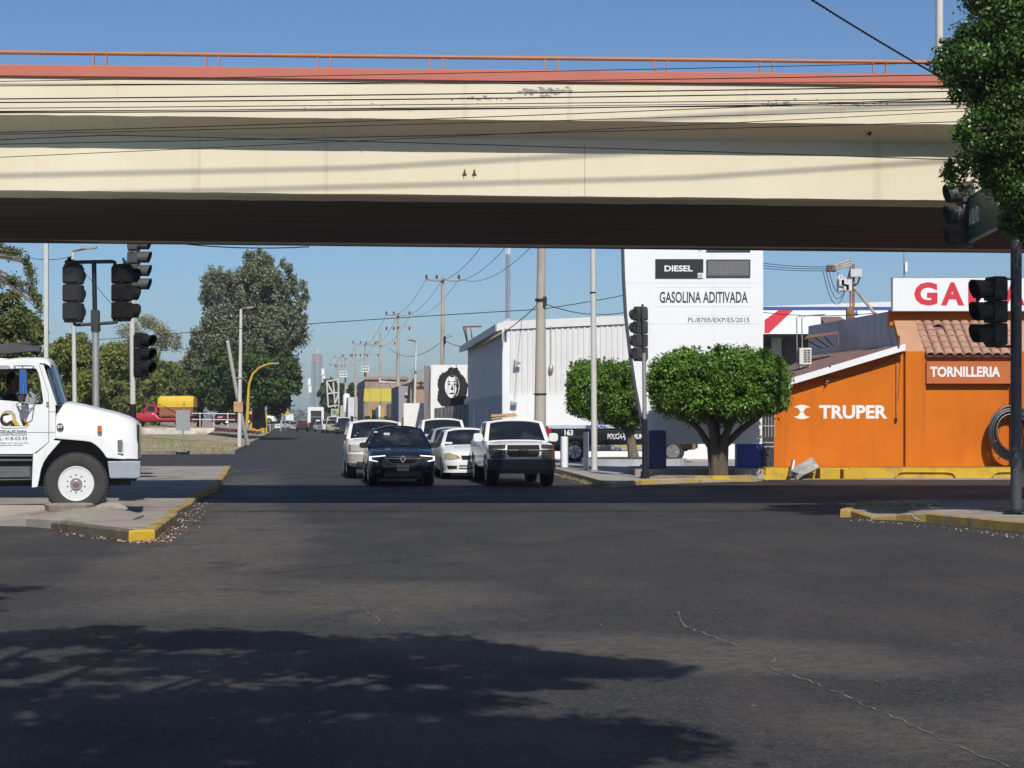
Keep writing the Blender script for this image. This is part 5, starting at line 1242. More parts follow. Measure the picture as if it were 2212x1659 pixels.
# raised fender brow over the wheel
br = MB(); brow = [(868, 600), (930, 575), (1100, 560), (1350, 575), (1500, 600), (1620, 660), (1720, 770), (1790, 870), (1830, 962), (1640, 946), (1620, 925), (1580, 860), (1530, 800), (1470, 745), (1400, 700), (1300, 682), (1100, 664), (930, 650), (868, 640)]
lp("fender_brow", br.prism_y([A(*p) for p in brow], -.035, .05), m_lw, bevel=.015)
fl = [(800, 668), (945, 680), (860, 780), (760, 900), (690, 1010), (650, 1120), (625, 1260), (600, 1385), (515, 1395), (533, 885), (572, 878), (770, 705)]
lp("rear_fender", MB().prism_y([A(*p) for p in fl], -.02, .30), m_lw, bevel=.01)
lp("wheel_well", MB().prism_y([A(868, 642), A(1640, 700), A(1640, 950), A(1700, 1200), A(600, 1385), A(560, 900), A(868, 660)], .32, LW-.32), m_black)
# bumper and grille
bp = [(1645, 995), (2080, 995), (2145, 1000), (2145, 1235), (2090, 1265), (1680, 1262)]
lp("bumper", MB().prism_y([A(*p) for p in bp], .0, LW), M("grey blue bumper paint", (.30, .33, .37), .5, var=.08, vscale=4), bevel=.02)
lp("bumper_gap", MB().prism_y([A(1640, 948), A(2118, 964), A(2118, 996), A(1640, 996)], .05, LW-.05), m_black)
gm = MB(); xg, zg0 = A(2108, 945); _, zg1 = A(2108, 430)
gm.box((xg-.02, .22, zg0), (xg+.02, LW-.22, zg1)); lp("grille", gm, m_grille)
gb = MB()
for k in range(14): z = zg0+(zg1-zg0)*(k+.5)/14; gb.box((xg+.021, .20, z-.012), (xg+.05, LW-.20, z+.012))
lp("grille_bar", gb, m_chrome); q = MB().rbox((A(2112, 0)[0], 1.15, A(0, 455)[1]), (.10, 1.6, .12), .05); lp("grille_top", q, m_chrome)
hl = [(1796, 672), (1868, 662), (1880, 720), (1872, 862), (1800, 858)]
lp("headlight", MB().prism_y([A(*p) for p in hl], -.012, .08), M("lorry headlamp", (.16, .165, .17), .08, var=.45, vscale=7, coat=.6, col2=(.5, .5, .48), c2scale=5, c2lo=.55, c2hi=.65), bevel=.005)
lp("headlight_bezel", MB().panel([A(*p) for p in ((1784, 658), (1882, 650), (1895, 722), (1886, 878), (1788, 872))], [[A(*p) for p in hl]], -.008, .02), m_lw)
ml = lp("marker_light", MB().rbox((A(1527, 0)[0], -.02, A(0, 497)[1]), ((1556-1498)/7.143/KP, .05, (545-452)/7.143/KP), .008), m_amber)
lp("bezel", MB().rbox((A(1527, 0)[0], -.004, A(0, 497)[1]), ((1562-1490)/7.143/KP, .03, (562-445)/7.143/KP), .01), m_steel, ml)
# door and cab: near side with a real window hole, far side the same
cab = [A(-900, 870), A(548, 876), A(768, 700), A(866, 640), A(866, 150), B(1195, 1560), B(900, 690), B(850, 600), B(500, 600), B(0, 655), B(-1500, 690)]
win = [B(-900, 1430), B(0, 1450), B(440, 1490), B(455, 1500), B(465, 1520), B(540, 1545), B(580, 1550), B(900, 1550), B(945, 1535), B(960, 1490), B(940, 1330), B(900, 1050), B(860, 880), B(820, 790), B(790, 772), B(500, 772), B(0, 800), B(-900, 820)]
winr = win
lp("cab_side", MB().panel(cab, [winr], .0, .06), m_lw)
lp("cab_side", MB().panel(cab, [winr], LW-.06, LW), m_lw)
# roof, cowl, rear wall, floor
rf = []
for x, z in (B(-1500, 690), B(0, 655), B(500, 600), B(850, 598), B(1000, 615), B(1080, 660), B(1110, 705)):
    rf.append([(x, .0, z-.04), (x, .02, z+.0), (x, .16, z+.05), (x, LW/2, z+.09), (x, LW-.16, z+.05), (x, LW-.02, z), (x, LW, z-.04)])
lp("cab_roof", MB().loft(rf, caps=True), m_lw, smooth=True, ang=50)
vz_ = [(B(880, 690)), (B(1120, 690)), (B(1150, 715)), (B(950, 715))]
lp("sun_visor", MB().prism_y(vz_, .02, LW-.02), m_dkgrey)
lp("cab_floor", MB().prism_y([A(-900, 868), A(548, 872), A(760, 700), A(760, 650), A(-900, 650)], .07, LW-.07), m_black)
lp("rear_wall", MB().box((B(-1500, 0)[0], .0, A(0, 870)[1]), (B(-1400, 0)[0], LW, B(0, 700)[1])), m_lw)
lp("dashboard", MB().prism_y([B(900, 1560), B(1200, 1560), B(1190, 1480), B(1000, 1430), B(900, 1480)], .07, LW-.07), m_black)
# windscreen: bowed forward, seen edge-on from here
C0 = lambda y: Vector((*B(1215, 0)[:1], y, B(0, 1555)[1]))+Vector((.155*(1-((y-LW/2)/(LW/2))**2)**.6*1.0, 0, .03*(1-((y-LW/2)/(LW/2))**2)))
C1 = lambda y: Vector((*B(930, 0)[:1], y, B(0, 700)[1]))+Vector((.19*(1-((y-LW/2)/(LW/2))**2)**.6, 0, 0))
fw = lambda u, v: C0(.02+(LW-.04)*u)*(1-v)+C1(.02+(LW-.04)*u)*v
lp("windscreen", surf(MB(), fw, 0, 1, 0, 1, 24, nv=6), glass("lorry windscreen", (.35, .45, .55), .55, .05), smooth=True, fix=False)
lp("a_pillar", MB().prism_y([B(905, 690), B(960, 690), B(1240, 1560), B(1190, 1570)], -.004, .05), m_lw); lp("windscreen_seal", MB().pipe([C0(.02+(LW-.04)*t) for t in np.linspace(0, 1, 15)], .02, 6), m_black)
# seams, hinges and sill
sm = MB()
def seam(pts, w_=.006, y=-.0035):
    for p, q in zip(pts[:-1], pts[1:]):
        d = Vector((q[0]-p[0], q[1]-p[1])).normalized(); n_ = (-d.y*w_, d.x*w_)
        sm.add([(p[0]-n_[0], y, p[1]-n_[1]), (q[0]-n_[0], y, q[1]-n_[1]), (q[0]+n_[0], y, q[1]+n_[1]), (p[0]+n_[0], y, p[1]+n_[1])], [(0, 1, 2, 3)])
seam([A(768, 130), A(768, 700), A(552, 872)]); seam([A(770, 228), A(868, 232)], .004); seam([A(-700, 548), A(768, 548), A(868, 543)], .004); seam([B(870, 695), B(1060, 1290), A(768, 130)], .004)
lp("door_seam", sm, M("door seam line", (.20, .20, .20), .8), fix=False)  # door and panel gaps drawn as grey lines
hg = MB()
for v in (70, 118): hg.box((A(730, 0)[0], -.03, A(0, v+22)[1]), (A(766, 0)[0], .0, A(0, v)[1]))
lp("door_hinge", hg, m_steel)
sl = MB().prism_y([A(-900, 878), A(535, 892), A(530, 915), A(-900, 905)], -.03, .12); lp("sill_trim", sl, m_chrome)
dks = MB().prism_y([A(-900, 915), A(528, 920), A(520, 1310), A(-900, 1320)], .12, LW-.12); lp("step_box", dks, M("black step box", (.03, .031, .034), .6, var=.2, vscale=6))
stp = MB(); stp.prism_y([A(-900, 950), A(520, 955), A(520, 985), A(-900, 985)], .02, .13); stp.prism_y([A(-900, 1075), A(480, 1070), A(485, 1230), A(-900, 1250)], .06, .13); lp("step", stp, M("dull step steel", (.12, .125, .135), .5, metal=.3, var=.15, vscale=7))
lp("step_edge", MB().prism_y([A(-900, 1268), A(508, 1258), A(508, 1275), A(-900, 1285)], .0, .13), m_chrome)
lp("chassis", MB().box((A(-6000, 0)[0], .7, .45), (A(2000, 0)[0], 1.6, .75)), m_black); lp("front_axle", MB().tube((0, .15, .5), (0, LW-.15, .5), .08, n=10), m_black)
# wheels
def lwheel(x, y, z, r, side, nm="wheel"):
    k = MB(); h = .14
    k.lathe([(r*.57, -h*.9), (r*.62, -h), (r*.80, -h*1.06), (r*.93, -h*.98), (r*.985, -h*.80), (r, -h*.6), (r, h*.6), (r*.985, h*.80), (r*.93, h*.98), (r*.80, h*1.06), (r*.62, h), (r*.57, h*.9)], (x, y, z), 'y', 56, close=True)
    for i in range(56):
        a = 2*math.pi*i/56
        for yy in (-.075, .075):
            c = Vector((x+math.cos(a)*(r+.002), y+yy, z+math.sin(a)*(r+.002)))
            b = MB().cbox((0, 0, 0), (.022, .10, .036)).xf(Matrix.Translation(c) @ Matrix.Rotation(-a, 4, 'Y')); k.add(b.v, b.f)
    t = lp(nm, k, M("lorry tyre rubber", (.040, .038, .036), .85, var=.2, vscale=6, bump=.15, bscale=30), smooth=True, ang=30)
    s_ = side; q = MB(); m_rim = M("white painted rim", (.70, .70, .69), .4, var=.05, col2=(.45, .42, .38), c2scale=6, c2lo=.62, c2hi=.75)
    q.lathe([(r*.575, s_*h*.92), (r*.555, s_*h*1.0), (r*.53, s_*h*.98), (r*.50, s_*h*.55), (r*.40, s_*h*.30), (r*.345, s_*h*.34), (r*.335, s_*h*.62), (r*.20, s_*h*.66)], (x, y, z), 'y', 48)
    q.build("rim", m_rim, t, world=False, smooth=True, ang=40)
    q = MB()
    for i in range(10):
        a = 2*math.pi*(i+.5)/10; c = (x+r*.285*math.cos(a), y, z+r*.285*math.sin(a)); q.lathe([(.017, s_*h*.6), (.016, s_*h*.95), (.009, s_*h*1.0)], c, 'y', 8)
    q.build("wheel_nut", m_alu, t, world=False, smooth=True)
    q = MB(); q.lathe([(r*.20, s_*h*.5), (r*.20, s_*h*1.05), (r*.185, s_*h*1.15), (r*.12, s_*h*1.15), (r*.11, s_*h*1.22), (r*.07, s_*h*1.25)], (x, y, z), 'y', 24); q.build("hub", m_alu, t, world=False, smooth=True)
    q = MB(); q.lathe([(r*.085, s_*h*1.2), (r*.08, s_*h*1.35), (.001, s_*h*1.37)], (x, y, z), 'y', 12); q.build("hub_cap", m_rust, t, world=False)
    q = MB()
    for a in (105, 285): a = R(a); q.lathe([(.034, s_*h*.32), (.034, s_*h*.385)], (x+r*.435*math.cos(a), y, z+r*.435*math.sin(a)), 'y', 14)
    q.build("hand_hole", m_black, t, world=False)
lwheel(0, .15, .508, .508, -1); lwheel(0, LW-.15, .508, .508, 1)
for x in (-4.6, -5.9):
    for y, s_ in ((.15, -1), (LW-.15, 1)): lwheel(x, y, .508, .508, s_)
# tipper body just outside the picture, and the dark boom over the cab roof
lp("tipper_body", MB().prism_y([(-7.6, .95), (-2.6, .95), (-2.5, 2.55), (-7.7, 2.55)], .0, LW), m_lw, bevel=.03)
bo = MB(); bo.prism_y([B(-2400, 560), B(0, 240), B(600, 165), B(660, 180), B(660, 260), B(860, 250), B(880, 300), B(850, 370), B(640, 385), B(0, 460), B(-2400, 700)], .45, .75)
bo.prism_y([B(-2400, 700), B(-1800, 700), B(-1800, 1200), B(-2400, 1200)], .5, .7)
lp("boom", bo, M("dull black boom", (.045, .045, .05), .6, var=.15, vscale=5), bevel=.01)
b2 = MB().prism_y([B(-1500, 640), B(10, 545), B(560, 580), B(560, 600), B(0, 650), B(-1500, 690)], .3, LW-.3); lp("roof_fairing", b2, m_lw)
b3 = MB().prism_y([B(545, 585), B(600, 540), B(740, 515), B(800, 535), B(885, 590)], .75, 1.0); lp("roof_beacon", b3, m_amber, bevel=.01)
# mirror and its brackets
mr = MB().prism_y([B(490, 820), B(635, 815), B(655, 1330), B(495, 1340)], -.36, -.26); mo = lp("mirror", mr, M("blue mirror glass", (.03, .11, .36), .12, var=.05), bevel=.008)
mr = MB().prism_y([B(495, 1345), B(640, 1335), B(610, 1420), B(540, 1500), B(480, 1490), B(455, 1400)], -.34, -.24); lp("convex_mirror", mr, m_dkgrey, bevel=.01)
mb_ = MB()
mb_.pipe([(*B(550, 735)[:1], -.31, B(0, 735)[1]), (B(552, 0)[0], -.31, B(0, 780)[1]), (B(590, 0)[0], -.375, B(0, 1340)[1]), (B(640, 0)[0], -.33, B(0, 1360)[1]), (B(770, 0)[0], -.02, B(0, 1545)[1])], .011, 6)
mb_.pipe([(B(350, 0)[0], -.0, B(0, 715)[1]), (B(550, 0)[0], -.31, B(0, 735)[1]), (B(770, 0)[0], -.0, B(0, 720)[1])], .011, 6)
mb_.pipe([(B(395, 0)[0], -.0, B(0, 1530)[1]), (B(570, 0)[0], -.30, B(0, 1500)[1]), (B(790, 0)[0], -.0, B(0, 1550)[1])], .012, 6); mb_.pipe([(B(400, 0)[0], -.0, B(0, 1560)[1]), (B(560, 0)[0], -.28, B(0, 1640)[1]), (B(640, 0)[0], -.33, B(0, 1360)[1])], .010, 6); mb_.pipe([(B(770, 0)[0], -.0, B(0, 1560)[1]), (B(720, 0)[0], -.2, B(0, 1650)[1]), (B(570, 0)[0], -.28, B(0, 1640)[1])], .010, 6)
lp("mirror_bracket", mb_, m_chrome)
lp("roof_lamp", MB().rbox((B(140, 0)[0], -.05, B(0, 755)[1]), (.20, .08, .06), .03, 4), m_steel, smooth=True)
lp("window_divider", MB().prism_y([B(505, 772), B(560, 772), B(580, 1550), B(530, 1545)], .015, .045), m_black)
# lettering on the door
def dt(body, x0, x1, v0, v1, mat, bold=0.0, par=None):
    a, c = A(x0, v0), A(x1, v1); return lp("lettering", text(MB(), body, ((a[0]+c[0])/2, -.002, (a[1]+c[1])/2), c[0]-a[0], a[1]-c[1], bold), mat)
m_dk = M("faded door lettering", (.07, .07, .065), .7, var=.2, vscale=12)
dt("MATERIALES PARA", -55, 440, 512, 548, m_dk, .01); dt("LA CONSTRUCCION", -40, 438, 560, 596, m_dk, .01); dt("TEL: 418-03-93", -50, 446, 616, 664, m_dk)
dt("CARRETERA INT. KM. 0.5 PTE.", -75, 462, 700, 722, M("pale door lettering", (.22, .22, .20), .7)); dt("ESPERANZA, SONORA", 38, 384, 736, 754, MATS["pale door lettering"])
# company mark: tan disc, black letters, yellow and black road stripes
lp("emblem_disc", MB().prism_y([A(165+118*math.cos(a), 330-122*math.sin(a)) for a in np.linspace(0, 6.283, 37)[:-1]], -.004, -.001), M("tan emblem", (.46, .36, .24), .6))
ringp = []; 
for a in np.linspace(R(60), R(330), 22): ringp.append(A(135+92*math.cos(a), 350-95*math.sin(a)))
for a in np.linspace(R(330), R(60), 22): ringp.append(A(140+50*math.cos(a), 350-55*math.sin(a)))
lp("emblem_ring", MB().prism_y(ringp, -.008, -.0045), m_black); em = MB(); em.prism_y([A(-60, 232), A(20, 232), A(20, 440), A(-14, 440), A(-14, 275), A(-60, 275)], -.008, -.0045)
lp("emblem_bar", em, m_black)
lp("emblem_road", MB().prism_y([A(350, 355), A(405, 355), A(420, 445), A(385, 445)], -.0094, -.0085), m_black); lp("emblem_road", MB().prism_y([A(170, 372), A(225, 372), A(270, 450), A(215, 445)], -.009, -.0085), m_black)
lp("emblem_white", MB().prism_y([A(95, 300), A(215, 275), A(235, 350), A(150, 400), A(90, 360)], -.0085, -.0082), m_white)
ey = MB()
for x0, x1 in ((205, 275), (375, 420)): ey.prism_y([A(x0, 355), A(x1, 352), A(x1+62, 440), A(x0+68, 447)], -.0095, -.009)
lp("emblem_stripe", ey, m_yelk)
lp("emblem_base", MB().prism_y([A(60, 465), A(85, 450), A(445, 450), A(440, 480), A(85, 490)], -.0035, -.001), m_dk); lp("emblem_white", MB().prism_y([A(75, 466), A(90, 455), A(438, 455), A(434, 474), A(90, 482)], -.0045, -.0036), m_white)
nb = lp("number_disc", MB().prism_y([A(935+53*math.cos(a), 459-53*math.sin(a)) for a in np.linspace(0, 6.283, 33)[:-1]], -.010, -.0), m_black)
a, c = A(890, 433), A(980, 485); lp("lettering", text(MB(), "37", ((a[0]+c[0])/2, -.011, (a[1]+c[1])/2), c[0]-a[0], a[1]-c[1], .04), m_white, nb)
# ------------------------------------------------------------------ the driver
m_skin = M("tan skin", (.34, .15, .085), .55, var=.08, vscale=8); m_hair = M("black hair", (.008, .007, .006), .6); m_shirt = M("black shirt", (.014, .014, .015), .85, bump=.2)
DRV = thing("person", (0, 0, 0), "driver in a black shirt and dark hair sitting in the white lorry's cab", "person"); DRV.parent = None
mw = Matrix.Translation(TRK.location) @ Matrix.Rotation(R(12), 4, 'Z')
hx, hz = B(10, 1020); hx += .245; hy = 1.0
def skin(name, verts, edges, mat, levels=2):
    me = bpy.data.meshes.new(name); me.from_pydata([v[0] for v in verts], edges, []); ob = bpy.data.objects.new(name, me); COL.objects.link(ob)
    me.materials.append(mat); sk = ob.modifiers.new("skin", 'SKIN'); sk.use_smooth_shade = True
    for i, v in enumerate(verts): d = me.skin_vertices[0].data[i]; d.radius = v[1]; d.use_root = (i == 0)
    ss = ob.modifiers.new("sub", 'SUBSURF'); ss.levels = levels; ss.render_levels = levels
    m2 = evaluated(ob); ob.modifiers.clear(); ob.data = m2; bpy.data.meshes.remove(me)
    for p in m2.polygons: p.use_smooth = True
    return ob
# sitting figure facing +x: pelvis, spine, neck, head, arms reaching to the wheel, thighs and shins
bx, bz = hx-.06, hz
V = [((bx-.12, hy, bz-.80), (.17, .15)), ((bx-.10, hy, bz-.60), (.16, .14)), ((bx-.07, hy, bz-.38), (.19, .13)), ((bx-.04, hy, bz-.22), (.12, .09)), ((bx-.01, hy, bz-.14), (.06, .06)), ((bx+.02, hy, bz-.04), (.085, .075)), ((bx+.02, hy, bz+.05), (.09, .078)), ((bx+.01, hy, bz+.11), (.055, .05))]
E = [(0, 1), (1, 2), (2, 3), (3, 4), (4, 5), (5, 6), (6, 7)]
for s_ in (-1, 1):
    i = len(V); V += [((bx-.05, hy+s_*.19, bz-.27), (.07, .065)), ((bx+.10, hy+s_*.27, bz-.50), (.048, .045)), ((bx+.36, hy+s_*.20, bz-.42), (.036, .033)), ((bx+.41, hy+s_*.18, bz-.40), (.03, .022)), ((bx+.47, hy+s_*.17, bz-.375), (.036, .016))]
    E += [(3, i), (i, i+1), (i+1, i+2), (i+2, i+3), (i+3, i+4)]
    i = len(V); V += [((bx+.02, hy+s_*.10, bz-.84), (.10, .09)), ((bx+.36, hy+s_*.14, bz-.80), (.075, .07)), ((bx+.44, hy+s_*.14, bz-1.20), (.05, .05)), ((bx+.58, hy+s_*.14, bz-1.24), (.04, .03))]
    E += [(0, i), (i, i+1), (i+1, i+2), (i+2, i+3)]
bod = skin("body", V, E, m_skin)
hd = MB()   # nose, ears, brow as part of the head
bm0 = bmesh.new(); bm0.from_mesh(bod.data)
def glue(m):
    me = bpy.data.meshes.new("t"); me.from_pydata(m.v, [], m.f); bm0.from_mesh(me); bpy.data.meshes.remove(me)
glue(MB().prism_y([(bx+.095, bz+.03), (bx+.135, bz-.015), (bx+.10, bz-.025)], hy-.014, hy+.014)); 
for s_ in (-1, 1): glue(MB().sphere((bx+.0, hy+s_*.085, bz+.0), (.025, .012, .035), 8, 6))
# fingers curled over the steering wheel rim
for s_ in (-1, 1):
    for k in range(4):
        yb_ = hy+s_*.17+(k-1.5)*.02; L0 = (.034, .04, .037, .03)[k]; p = Vector((bx+.495, yb_, bz-.37)); glue(MB().pipe([p, p+Vector((L0, 0, .004)), p+Vector((L0+.02, 0, -.022)), p+Vector((L0+.006, 0, -.045))], [.009, .0088, .008, .006], 7))
    p = Vector((bx+.455, hy+s_*.135, bz-.375)); glue(MB().pipe([p, p+Vector((.03, -s_*.02, -.012)), p+Vector((.055, -s_*.02, -.035))], [.011, .0098, .007], 7))
bm0.to_mesh(bod.data); bm0.free()
for p in bod.data.polygons: p.use_smooth = True
fe = MB()
for s_ in (-1, 1): fe.sphere((bx+.098, hy+s_*.033, bz+.035), (.010, .014, .009), 8, 6)
fe.prism_y([(bx+.088, bz-.055), (bx+.102, bz-.058), (bx+.088, bz-.063)], hy-.025, hy+.025)
feo = fe.build("eye", m_black)
hr = skin("hair", [((bx+.045, hy, bz+.105), (.07, .085)), ((bx-.03, hy, bz+.09), (.105, .10)), ((bx-.075, hy, bz+.0), (.085, .07)), ((bx-.075, hy, bz-.07), (.055, .05))], [(0, 1), (1, 2), (2, 3)], m_hair)
sh = skin("shirt", [((bx-.12, hy, bz-.78), (.19, .17)), ((bx-.10, hy, bz-.60), (.185, .165)), ((bx-.07, hy, bz-.38), (.215, .155)), ((bx-.04, hy, bz-.22), (.14, .11)), ((bx-.05, hy-.19, bz-.27), (.095, .085)), ((bx+.06, hy-.25, bz-.44), (.07, .065)), ((bx-.05, hy+.19, bz-.27), (.095, .085)), ((bx+.06, hy+.25, bz-.44), (.07, .065))],
          [(0, 1), (1, 2), (2, 3), (3, 4), (4, 5), (3, 6), (6, 7)], m_shirt)
tr = skin("trousers", [((bx-.12, hy, bz-.84), (.19, .15)), ((bx+.02, hy-.11, bz-.86), (.12, .11)), ((bx+.36, hy-.14, bz-.80), (.09, .085)), ((bx+.43, hy-.14, bz-1.16), (.065, .065)), ((bx+.02, hy+.11, bz-.86), (.12, .11)), ((bx+.36, hy+.14, bz-.80), (.09, .085)), ((bx+.43, hy+.14, bz-1.16), (.065, .065))], [(0, 1), (1, 2), (2, 3), (0, 4), (4, 5), (5, 6)], m_shirt)
for o in (bod, feo, hr, sh, tr): o.parent = DRV
DRV.location = TRK.location; DRV.rotation_euler = (0, 0, R(12))
swm = MB(); pts = []
for k in range(25): a = 2*math.pi*k/24; pts.append((bx+.53+.09*math.sin(a), hy+.21*math.cos(a), bz-.46+.19*math.sin(a)))
swm.pipe(pts, .014, 8); swm.tube((bx+.53, hy-.2, bz-.46), (bx+.53, hy+.2, bz-.46), .012); swm.tube((bx+.53, hy, bz-.46), (bx+.75, hy, bz-.62), .025); lp("steering_wheel", swm, m_black, smooth=True)
stt = MB().prism_y([(bx-.36, bz-1.02), (bx+.20, bz-1.0), (bx+.20, bz-.93), (bx-.22, bz-.95), (bx-.33, bz-.15), (bx-.42, bz-.15)], .65, 1.35); lp("seat", stt, m_dkgrey, bevel=.02)
# slab and broken kerb lump by the lorry's front wheel
D = 28.35
b = MB().lathe([(.38, -.06), (.40, .03), (.37, .045), (.0, .05)], (XX(150, D), D, .285), n=11); bm = b.build("manhole_slab", M("slab concrete", (.27, .23, .19), .95, var=.2, vscale=4, bump=.4)); tag(bm, "round raised concrete manhole slab in front of the lorry's wheel", "manhole slab")
bmx = bmesh.new(); bmesh.ops.create_icosphere(bmx, subdivisions=2, radius=1); rnd = random.Random(6)
for v in bmx.verts: v.co = Vector((v.co.x*.30, v.co.y*.16, v.co.z*.10))*rnd.uniform(.85, 1.1)
me = bpy.data.meshes.new("broken_kerbstone"); bmx.to_mesh(me); bmx.free(); me.materials.append(m_conc); lo = bpy.data.objects.new("broken_kerbstone", me); COL.objects.link(lo); lo.location = (XX(240, 28.4), 28.35, .25); tag(lo, "low broken kerbstone just right of the lorry's front wheel", "kerbstone")
# ------------------------------------------------------------------ traffic signals
m_sigb = M("black signal housing", (.009, .0085, .008), .6, var=.3, vscale=4)  # near-black housing colour
m_sigg = M("grey signal housing", (.060, .058, .055), .6, var=.35, vscale=3, col2=(.11, .105, .10), c2scale=4, c2lo=.55, c2hi=.7)  # mottled dark grey housing colour
m_lens = [M("unlit red lens", (.10, .012, .01), .15), M("unlit amber lens", (.14, .07, .01), .15), M("unlit green lens", (.01, .08, .045), .15)]
def sighead(par, c, ang, mat, n=3, sec=.35, wd=.34, dp=.20, vis=.30):
    """c = centre of the housing, ang = heading the lenses face (0 = towards -y)"""
    Mx = Matrix.Translation(c) @ Matrix.Rotation(ang, 4, 'Z'); off = Vector(par["_o"]) if "_o" in par else Vector((0, 0, 0)); Mx = Matrix.Translation(-off) @ Mx
    h = MB(); H = n*sec
    for k in range(n):
        z = H/2-sec*(k+.5); h.rbox((0, 0, z), (wd, dp, sec*.97), .04); h.box((-wd/2-.02, -.03, z-sec*.40), (wd/2+.02, .03, z-sec*.34)); h.box((-wd/2-.02, -.03, z+sec*.34), (wd/2+.02, .03, z+sec*.40))
        h.rbox((0, dp/2+.012, z), (wd*.78, .03, sec*.78), .05)
    h.box((-wd/2+.02, -dp/2+.02, -H/2-.03), (wd/2-.02, dp/2-.02, -H/2+.01)); h.box((-wd/2+.02, -dp/2+.02, H/2-.01), (wd/2-.02, dp/2-.02, H/2+.03))
    hd = h.xf(Mx).build("signal_head", mat, par, world=False)
    for k in range(n):
        z = H/2-sec*(k+.5); r = sec*.43; v = MB(); vs_ = []; fs_ = []
        for i in range(19):
            a = R(-70+320*i/18) if False else R(-60+300*i/18); cs, sn = math.cos(a), math.sin(a); dep = vis*(.84+.16*max(sn, -.6))
            for rr, yy in ((r, 0), (r*1.02, -dep), (r*.96, -dep), (r*.94, 0)): vs_.append((rr*cs, -dp/2+yy, z+rr*sn))
        for i in range(18):
            for q in range(3): fs_.append((i*4+q, i*4+4+q, i*4+5+q, i*4+1+q))
        v.add(vs_, fs_); v.xf(Mx).build("visor", mat, hd, world=False, smooth=True, fix=False)
        MB().lathe([(r*.9, 0), (r*.6, -.025), (.001, -.035)], (0, -dp/2-.002, z), 'y', 18).xf(Mx).build("lens", m_lens[min(k, 2)], hd, world=False, smooth=True)
    return hd
# twin signal under the bridge behind the lorry
D = 30.9
t1 = thing("traffic_light", (XX(207, D), D, .15), "twin black signals on a grey pole behind the lorry's bonnet, seen from behind", "traffic light")
MB().tube((XX(208, D), D, .13), (XX(206.5, D), D, ZZ(690, D)), .062, n=14).build("pole", m_steel, t1, smooth=True)
MB().rbox((XX(206, D), D, ZZ(688, D)), (.135, .135, .30), .02).tube((XX(207, D), D, ZZ(716, D)), (XX(207, D), D, ZZ(704, D)), .085, n=14).build("sleeve", m_dkgrey, t1)
MB().tube((XX(205, D), D, ZZ(672, D)), (XX(203, D), D, ZZ(567, D)), .042, n=10).build("upper_pole", m_black, t1, smooth=True)
MB().pipe([(XX(151, D), D, ZZ(580, D)), (XX(151, D), D, ZZ(568, D)), (XX(156, D), D, ZZ(566.5, D)), (XX(243, D), D, ZZ(565, D)), (XX(248, D), D, ZZ(566.5, D)), (XX(248.5, D), D, ZZ(576, D))], .034, 10).build("top_arm", m_black, t1, smooth=True)
MB().pipe([(XX(160, D), D, ZZ(694, D)), (XX(161, D), D, ZZ(701, D)), (XX(167, D), D, ZZ(702, D)), (XX(246, D), D, ZZ(697, D)), (XX(252, D), D, ZZ(696, D)), (XX(253, D), D, ZZ(690, D))], .030, 10).build("bottom_arm", m_dkgrey, t1, smooth=True)
sighead(t1, (XX(158.5, D), D, ZZ(634, D)), R(176), m_sigb, 3, .325, .335, .20, .22)
sighead(t1, (XX(262, D), D+.05, ZZ(632, D)), R(140), m_sigb, 3, .32, .33, .22, .24)
MB().lathe([(.085, 0), (.085, .05), (.04, .08), (.03, .12)], (XX(150, D), D, ZZ(570, D)), n=12).build("cap", m_black, t1)
# signal pole beyond the bridge
D = 44.6
t2 = thing("traffic_light", (XX(286, D), D, .15), "rusty white signal pole with painted shade below and side-facing signals beyond the lorry", "traffic light")
MB().tube((XX(287, D), D, ZZ(873, D)), (XX(284, D), D, ZZ(545, D)), .072, n=14).build("pole", m_polew, t2, smooth=True)
MB().tube((XX(287.3, D), D, .1), (XX(287, D), D, ZZ(873, D)), .085, n=14).build("lower_pole", m_black, t2, smooth=True)  # overpass shadow on the lower pole, painted as a black length
sighead(t2, (XX(290, D), D-.02, ZZ(571, D)), R(84), m_sigg, 4, .345, .30, .24, .34)
sighead(t2, (XX(306, D), D-.05, ZZ(766, D)), R(58), m_sigb, 3, .345, .34, .22, .34)
MB().box((XX(276, D), D+.1, ZZ(812, D)), (XX(281, D), D+.25, ZZ(727, D))).build("side_bracket", m_sigb, t2)
for y in (719, 813): MB().tube((XX(287, D), D, ZZ(y, D)), (XX(309, D), D, ZZ(y, D)), .03).build("bracket", m_black, t2)
# signal on the far corner
D = 46.9
t3 = thing("traffic_light", (XX(1393, D), D, .13), "slim dark signal pole on the corner with four stacked signals seen from behind", "traffic light")
MB().tube((XX(1392.5, D), D, ZZ(905, D)), (XX(1391, D), D, ZZ(762, D)), .056, n=14).build("pole", m_steel, t3, smooth=True)
MB().tube((XX(1393, D), D, .12), (XX(1392.5, D), D, ZZ(905, D)), .075, n=14).build("lower_pole", m_black, t3, smooth=True)
MB().lathe([(.16, 0), (.16, .03), (.09, .05), (.085, .12)], (XX(1393, D), D, .13), n=12).build("base_flange", m_black, t3)
for a in range(4): MB().tube((XX(1393, D)+.14*math.cos(a*1.57+.7), D+.14*math.sin(a*1.57+.7), .13), (XX(1393, D)+.14*math.cos(a*1.57+.7), D+.14*math.sin(a*1.57+.7), .30), .016, n=6).build("anchor_bolt", m_black, t3)
MB().pipe([(XX(1391, D), D, ZZ(776, D)), (XX(1388, D), D-.12, ZZ(700, D)), (XX(1386.5, D), D-.12, ZZ(664, D)), (XX(1388, D), D-.05, ZZ(659, D))], .035, 10).build("upper_pole", m_dkgrey, t3, smooth=True)
sighead(t3, (XX(1384, D), D+.12, ZZ(721, D)), R(-148), m_sigg, 4, .355, .34, .24, .24)
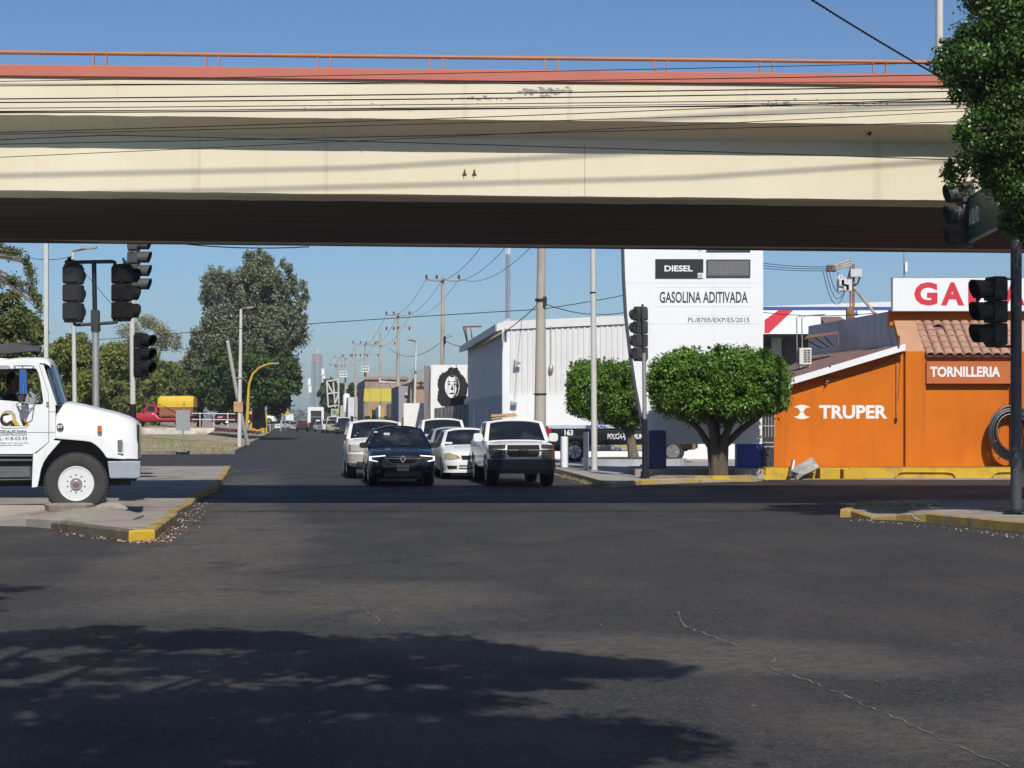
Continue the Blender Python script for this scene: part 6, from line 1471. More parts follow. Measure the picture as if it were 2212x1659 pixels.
# tall dark mast at the right edge, side signal, arm with signal and street sign
D = 29.3
mx_ = XX(2195, D)
t4 = thing("traffic_light", (mx_, D, .14), "thick dark signal mast at the right edge with a three-lamp signal on its left", "traffic light")
MB().tube((mx_, D, .12), (mx_, D, 5.45), .094, n=20).build("pole", M("dark blue grey mast", (.060, .062, .078), .5, var=.12, vscale=3), t4, smooth=True)
MB().lathe([(.2, 0), (.2, .04), (.12, .05)], (mx_, D, .14), n=16).build("base_flange", m_black, t4)
MB().rbox((mx_+.1, D, ZZ(1020, D)), (.06, .1, .5), .02).build("junction_box", m_dkgrey, t4)
sighead(t4, (XX(2150, D), D-.02, ZZ(674, D)), R(-74), m_sigb, 3, .375, .36, .24, .34)
bk = MB()
for y in (604, 750): MB().pipe([(XX(2150, D), D, ZZ(y, D)), (XX(2166, D), D, ZZ(y-2, D)), (mx_, D, ZZ(y-1, D))], .022, 8).build("bracket", m_black, t4)
MB().pipe([(mx_, D, 5.40), (XX(2100, D), D-.05, 5.44), (XX(2065, D), D-.08, 5.44)], .05, 10).build("mast_arm", m_dkgrey, t4, smooth=True)
sighead(t4, (XX(2082, D), D-.08, ZZ(466, D)), R(-82), m_sigg, 3, .35, .32, .20, .27)
sgn = thing("street_sign", (XX(2091, 29.1), 29.1, 4.8), "green street name sign hanging under the overpass beside the leafy tree", "sign")
m_sgr = M("green sign face", (.012, .10, .06), .4, var=.06)
Pa, Pb = Vector((XX(2091, 29.1), 29.1, 0)), Vector((XX(2168, 26.5), 26.5, 0)); dd = (Pb-Pa).normalized(); nn = Vector((-dd.y, dd.x, 0)); nn = nn if nn.x < 0 else -nn
z0_, z1_ = ZZ(522, 29.1), ZZ(430, 29.1)
b = MB(); q = [Pa, Pb, Pb-nn*.03, Pa-nn*.03]; b.prism_z([(p.x, p.y) for p in q], z0_, z1_); b.build("sign_panel", m_sgr, sgn)
b = MB()
for z in (z0_-.03, z1_): b.prism_z([(p.x, p.y) for p in (Pa+nn*.008, Pb+nn*.008, Pb-nn*.04, Pa-nn*.04)], z, z+.03)
b.build("frame", m_steel, sgn)
text(MB(), "A BLVD. GUERRERO"[:7], Pa+dd*.50+Vector((0, 0, (z0_+z1_)/2+.02))+nn*.001, .78, .26, xdir=dd, ndir=nn, bold=.01).build("lettering", m_white, sgn)
MB().tube(Pa+Vector((0, 0, z1_))-nn*.015, Vector((XX(2100, D), D-.05, 5.44)), .03).tube(Pb+Vector((0, 0, z1_+.01))-nn*.015, Pa+Vector((0, 0, z1_+.01))-nn*.015, .03).build("hanger", m_dkgrey, sgn)

# ------------------------------------------------------------------ poles, lamps, signs
def pole(name, label, pts, r0, r1, mat, cat, group=None, n=12):
    T = thing(name, tuple(pts[0]), label, cat, group); k = len(pts)
    MB().pipe(pts, [r0+(r1-r0)*i/(k-1) for i in range(k)], n).build("pole", mat, T, smooth=True); return T
D = 48.0; q = thing("lamp_post", (XX(99, D), D, .15), "thick pale square lamp post rising behind the lorry's cab", "lamp post")
MB().box((XX(95, D), D, .1), (XX(103.6, D), D+.11, 8.0)).build("pole", m_polew, q, bevel=.008); MB().tube((XX(99, D), D+.05, 8.0), (XX(99, D)+1.2, D+.05, 8.4), .04).cbox((XX(99, D)+1.4, D+.05, 8.4), (.5, .2, .1)).build("lamp_arm", m_steel, q)
D = 70.0; q = pole("lamp_post", "slim pale lamp post with a flat lamp to the right above the left signal", [(XX(163, D), D, .1), (XX(157, D), D, ZZ(545, D))], .10, .07, m_polew, "lamp post")
MB().pipe([(XX(157, D), D, ZZ(560, D)), (XX(157, D), D, ZZ(543, D)), (XX(170, D), D, ZZ(540, D)), (XX(186, D), D, ZZ(537, D))], .045, 8).build("lamp_arm", m_rust, q)
MB().prism_y([(XX(184, D), ZZ(538, D)), (XX(186, D), ZZ(533, D)), (XX(209, D), ZZ(533, D)), (XX(209, D), ZZ(536, D)), (XX(196, D), ZZ(538, D))], D-.12, D+.12).build("lamp_head", m_steel, q)
D = 100.0; zg = .30; q = pole("lamp_post", "straight white lamp post with a rusty lamp arm in front of the big dark trees", [(XX(517, D), D, zg-.2), (XX(520.5, D), D, ZZ(668, D))], .13, .08, m_polew, "lamp post")
MB().pipe([(XX(520.5, D), D, ZZ(672, D)), (XX(521, D), D, ZZ(667, D)), (XX(536, D), D, ZZ(665, D))], .06, 8).build("lamp_arm", m_rust, q)
MB().prism_y([(XX(534, D), ZZ(666, D)), (XX(536, D), ZZ(663, D)), (XX(549, D), ZZ(664, D)), (XX(546, D), ZZ(666, D))], D-.15, D+.15).build("lamp_head", m_steel, q)
MB().box((XX(511, D), D-.14, ZZ(817, D)), (XX(527, D), D-.09, ZZ(815, D))).build("clamp", m_steel, q)
bx_ = thing("rusty_sign", (XX(515.5, D), D-.2, ZZ(889, D)), "rusty square sheet sign hung on the straight white lamp post", "sign")
MB().box((XX(506, D), D-.16, ZZ(890, D)), (XX(525.5, D), D-.135, ZZ(868, D))).build("panel", M("rust streaked sign", (.55, .33, .17), .8, var=.15, vscale=2, col2=(.42, .15, .05), c2scale=2.5, c2lo=.45, c2hi=.6, col3=(.65, .58, .48), c3scale=1.7, c3lo=.6, c3hi=.7), bx_)
pole("leaning_post", "bare white post leaning against the straight white lamp post", [(XX(535, 103), 103, .25), (XX(517, 101.5), 101.5, ZZ(880, 101.5)), (XX(491.5, 100), 100, ZZ(737, 100))], .13, .10, m_polew, "post")
D = 136.0; q = thing("lamp_post", (XX(534, D), D, 1.0), "yellow street lamp curving over to the right under the big tree", "lamp post")
pts = [W(533.3, 922, D), W(533.5, 918, D), W(536, 860, D), W(538, 830, D), W(546, 808, D), W(560, 794, D), W(578, 787, D), W(592, 785, D)]; m_yl = M("yellow lamp paint", (.58, .36, .03), .5)
MB().pipe(pts, [.13, .13, .11, .10, .09, .075, .07, .06], 10).build("pole", m_yl, q, smooth=True); MB().cbox(W(596, 785, D), (.5, .25, .10)).build("lamp_head", m_steel, q)
D = 84.0; q = thing("road_sign", (XX(395, D), D, vz(XX(395, D), D)), "grey back of a road sign on a thin post in the dry grass", "road sign")
zb_ = vz(XX(395, D), D)
MB().tube((XX(395, D), D, zb_-.05), (XX(397.5, D), D, ZZ(870, D)), .035, n=8).build("post", m_steel, q, smooth=True); MB().rbox((XX(395.5, D), D-.05, ZZ(908, D)), (30.5/3738*D, .02, 44/3738*D), .03).build("sign_panel", M("dull sign back", (.33, .335, .34), .6, metal=.2, var=.08, col2=(.44, .43, .42), c2scale=6, c2lo=.6, c2hi=.7), q)
MB().rbox((XX(394, D), D, zb_+.01), (.5, .3, .08), .03).build("footing", m_conc, q)
# white parapet of the canal bridge, railing and red kerb behind it
D = 112.0; q = thing("canal_parapet", (XX(380, D), D, .6), "peeling white concrete parapet of the canal bridge below the red truck", "parapet")
MB().prism_y([(XX(200, D), ZZ(938, D)), (XX(446, D), ZZ(938, D)), (XX(462, D), ZZ(931, D)), (XX(464, D), ZZ(924, D)), (XX(200, D), ZZ(924, D))], D, D+.4).build("wall", M("peeling white concrete", (.60, .56, .50), .9, var=.15, vscale=1.5, col2=(.42, .32, .26), c2scale=1.2, c2lo=.5, c2hi=.62, c2stretch=(1, 1, 2)), q)
MB().box((XX(200, D), D+.02, ZZ(924, D)), (XX(464, D), D+.42, ZZ(922.6, D))).build("coping", M("faded red kerb paint", (.36, .10, .09), .8, var=.2), q)
q = thing("pipe_railing", (XX(460, 118), 118, 1.0), "thin white pipe railing behind the canal parapet", "railing"); b = MB()
for y in (893, 906): b.tube(W(415, y, 118), W(508, y+1, 118), .035, n=6)
for x in (432, 462, 492): b.tube(W(x, 924, 118), W(x, 891, 118), .035, n=6)
b.build("pipe", m_polew, q)
rkb = MB(); 
for i in range(10): 
    a, c = W(464+i*10, 924+i*.9, 116+i*7), W(474+i*10, 925+i*.9, 123+i*7); rkb.prism_z([(a.x, a.y), (c.x, c.y), (c.x-.1, c.y+.5), (a.x-.1, a.y+.5)], min(a.z, c.z)-.2, max(a.z, c.z))
rko = rkb.build("red_kerb", MATS["faded red kerb paint"]); struct(rko)
# yellow railings and gate under the big tree
q = thing("yellow_gate", (XX(560, 200), 200, .6), "yellow barred gate and posts in the shade of the big tree", "gate"); b = MB()
for i in range(14): x = XX(548+i*1.7, 200); b.box((x-.035, 200, .3), (x+.035, 200.07, ZZ(897, 200)))
for y in (898, 908): b.box((XX(548, 200), 199.97, ZZ(y, 200)), (XX(571, 200), 199.998, ZZ(y, 200)+.1))
for x in (543, 571, 574): b.box((XX(x, 200)-.14, 199.9, .2), (XX(x, 200)+.14, 200.2, ZZ(888, 200)))
b.build("gate_bar", m_yl, q)
D = 260; q = thing("thatched_hut", (XX(595, D), D, 0), "round brown thatched hut roof beyond the yellow gate", "hut")
b = MB().lathe([(1.15, 0), (1.1, .6), (.9, 1.6), (.5, 2.05), (.001, 2.1)], (XX(595, D), D, ZZ(891, D)), n=16); b.build("roof", M("dry thatch", (.20, .14, .08), .95, var=.25, vscale=2), q, smooth=True); MB().lathe([(.9, 0), (.9, 1.0)], (XX(595, D), D, ZZ(891, D)-1.0), n=12).build("wall", m_dkgrey, q)
for x, y, s in ((-1, 0, 1), (1, 0, 1)): MB().tube((XX(595, D)+x*.8, D, 0), (XX(595, D)+x*.8, D, ZZ(891, D)), .1).build("post", m_concp, q)
D = 330; q = thing("yellow_board", (XX(616, D), D, 0), "small yellow roadside board far down the street", "sign"); MB().box((XX(609, D), D, ZZ(897, D)), (XX(624, D), D+.2, ZZ(886, D))).build("panel", m_yelk, q); MB().tube((XX(616, D), D, 0), (XX(616, D), D, ZZ(897, D)), .12).build("post", m_steel, q)

# concrete power poles on the right side of the street
def arm(b, x, y, z, hw, ins=True):
    b.box((x-hw, y-.06, z-.05), (x+hw, y+.06, z+.05))
m_ins = M("brown insulator", (.14, .08, .06), .35)
def upole(px, ptop, D, label, r=.17, arms=(), extra=None, mat=None, base=None, lean=0):
    T = thing("utility_pole", (XX(px+(base or 0), D), D, 0), label, "utility pole", "concrete utility poles along the street")
    zt = ZZ(ptop, D); MB().tube((XX(px+(base or 0), D), D, -.05), (XX(px, D), D, zt), r*1.12, r*.6, 12).build("pole", mat or m_concp, T, smooth=True)
    for dy, hw, kind in arms:
        z = ZZ(dy, D); x = XX(px, D); b = MB(); arm(b, x, D-.2, z, hw); b.build("cross_arm", m_concp if kind != 's' else m_steel, T)
        i = MB()
        for f in ((-.95, -.35, .95) if kind != 'd' else (-.95, 0, .95)):
            s_ = -1 if kind == 's' else 1; i.lathe([(.05, 0), (.09, .06*s_), (.06, .12*s_), (.09, .18*s_), (.06, .26*s_), (.02, .3*s_)], (x+hw*f, D-.2, z+.05*s_), n=8)
        i.build("insulator", m_ins, T)
    return T, zt
U = []
U.append(upole(1170, 430, 61.0, "thick concrete pole standing in front of the warehouse", .21, base=-4))
b = MB().lathe([(.215, -.04), (.215, .04)], (XX(1168.5, 61), 61, ZZ(648, 61)), n=14).lathe([(.24, -.02), (.24, .02)], (XX(1167, 61), 61, ZZ(851, 61)), n=14); b.cbox((XX(1177, 61), 60.85, ZZ(652, 61)), (.12, .12, .35)); b.build("band", m_black, U[0][0])
U.append(upole(956.5, 597, 112.0, "concrete pole with one cross arm right of the painted face", .17, ((605, 1.1, 'c'),), base=-1))
MB().cbox((XX(961, 112), 111.8, ZZ(735, 112)), (.15, .15, .5)).pipe([W(960, 728, 111.8), W(972, 722, 111.8), W(978, 726, 111.8), W(962, 731, 111.8)], .015, 5).build("splice_box", m_black, U[1][0])
U.append(upole(860, 676, 150.0, "concrete pole with a cross arm, second beyond the painted face", .17, ((681, 1.05, 'c'), (705, 1.05, 's'))))
U.append(upole(822, 717, 185.0, "concrete pole with a lamp arm beside the yellow awning", .18, ((745, 1.6, 'c'),)))
U.append(upole(789, 742, 205.0, "concrete pole with a meter cabinet in front of the yellow awning", .16, ((743, 1.5, 'c'), (764, 1.6, 's'))))
U.append(upole(768, 752, 215.0, "plain concrete pole left of the yellow awning", .17, ((765, 1.6, 's'),)))
U.append(upole(746, 773, 255.0, "concrete pole with a small white cabinet above the parked vans", .16, ((773, 1.6, 'c'), (788, 1.5, 's'))))
U.append(upole(729, 790, 300.0, "thin concrete pole above the dark parked sedan", .17, ((790, 1.3, 'c'),)))
U.append(upole(712, 815, 360.0, "thin concrete pole behind the slanted billboard frame", .18, ((826, 1.6, 's'), (843, 2.0, 's'))))
U.append(upole(702, 832, 420.0, "far thin concrete pole left of the billboard frame", .18, ((846, 1.6, 's'),)))
for px, pt, D in ((694, 846, 480), (687, 851, 540), (681, 858, 600), (676, 864, 680), (672, 868, 760), (667, 872, 860)): U.append(upole(px, pt, D, "one of the farthest poles at the end of the street", .2, ((pt+4, 1.8, 's'),)))
for idx, (px, py) in ((4, (790, 798)), (6, (743, 809))):     # lattice meter cabinets
    D = 204.6 if idx == 4 else 254.6; b = MB().box((XX(px-8, D), D-.5, ZZ(py+6, D)), (XX(px+8, D), D-.05, ZZ(py-7, D))); b.build("cabinet", m_white, U[idx][0])
    g_ = MB()
    for r_ in range(2):
        for c in range(4): g_.box((XX(px-6.5+c*3.6, D), D-.52, ZZ(py+4-r_*6, D)), (XX(px-4.3+c*3.6, D), D-.502, ZZ(py+0-r_*6, D)))
    g_.build("cabinet_slot", m_slot, U[idx][0])
q = pole("lamp_post", "slim white lamp post with an arm to the left of the painted face", [(XX(894, 118), 118, 0), (XX(899, 118), 118, ZZ(738, 118))], .11, .07, m_polew, "lamp post")
MB().pipe([W(899, 740, 118), W(898, 737, 118), W(888, 735, 118)], .05, 8).prism_y([(XX(878, 118), ZZ(733, 118)), (XX(890, 118), ZZ(734, 118)), (XX(890, 118), ZZ(737, 118)), (XX(884, 118), ZZ(736.5, 118))], 117.85, 118.15).build("lamp_arm", m_rust, q)
q = pole("white_pole", "smooth pale pole on the corner kerb in front of the left round tree", [(XX(1284, 52.6), 52.6, .05), (XX(1281, 52.6), 52.6, 6.6), (XX(1279.5, 52.6), 52.6, 8.6)], .095, .065, m_polew, "pole", n=14)
MB().lathe([(.17, 0), (.17, .05), (.11, .06)], (XX(1284, 52.6), 52.6, .12), n=14).build("footing", m_conc, q); MB().lathe([(.098, -.02), (.098, .02)], (XX(1280.6, 52.6), 52.6, ZZ(632, 52.6)), n=12).build("band", m_black, q)
# guyed radio mast behind the warehouse, lattice tower far away
def lattice(T, name, x, y, z0, z1, w0, w1, n, r, mats, tri=True):
    k = 3 if tri else 4; b = [MB() for _ in mats]
    def P(i, t): a = 2*math.pi*i/k+.5; w_ = w0+(w1-w0)*t; return Vector((x+w_*math.cos(a), y+w_*math.sin(a), z0+(z1-z0)*t))
    for s_ in range(n):
        t0, t1 = s_/n, (s_+1)/n; m_ = b[int(len(mats)*s_/n)]
        for i in range(k): m_.tube(P(i, t0), P(i, t1), r, n=5, caps=False); m_.tube(P(i, t0), P((i+1) % k, t1), r*.6, n=4, caps=False); m_.tube(P(i, t1), P((i+1) % k, t1), r*.6, n=4, caps=False)
    for m_, mt in zip(b, mats): m_.build(name, mt, T)
D = 125.0; q = thing("radio_mast", (XX(1097, D), D, 0), "thin red and white lattice radio mast behind the warehouse roof", "radio mast")
m_mr = M("mast red", (.30, .16, .16), .6); lattice(q, "mast_section", XX(1097, D), D, 0, 18, .17, .17, 66, .022, [m_white, m_white, m_mr, m_white])
D = 520.0; q = thing("cell_tower", (XX(685, D), D, 0), "far off lattice phone tower with a red top", "tower")
lattice(q, "tower_section", XX(685, D), D, 0, ZZ(765, D), 2.3, 1.5, 26, .11, [m_steel, m_steel, m_steel, m_steel, m_steel, M("tower red", (.42, .20, .20), .6)], False)
b = MB().tube((XX(686, D), D, ZZ(765, D)), (XX(686, D), D, ZZ(752, D)), .09)
for dx, dz in ((-2.2, 13), (2.1, 14), (-2.0, 11), (1.9, 16)): b.cbox((XX(685, D)+dx, D-1, dz), (.9, .5, 2.2))
b.build("antenna_panel", m_white, q)
q = pole("antenna_mast", "thin grey antenna mast behind the red lettered roof sign", [(XX(1953.5, 75), 75, 0), (XX(1953, 75), 75, 10)], .04, .035, m_steel, "mast", n=8); MB().rbox((XX(1956, 75), 74.9, ZZ(577, 75)), (.10, .1, .42), .03).build("antenna_panel", m_white, q)
# transformer pole behind the shop roof
D = 78.0; q = thing("transformer_pole", (XX(1838, D), D, 0), "rusty twin-post transformer pole with looping cables behind the grey wall", "utility pole")
b = MB().box((XX(1836, D), D, 0), (XX(1839, D), D+.1, ZZ(558, D))); b.box((XX(1842, D), D, 0), (XX(1846.5, D), D+.12, ZZ(570, D))); b.build("pole", m_rust, q)
MB().box((XX(1827, D), D-.3, 0), (XX(1841, D), D-.02, ZZ(666, D))).build("post", m_rust, q)
b = MB().tube(W(1844, 620, D), W(1890, 678, D), .07).tube(W(1890, 678, D), W(1904, 692, D), .05); b.build("brace", m_concp, q)
b = MB()
for i in range(3): b.tube(W(1838, 561+i*6, D-.1), W(1797, 576+i*4, D-.1-i*.3), .045)
b.build("cross_arm", m_concp, q)
b = MB()
for i in range(3):
    p = W(1797, 576+i*4, D-.1-i*.3); b.lathe([(.05, -.25), (.09, -.15), (.06, -.05), (.09, .05), (.05, .2)], p, 'x', 8); b.lathe([(.05, -.2), (.10, -.1), (.06, 0), (.10, .1), (.05, .2)], W(1852, 585+i*4, D-.1), 'x', 8)
b.build("insulator", m_ins, q)
b = MB()
for i in range(4): b.cbox(W(1817+i*5, 611+i*5-(i % 2)*4, D-.2), (.22, .3, .28)); b.lathe([(.04, 0), (.08, .1), (.05, .2), (.08, .3), (.03, .36)], W(1812+i*6, 606+i*5, D-.2), n=8)
b.cbox(W(1824, 616, D), (.6, .5, .5)); b.cbox(W(1848, 590, D), (.5, .4, .35)); b.build("transformer", m_greyw, q)
b = MB()
def loop(p0, p1, sag, n=10): return [Vector(p0).lerp(Vector(p1), t)-Vector((0, 0, sag*4*t*(1-t))) for t in np.linspace(0, 1, n)]
for i in range(3): b.pipe(loop(W(1790-i*6, 582+i*2, D), W(1836, 580+i*3, D), 1.1+.2*i), .016, 5); b.pipe([W(1852, 588+i*3, D), W(1856+i, 600, D), W(1852+i, 612, D), W(1842, 616+i*3, D)], .018, 5)
b.build("jumper_cable", m_black, q)
# cables
m_cab = M("black cable sheath", (.010, .010, .012), .5)
def cable(pts, r, label, group=None, n=6): return tag(MB().pipe(pts, r, n, caps=True).build("overhead_cable", m_cab, smooth=True), label, "cable", group)
LPX, RPX = -15.5, 14.5
for x, lab in ((LPX, "concrete pole outside the left edge that carries the overhead cables"), (RPX, "concrete pole behind the leafy right-hand tree that carries the overhead cables")):
    T = thing("utility_pole", (x, 25.5, 0), lab, "utility pole"); MB().tube((x, 25.5, -.05), (x, 25.5, 9.5), .18, .12, 12).build("pole", m_concp, T, smooth=True)
DC_ = 25.5
wires = [(174, 150, .10, .010), (176, 171, .05, .008), (207, 180, .06, .013), (210, 186, .10, .013), (228, 207, .05, .009), (230, 206, .12, .012), (236, 212, .05, .007), (238, 224, .02, .009), (270, 196, .14, .009), (281, 226, .08, .008), (300, 252, .10, .009), (334, 236, .05, .007), (169, 128, .06, .008)]
CG = "thin black cables strung across the overpass front"
for a, c, sg, r in wires:
    p0, p1 = W(0, a, DC_), W(2050, c, DC_); d_ = (p1-p0)/(p1.x-p0.x); L0 = p0+d_*(LPX-p0.x); R0 = p0+d_*(RPX-p0.x)
    cable(loop(L0, R0, sg, 28), r*.72, "thin black cable strung across the front of the overpass between off-picture poles", CG)
# heavy cable bundles higher up, above the picture: only their soft shadows cross the girder
for x in (-25, 25): T = thing("utility_pole", (x, 22.6, 0), "tall concrete pole far outside the picture that carries the high cable bundles", "utility pole", "tall poles of the high cable bundles"); MB().tube((x, 22.6, -.05), (x, 22.6, 14.5), .22, .13, 12).build("pole", m_concp, T, smooth=True)
for pts_ in (((0, 380), (774, 363), (1261, 336)), ((719, 405), (1493, 384), (2015, 350)), ((0, 440), (700, 425), (1400, 404)))[:2]:
    q_ = []
    for px, py in pts_:
        p = W(px, py, 29.6); p.y = bl(p.x)+.5; p.z = ZZ(py, p.y); p.x = XX(px, p.y); t_ = (p.y-22.6)/(-sdir.y); q_.append(p+sdir*t_)
    a_ = q_[0]+(q_[0]-q_[1]).normalized()*((q_[0].x+25)/max((q_[1]-q_[0]).normalized().x, .1)); b_ = q_[-1]+(q_[-1]-q_[-2]).normalized()*((25-q_[-1].x)/max((q_[-1]-q_[-2]).normalized().x, .1))
    cable([a_]+q_+[b_], .019, "thick cable bundle strung high above the picture in front of the overpass", "high cable bundles")
# loose service drop in front of the bridge and the heavy twisted cable at top right
pA, pB = W(0, 301, 25.8), W(1300, 325, 25.8)
cable(loop(W(-400, 330, 25.8), W(240, 292, 25.8), -.03, 8)[:-1]+loop(W(240, 292, 25.8), W(2050, 345, 25.8), -.02, 12), .007, "thin cable kinked upward across the shaded part of the overpass front")
tw = []; t2_ = []
p0, p1 = W(1740, -18, 19.5), W(2110, 215, 25.3); dr = (p1-p0).normalized(); u_ = dr.orthogonal().normalized(); v_ = dr.cross(u_); p0 = p0-dr*9; p1 = p1+dr*4; Lc = (p1-p0).length
b = MB()
for ph in (0, math.pi):
    pts = [p0+(p1-p0)*t+(u_*math.cos(2*math.pi*t*Lc/.22+ph)+v_*math.sin(2*math.pi*t*Lc/.22+ph))*.008-Vector((0, 0, .25*4*t*(1-t)))+Vector((0, 0, .2)) for t in np.linspace(0, 1, int(Lc/.028))]; b.pipe(pts, .008, 5)
tag(b.build("twisted_cable", m_cab, smooth=True), "thick twisted black cable slanting down into the leafy tree at top right", "cable")
cable(loop(W(396, 527, 37.6), W(668, 533, 37.8), .055, 14), .012, "slack black cable drooping below the far edge of the overpass")
cable(loop(W(60, 556, 68), W(157, 553, 69.8), .12, 8), .012, "short cable running left from the slim pale lamp post")
cable([W(157, 558, 70), W(239, 655, 60), W(300, 730, 52)], .010, "stay wire slanting down to the right from the slim pale lamp post")
# street wires between the concrete poles
def polearm(i, f, ptop):
    px, D, hw = ptop; return W(px, 0, D)
SW = [((1093+77, 430, 61), (956.5, 602, 112), (-1, 0, 1)), ((956.5, 602, 112), (860, 679, 150), (-1, 0, 1)), ((860, 679, 150), (789, 742, 205), (-1, 0, 1)), ((789, 742, 205), (746, 772, 255), (-1, 1)), ((746, 772, 255), (712, 824, 360), (-1, 1))]
for a, c, offs_ in SW:
    for o_ in offs_:
        p, q_ = W(*a), W(*c); p.x += o_*1.05; q_.x += o_*1.05; cable(loop(p, q_, (q_-p).length*.022, 14), .014, "thin power wire sagging between two concrete street poles", "power wires along the street", 5)
cable(loop(W(1168, 652, 61), W(960, 735, 112), .9, 12), .02, "low slack phone cable from the thick pole to the pole by the painted face")
cable(loop(W(958, 735, 112), W(840, 752, 160), .9, 12), .02, "low slack phone cable from the painted face towards the yellow awning")
cable(loop(W(-200, 772, 90), W(1168, 668, 61), -.15, 20)+loop(W(1168, 668, 61), W(1430, 620, 62), .05, 8)[1:], .014, "long pale wire crossing the street from the trees to the thick concrete pole")
cable(loop(W(1174, 655, 61), W(1520, 590, 66), .9, 14), .014, "slack wire from the thick concrete pole passing behind the petrol sign")
for i in range(3): cable(loop(W(1560, 553+i*6, 72), W(1797, 576+i*4, 77.5), .15, 10), .014, "one of the parallel wires right of the petrol sign leading to the transformer pole", "wires to the transformer pole", 5)
cable(loop(W(1600, 668, 70), W(1895, 676, 66), .18, 10), .014, "thin wire crossing in front of the station canopy")

# ------------------------------------------------------------------ buildings down the street
def bldg(name, label, px0, px1, pyt, D, mat, depth=8, cat="building"):
    T = thing(name, (XX((px0+px1)/2, D), D, 0), label, cat); x0, x1, z = XX(px0, D), XX(px1, D), ZZ(pyt, D)
    MB().prism_z([(x0, D), (x1, D), (x1-ST*depth, D+depth), (x0-ST*depth, D+depth)], 0, z).build("wall", mat, T); return T, x0, x1, z
m_tan = M("tan plaster", (.38, .29, .215), .9, var=.12, vscale=.5, col2=(.30, .23, .17), c2scale=.4); m_lil = M("lilac grey plaster", (.33, .31, .33), .9, var=.06)
T, x0, x1, z = bldg("brick_house", "low bare brick building with tan upper wall left of the painted face", 886, 930, 826, 119, m_brick, 10)
MB().box((x0-.05, 118.9, z), (x1, 120, z+.25)).build("parapet", m_tan, T)
b = MB()
for i in range(9): b.tube((x0+.1+i*.14, 119.5, z), (x0+.1+i*.14+.02*(i % 3), 119.5, z+.9+.25*(i % 2)), .012, n=5)
b.build("rebar", m_rust, T)
T, x0, x1, z = bldg("corner_house", "narrow lilac grey house front beside the bare brick building", 861, 889, 834, 121, m_lil, 9)
MB().box((x0+.25, 120.96, .1), (x0+.55, 120.999, 1.9)).build("door", M("maroon door", (.16, .05, .05), .6), T); MB().sphere((x1-.35, 120.9, ZZ(852, 121)), .14, 10, 8).build("wall_lamp", m_lamp, T, smooth=True)
MB().box((x0+.7, 120.95, .2), (x0+.8, 120.999, 2.4)).build("downpipe", m_white, T)
T, x0, x1, z = bldg("long_shop", "long tan plaster shop with dark openings behind the yellow awning", 788, 880, 820, 172, m_tan, 20)
for a, c, t_ in ((835, 842, 875), (846, 858, 878), (800, 812, 880)): MB().box((XX(a, 172), 171.96, .1), (XX(c, 172), 171.999, ZZ(t_, 172))).build("doorway", m_slot, T)
MB().box((x0-.1, 171.8, z), (x1, 173, z+.3)).build("parapet", m_tan, T)
aw = MB(); 
for i in range(14):
    xa_ = XX(785+i*5.5, 168); xb2 = XX(785+(i+1)*5.5, 168); dz = .03*(i % 2); aw.add([(xa_, 168-dz, ZZ(867, 168)), (xb2, 168-dz, ZZ(867, 168)), (xb2, 169.2, ZZ(839, 168)), (xa_, 169.2, ZZ(839, 168))], [(0, 1, 2, 3)])
tag(aw.build("yellow_awning", M("dull yellow awning", (.46, .38, .045), .6, var=.05), fix=False), "dull yellow ribbed awning hanging across the tan shop front", "awning")
b = MB()
for x in (786, 822, 860): b.tube((XX(x, 168), 168.2, 0), (XX(x, 168), 168.2, ZZ(862, 168)), .05)
b2 = b.build("post", m_steel); b2.parent = bpy.data.objects["yellow_awning"]
q = thing("portal_frame", (XX(840, 160), 160, 0), "white pipe portal frame standing in front of the tan shop", "frame")
MB().pipe([(XX(861, 160), 160, 0), (XX(861, 160), 160, ZZ(827, 160)), (XX(820, 160), 160, ZZ(825, 160)), (XX(820, 160), 160, ZZ(816, 160))], .14, 8).build("pipe", m_polew, q)
for i, (a, c, y0_, y1_, mt, lab) in enumerate(((800, 803, 876, 905, m_yelk, "slim yellow door strip under the awning"), (804, 811, 872, 885, M("orange board", (.50, .24, .09), .7), "small orange board under the awning"), (812, 816, 880, 905, M("dark blue panel", (.03, .07, .18), .6), "dark blue panel beside the slim white panel"), (818, 822, 876, 905, m_white, "slim white panel under the awning"), (824, 830, 880, 905, M("deep yellow panel", (.55, .32, .02), .6), "deep yellow painted post base under the awning"), (836, 846, 872, 905, M("slatted brown panel", (.10, .075, .06), .8), "dark brown slatted panel right of the awning"), (848, 860, 878, 905, M("pale blue banner", (.50, .60, .68), .6), "pale blue banner right of the awning"))):
    D = 166.5+i*.15; o = MB().box((XX(a, D), D, max(ZZ(y1_, D), .0)), (XX(c, D), D+.08, ZZ(y0_, D))).build("painted_board", mt); tag(o, lab, "board", "painted boards under the yellow awning")
T, x0, x1, z = bldg("grey_house", "grey flat roofed house left of the yellow awning", 752, 790, 858, 225, m_greyw, 10)
MB().box((XX(757, 225), 224.95, .2), (XX(763, 225), 224.99, 2.2)).build("door", m_slot, T)
T, x0, x1, z = bldg("small_shop", "small cream shop behind the parked vans", 735, 756, 876, 240, M("cream shop plaster", (.50, .42, .30), .8), 8)
MB().box((x0+.2, 239.95, .9), (x1-.2, 239.99, 1.9)).build("window", m_slot, T)
T, x0, x1, z = bldg("dark_shed", "dark open shed under the trees beside the bus", 694, 742, 872, 290, M("dark shed boards", (.07, .055, .045), .9), 10)
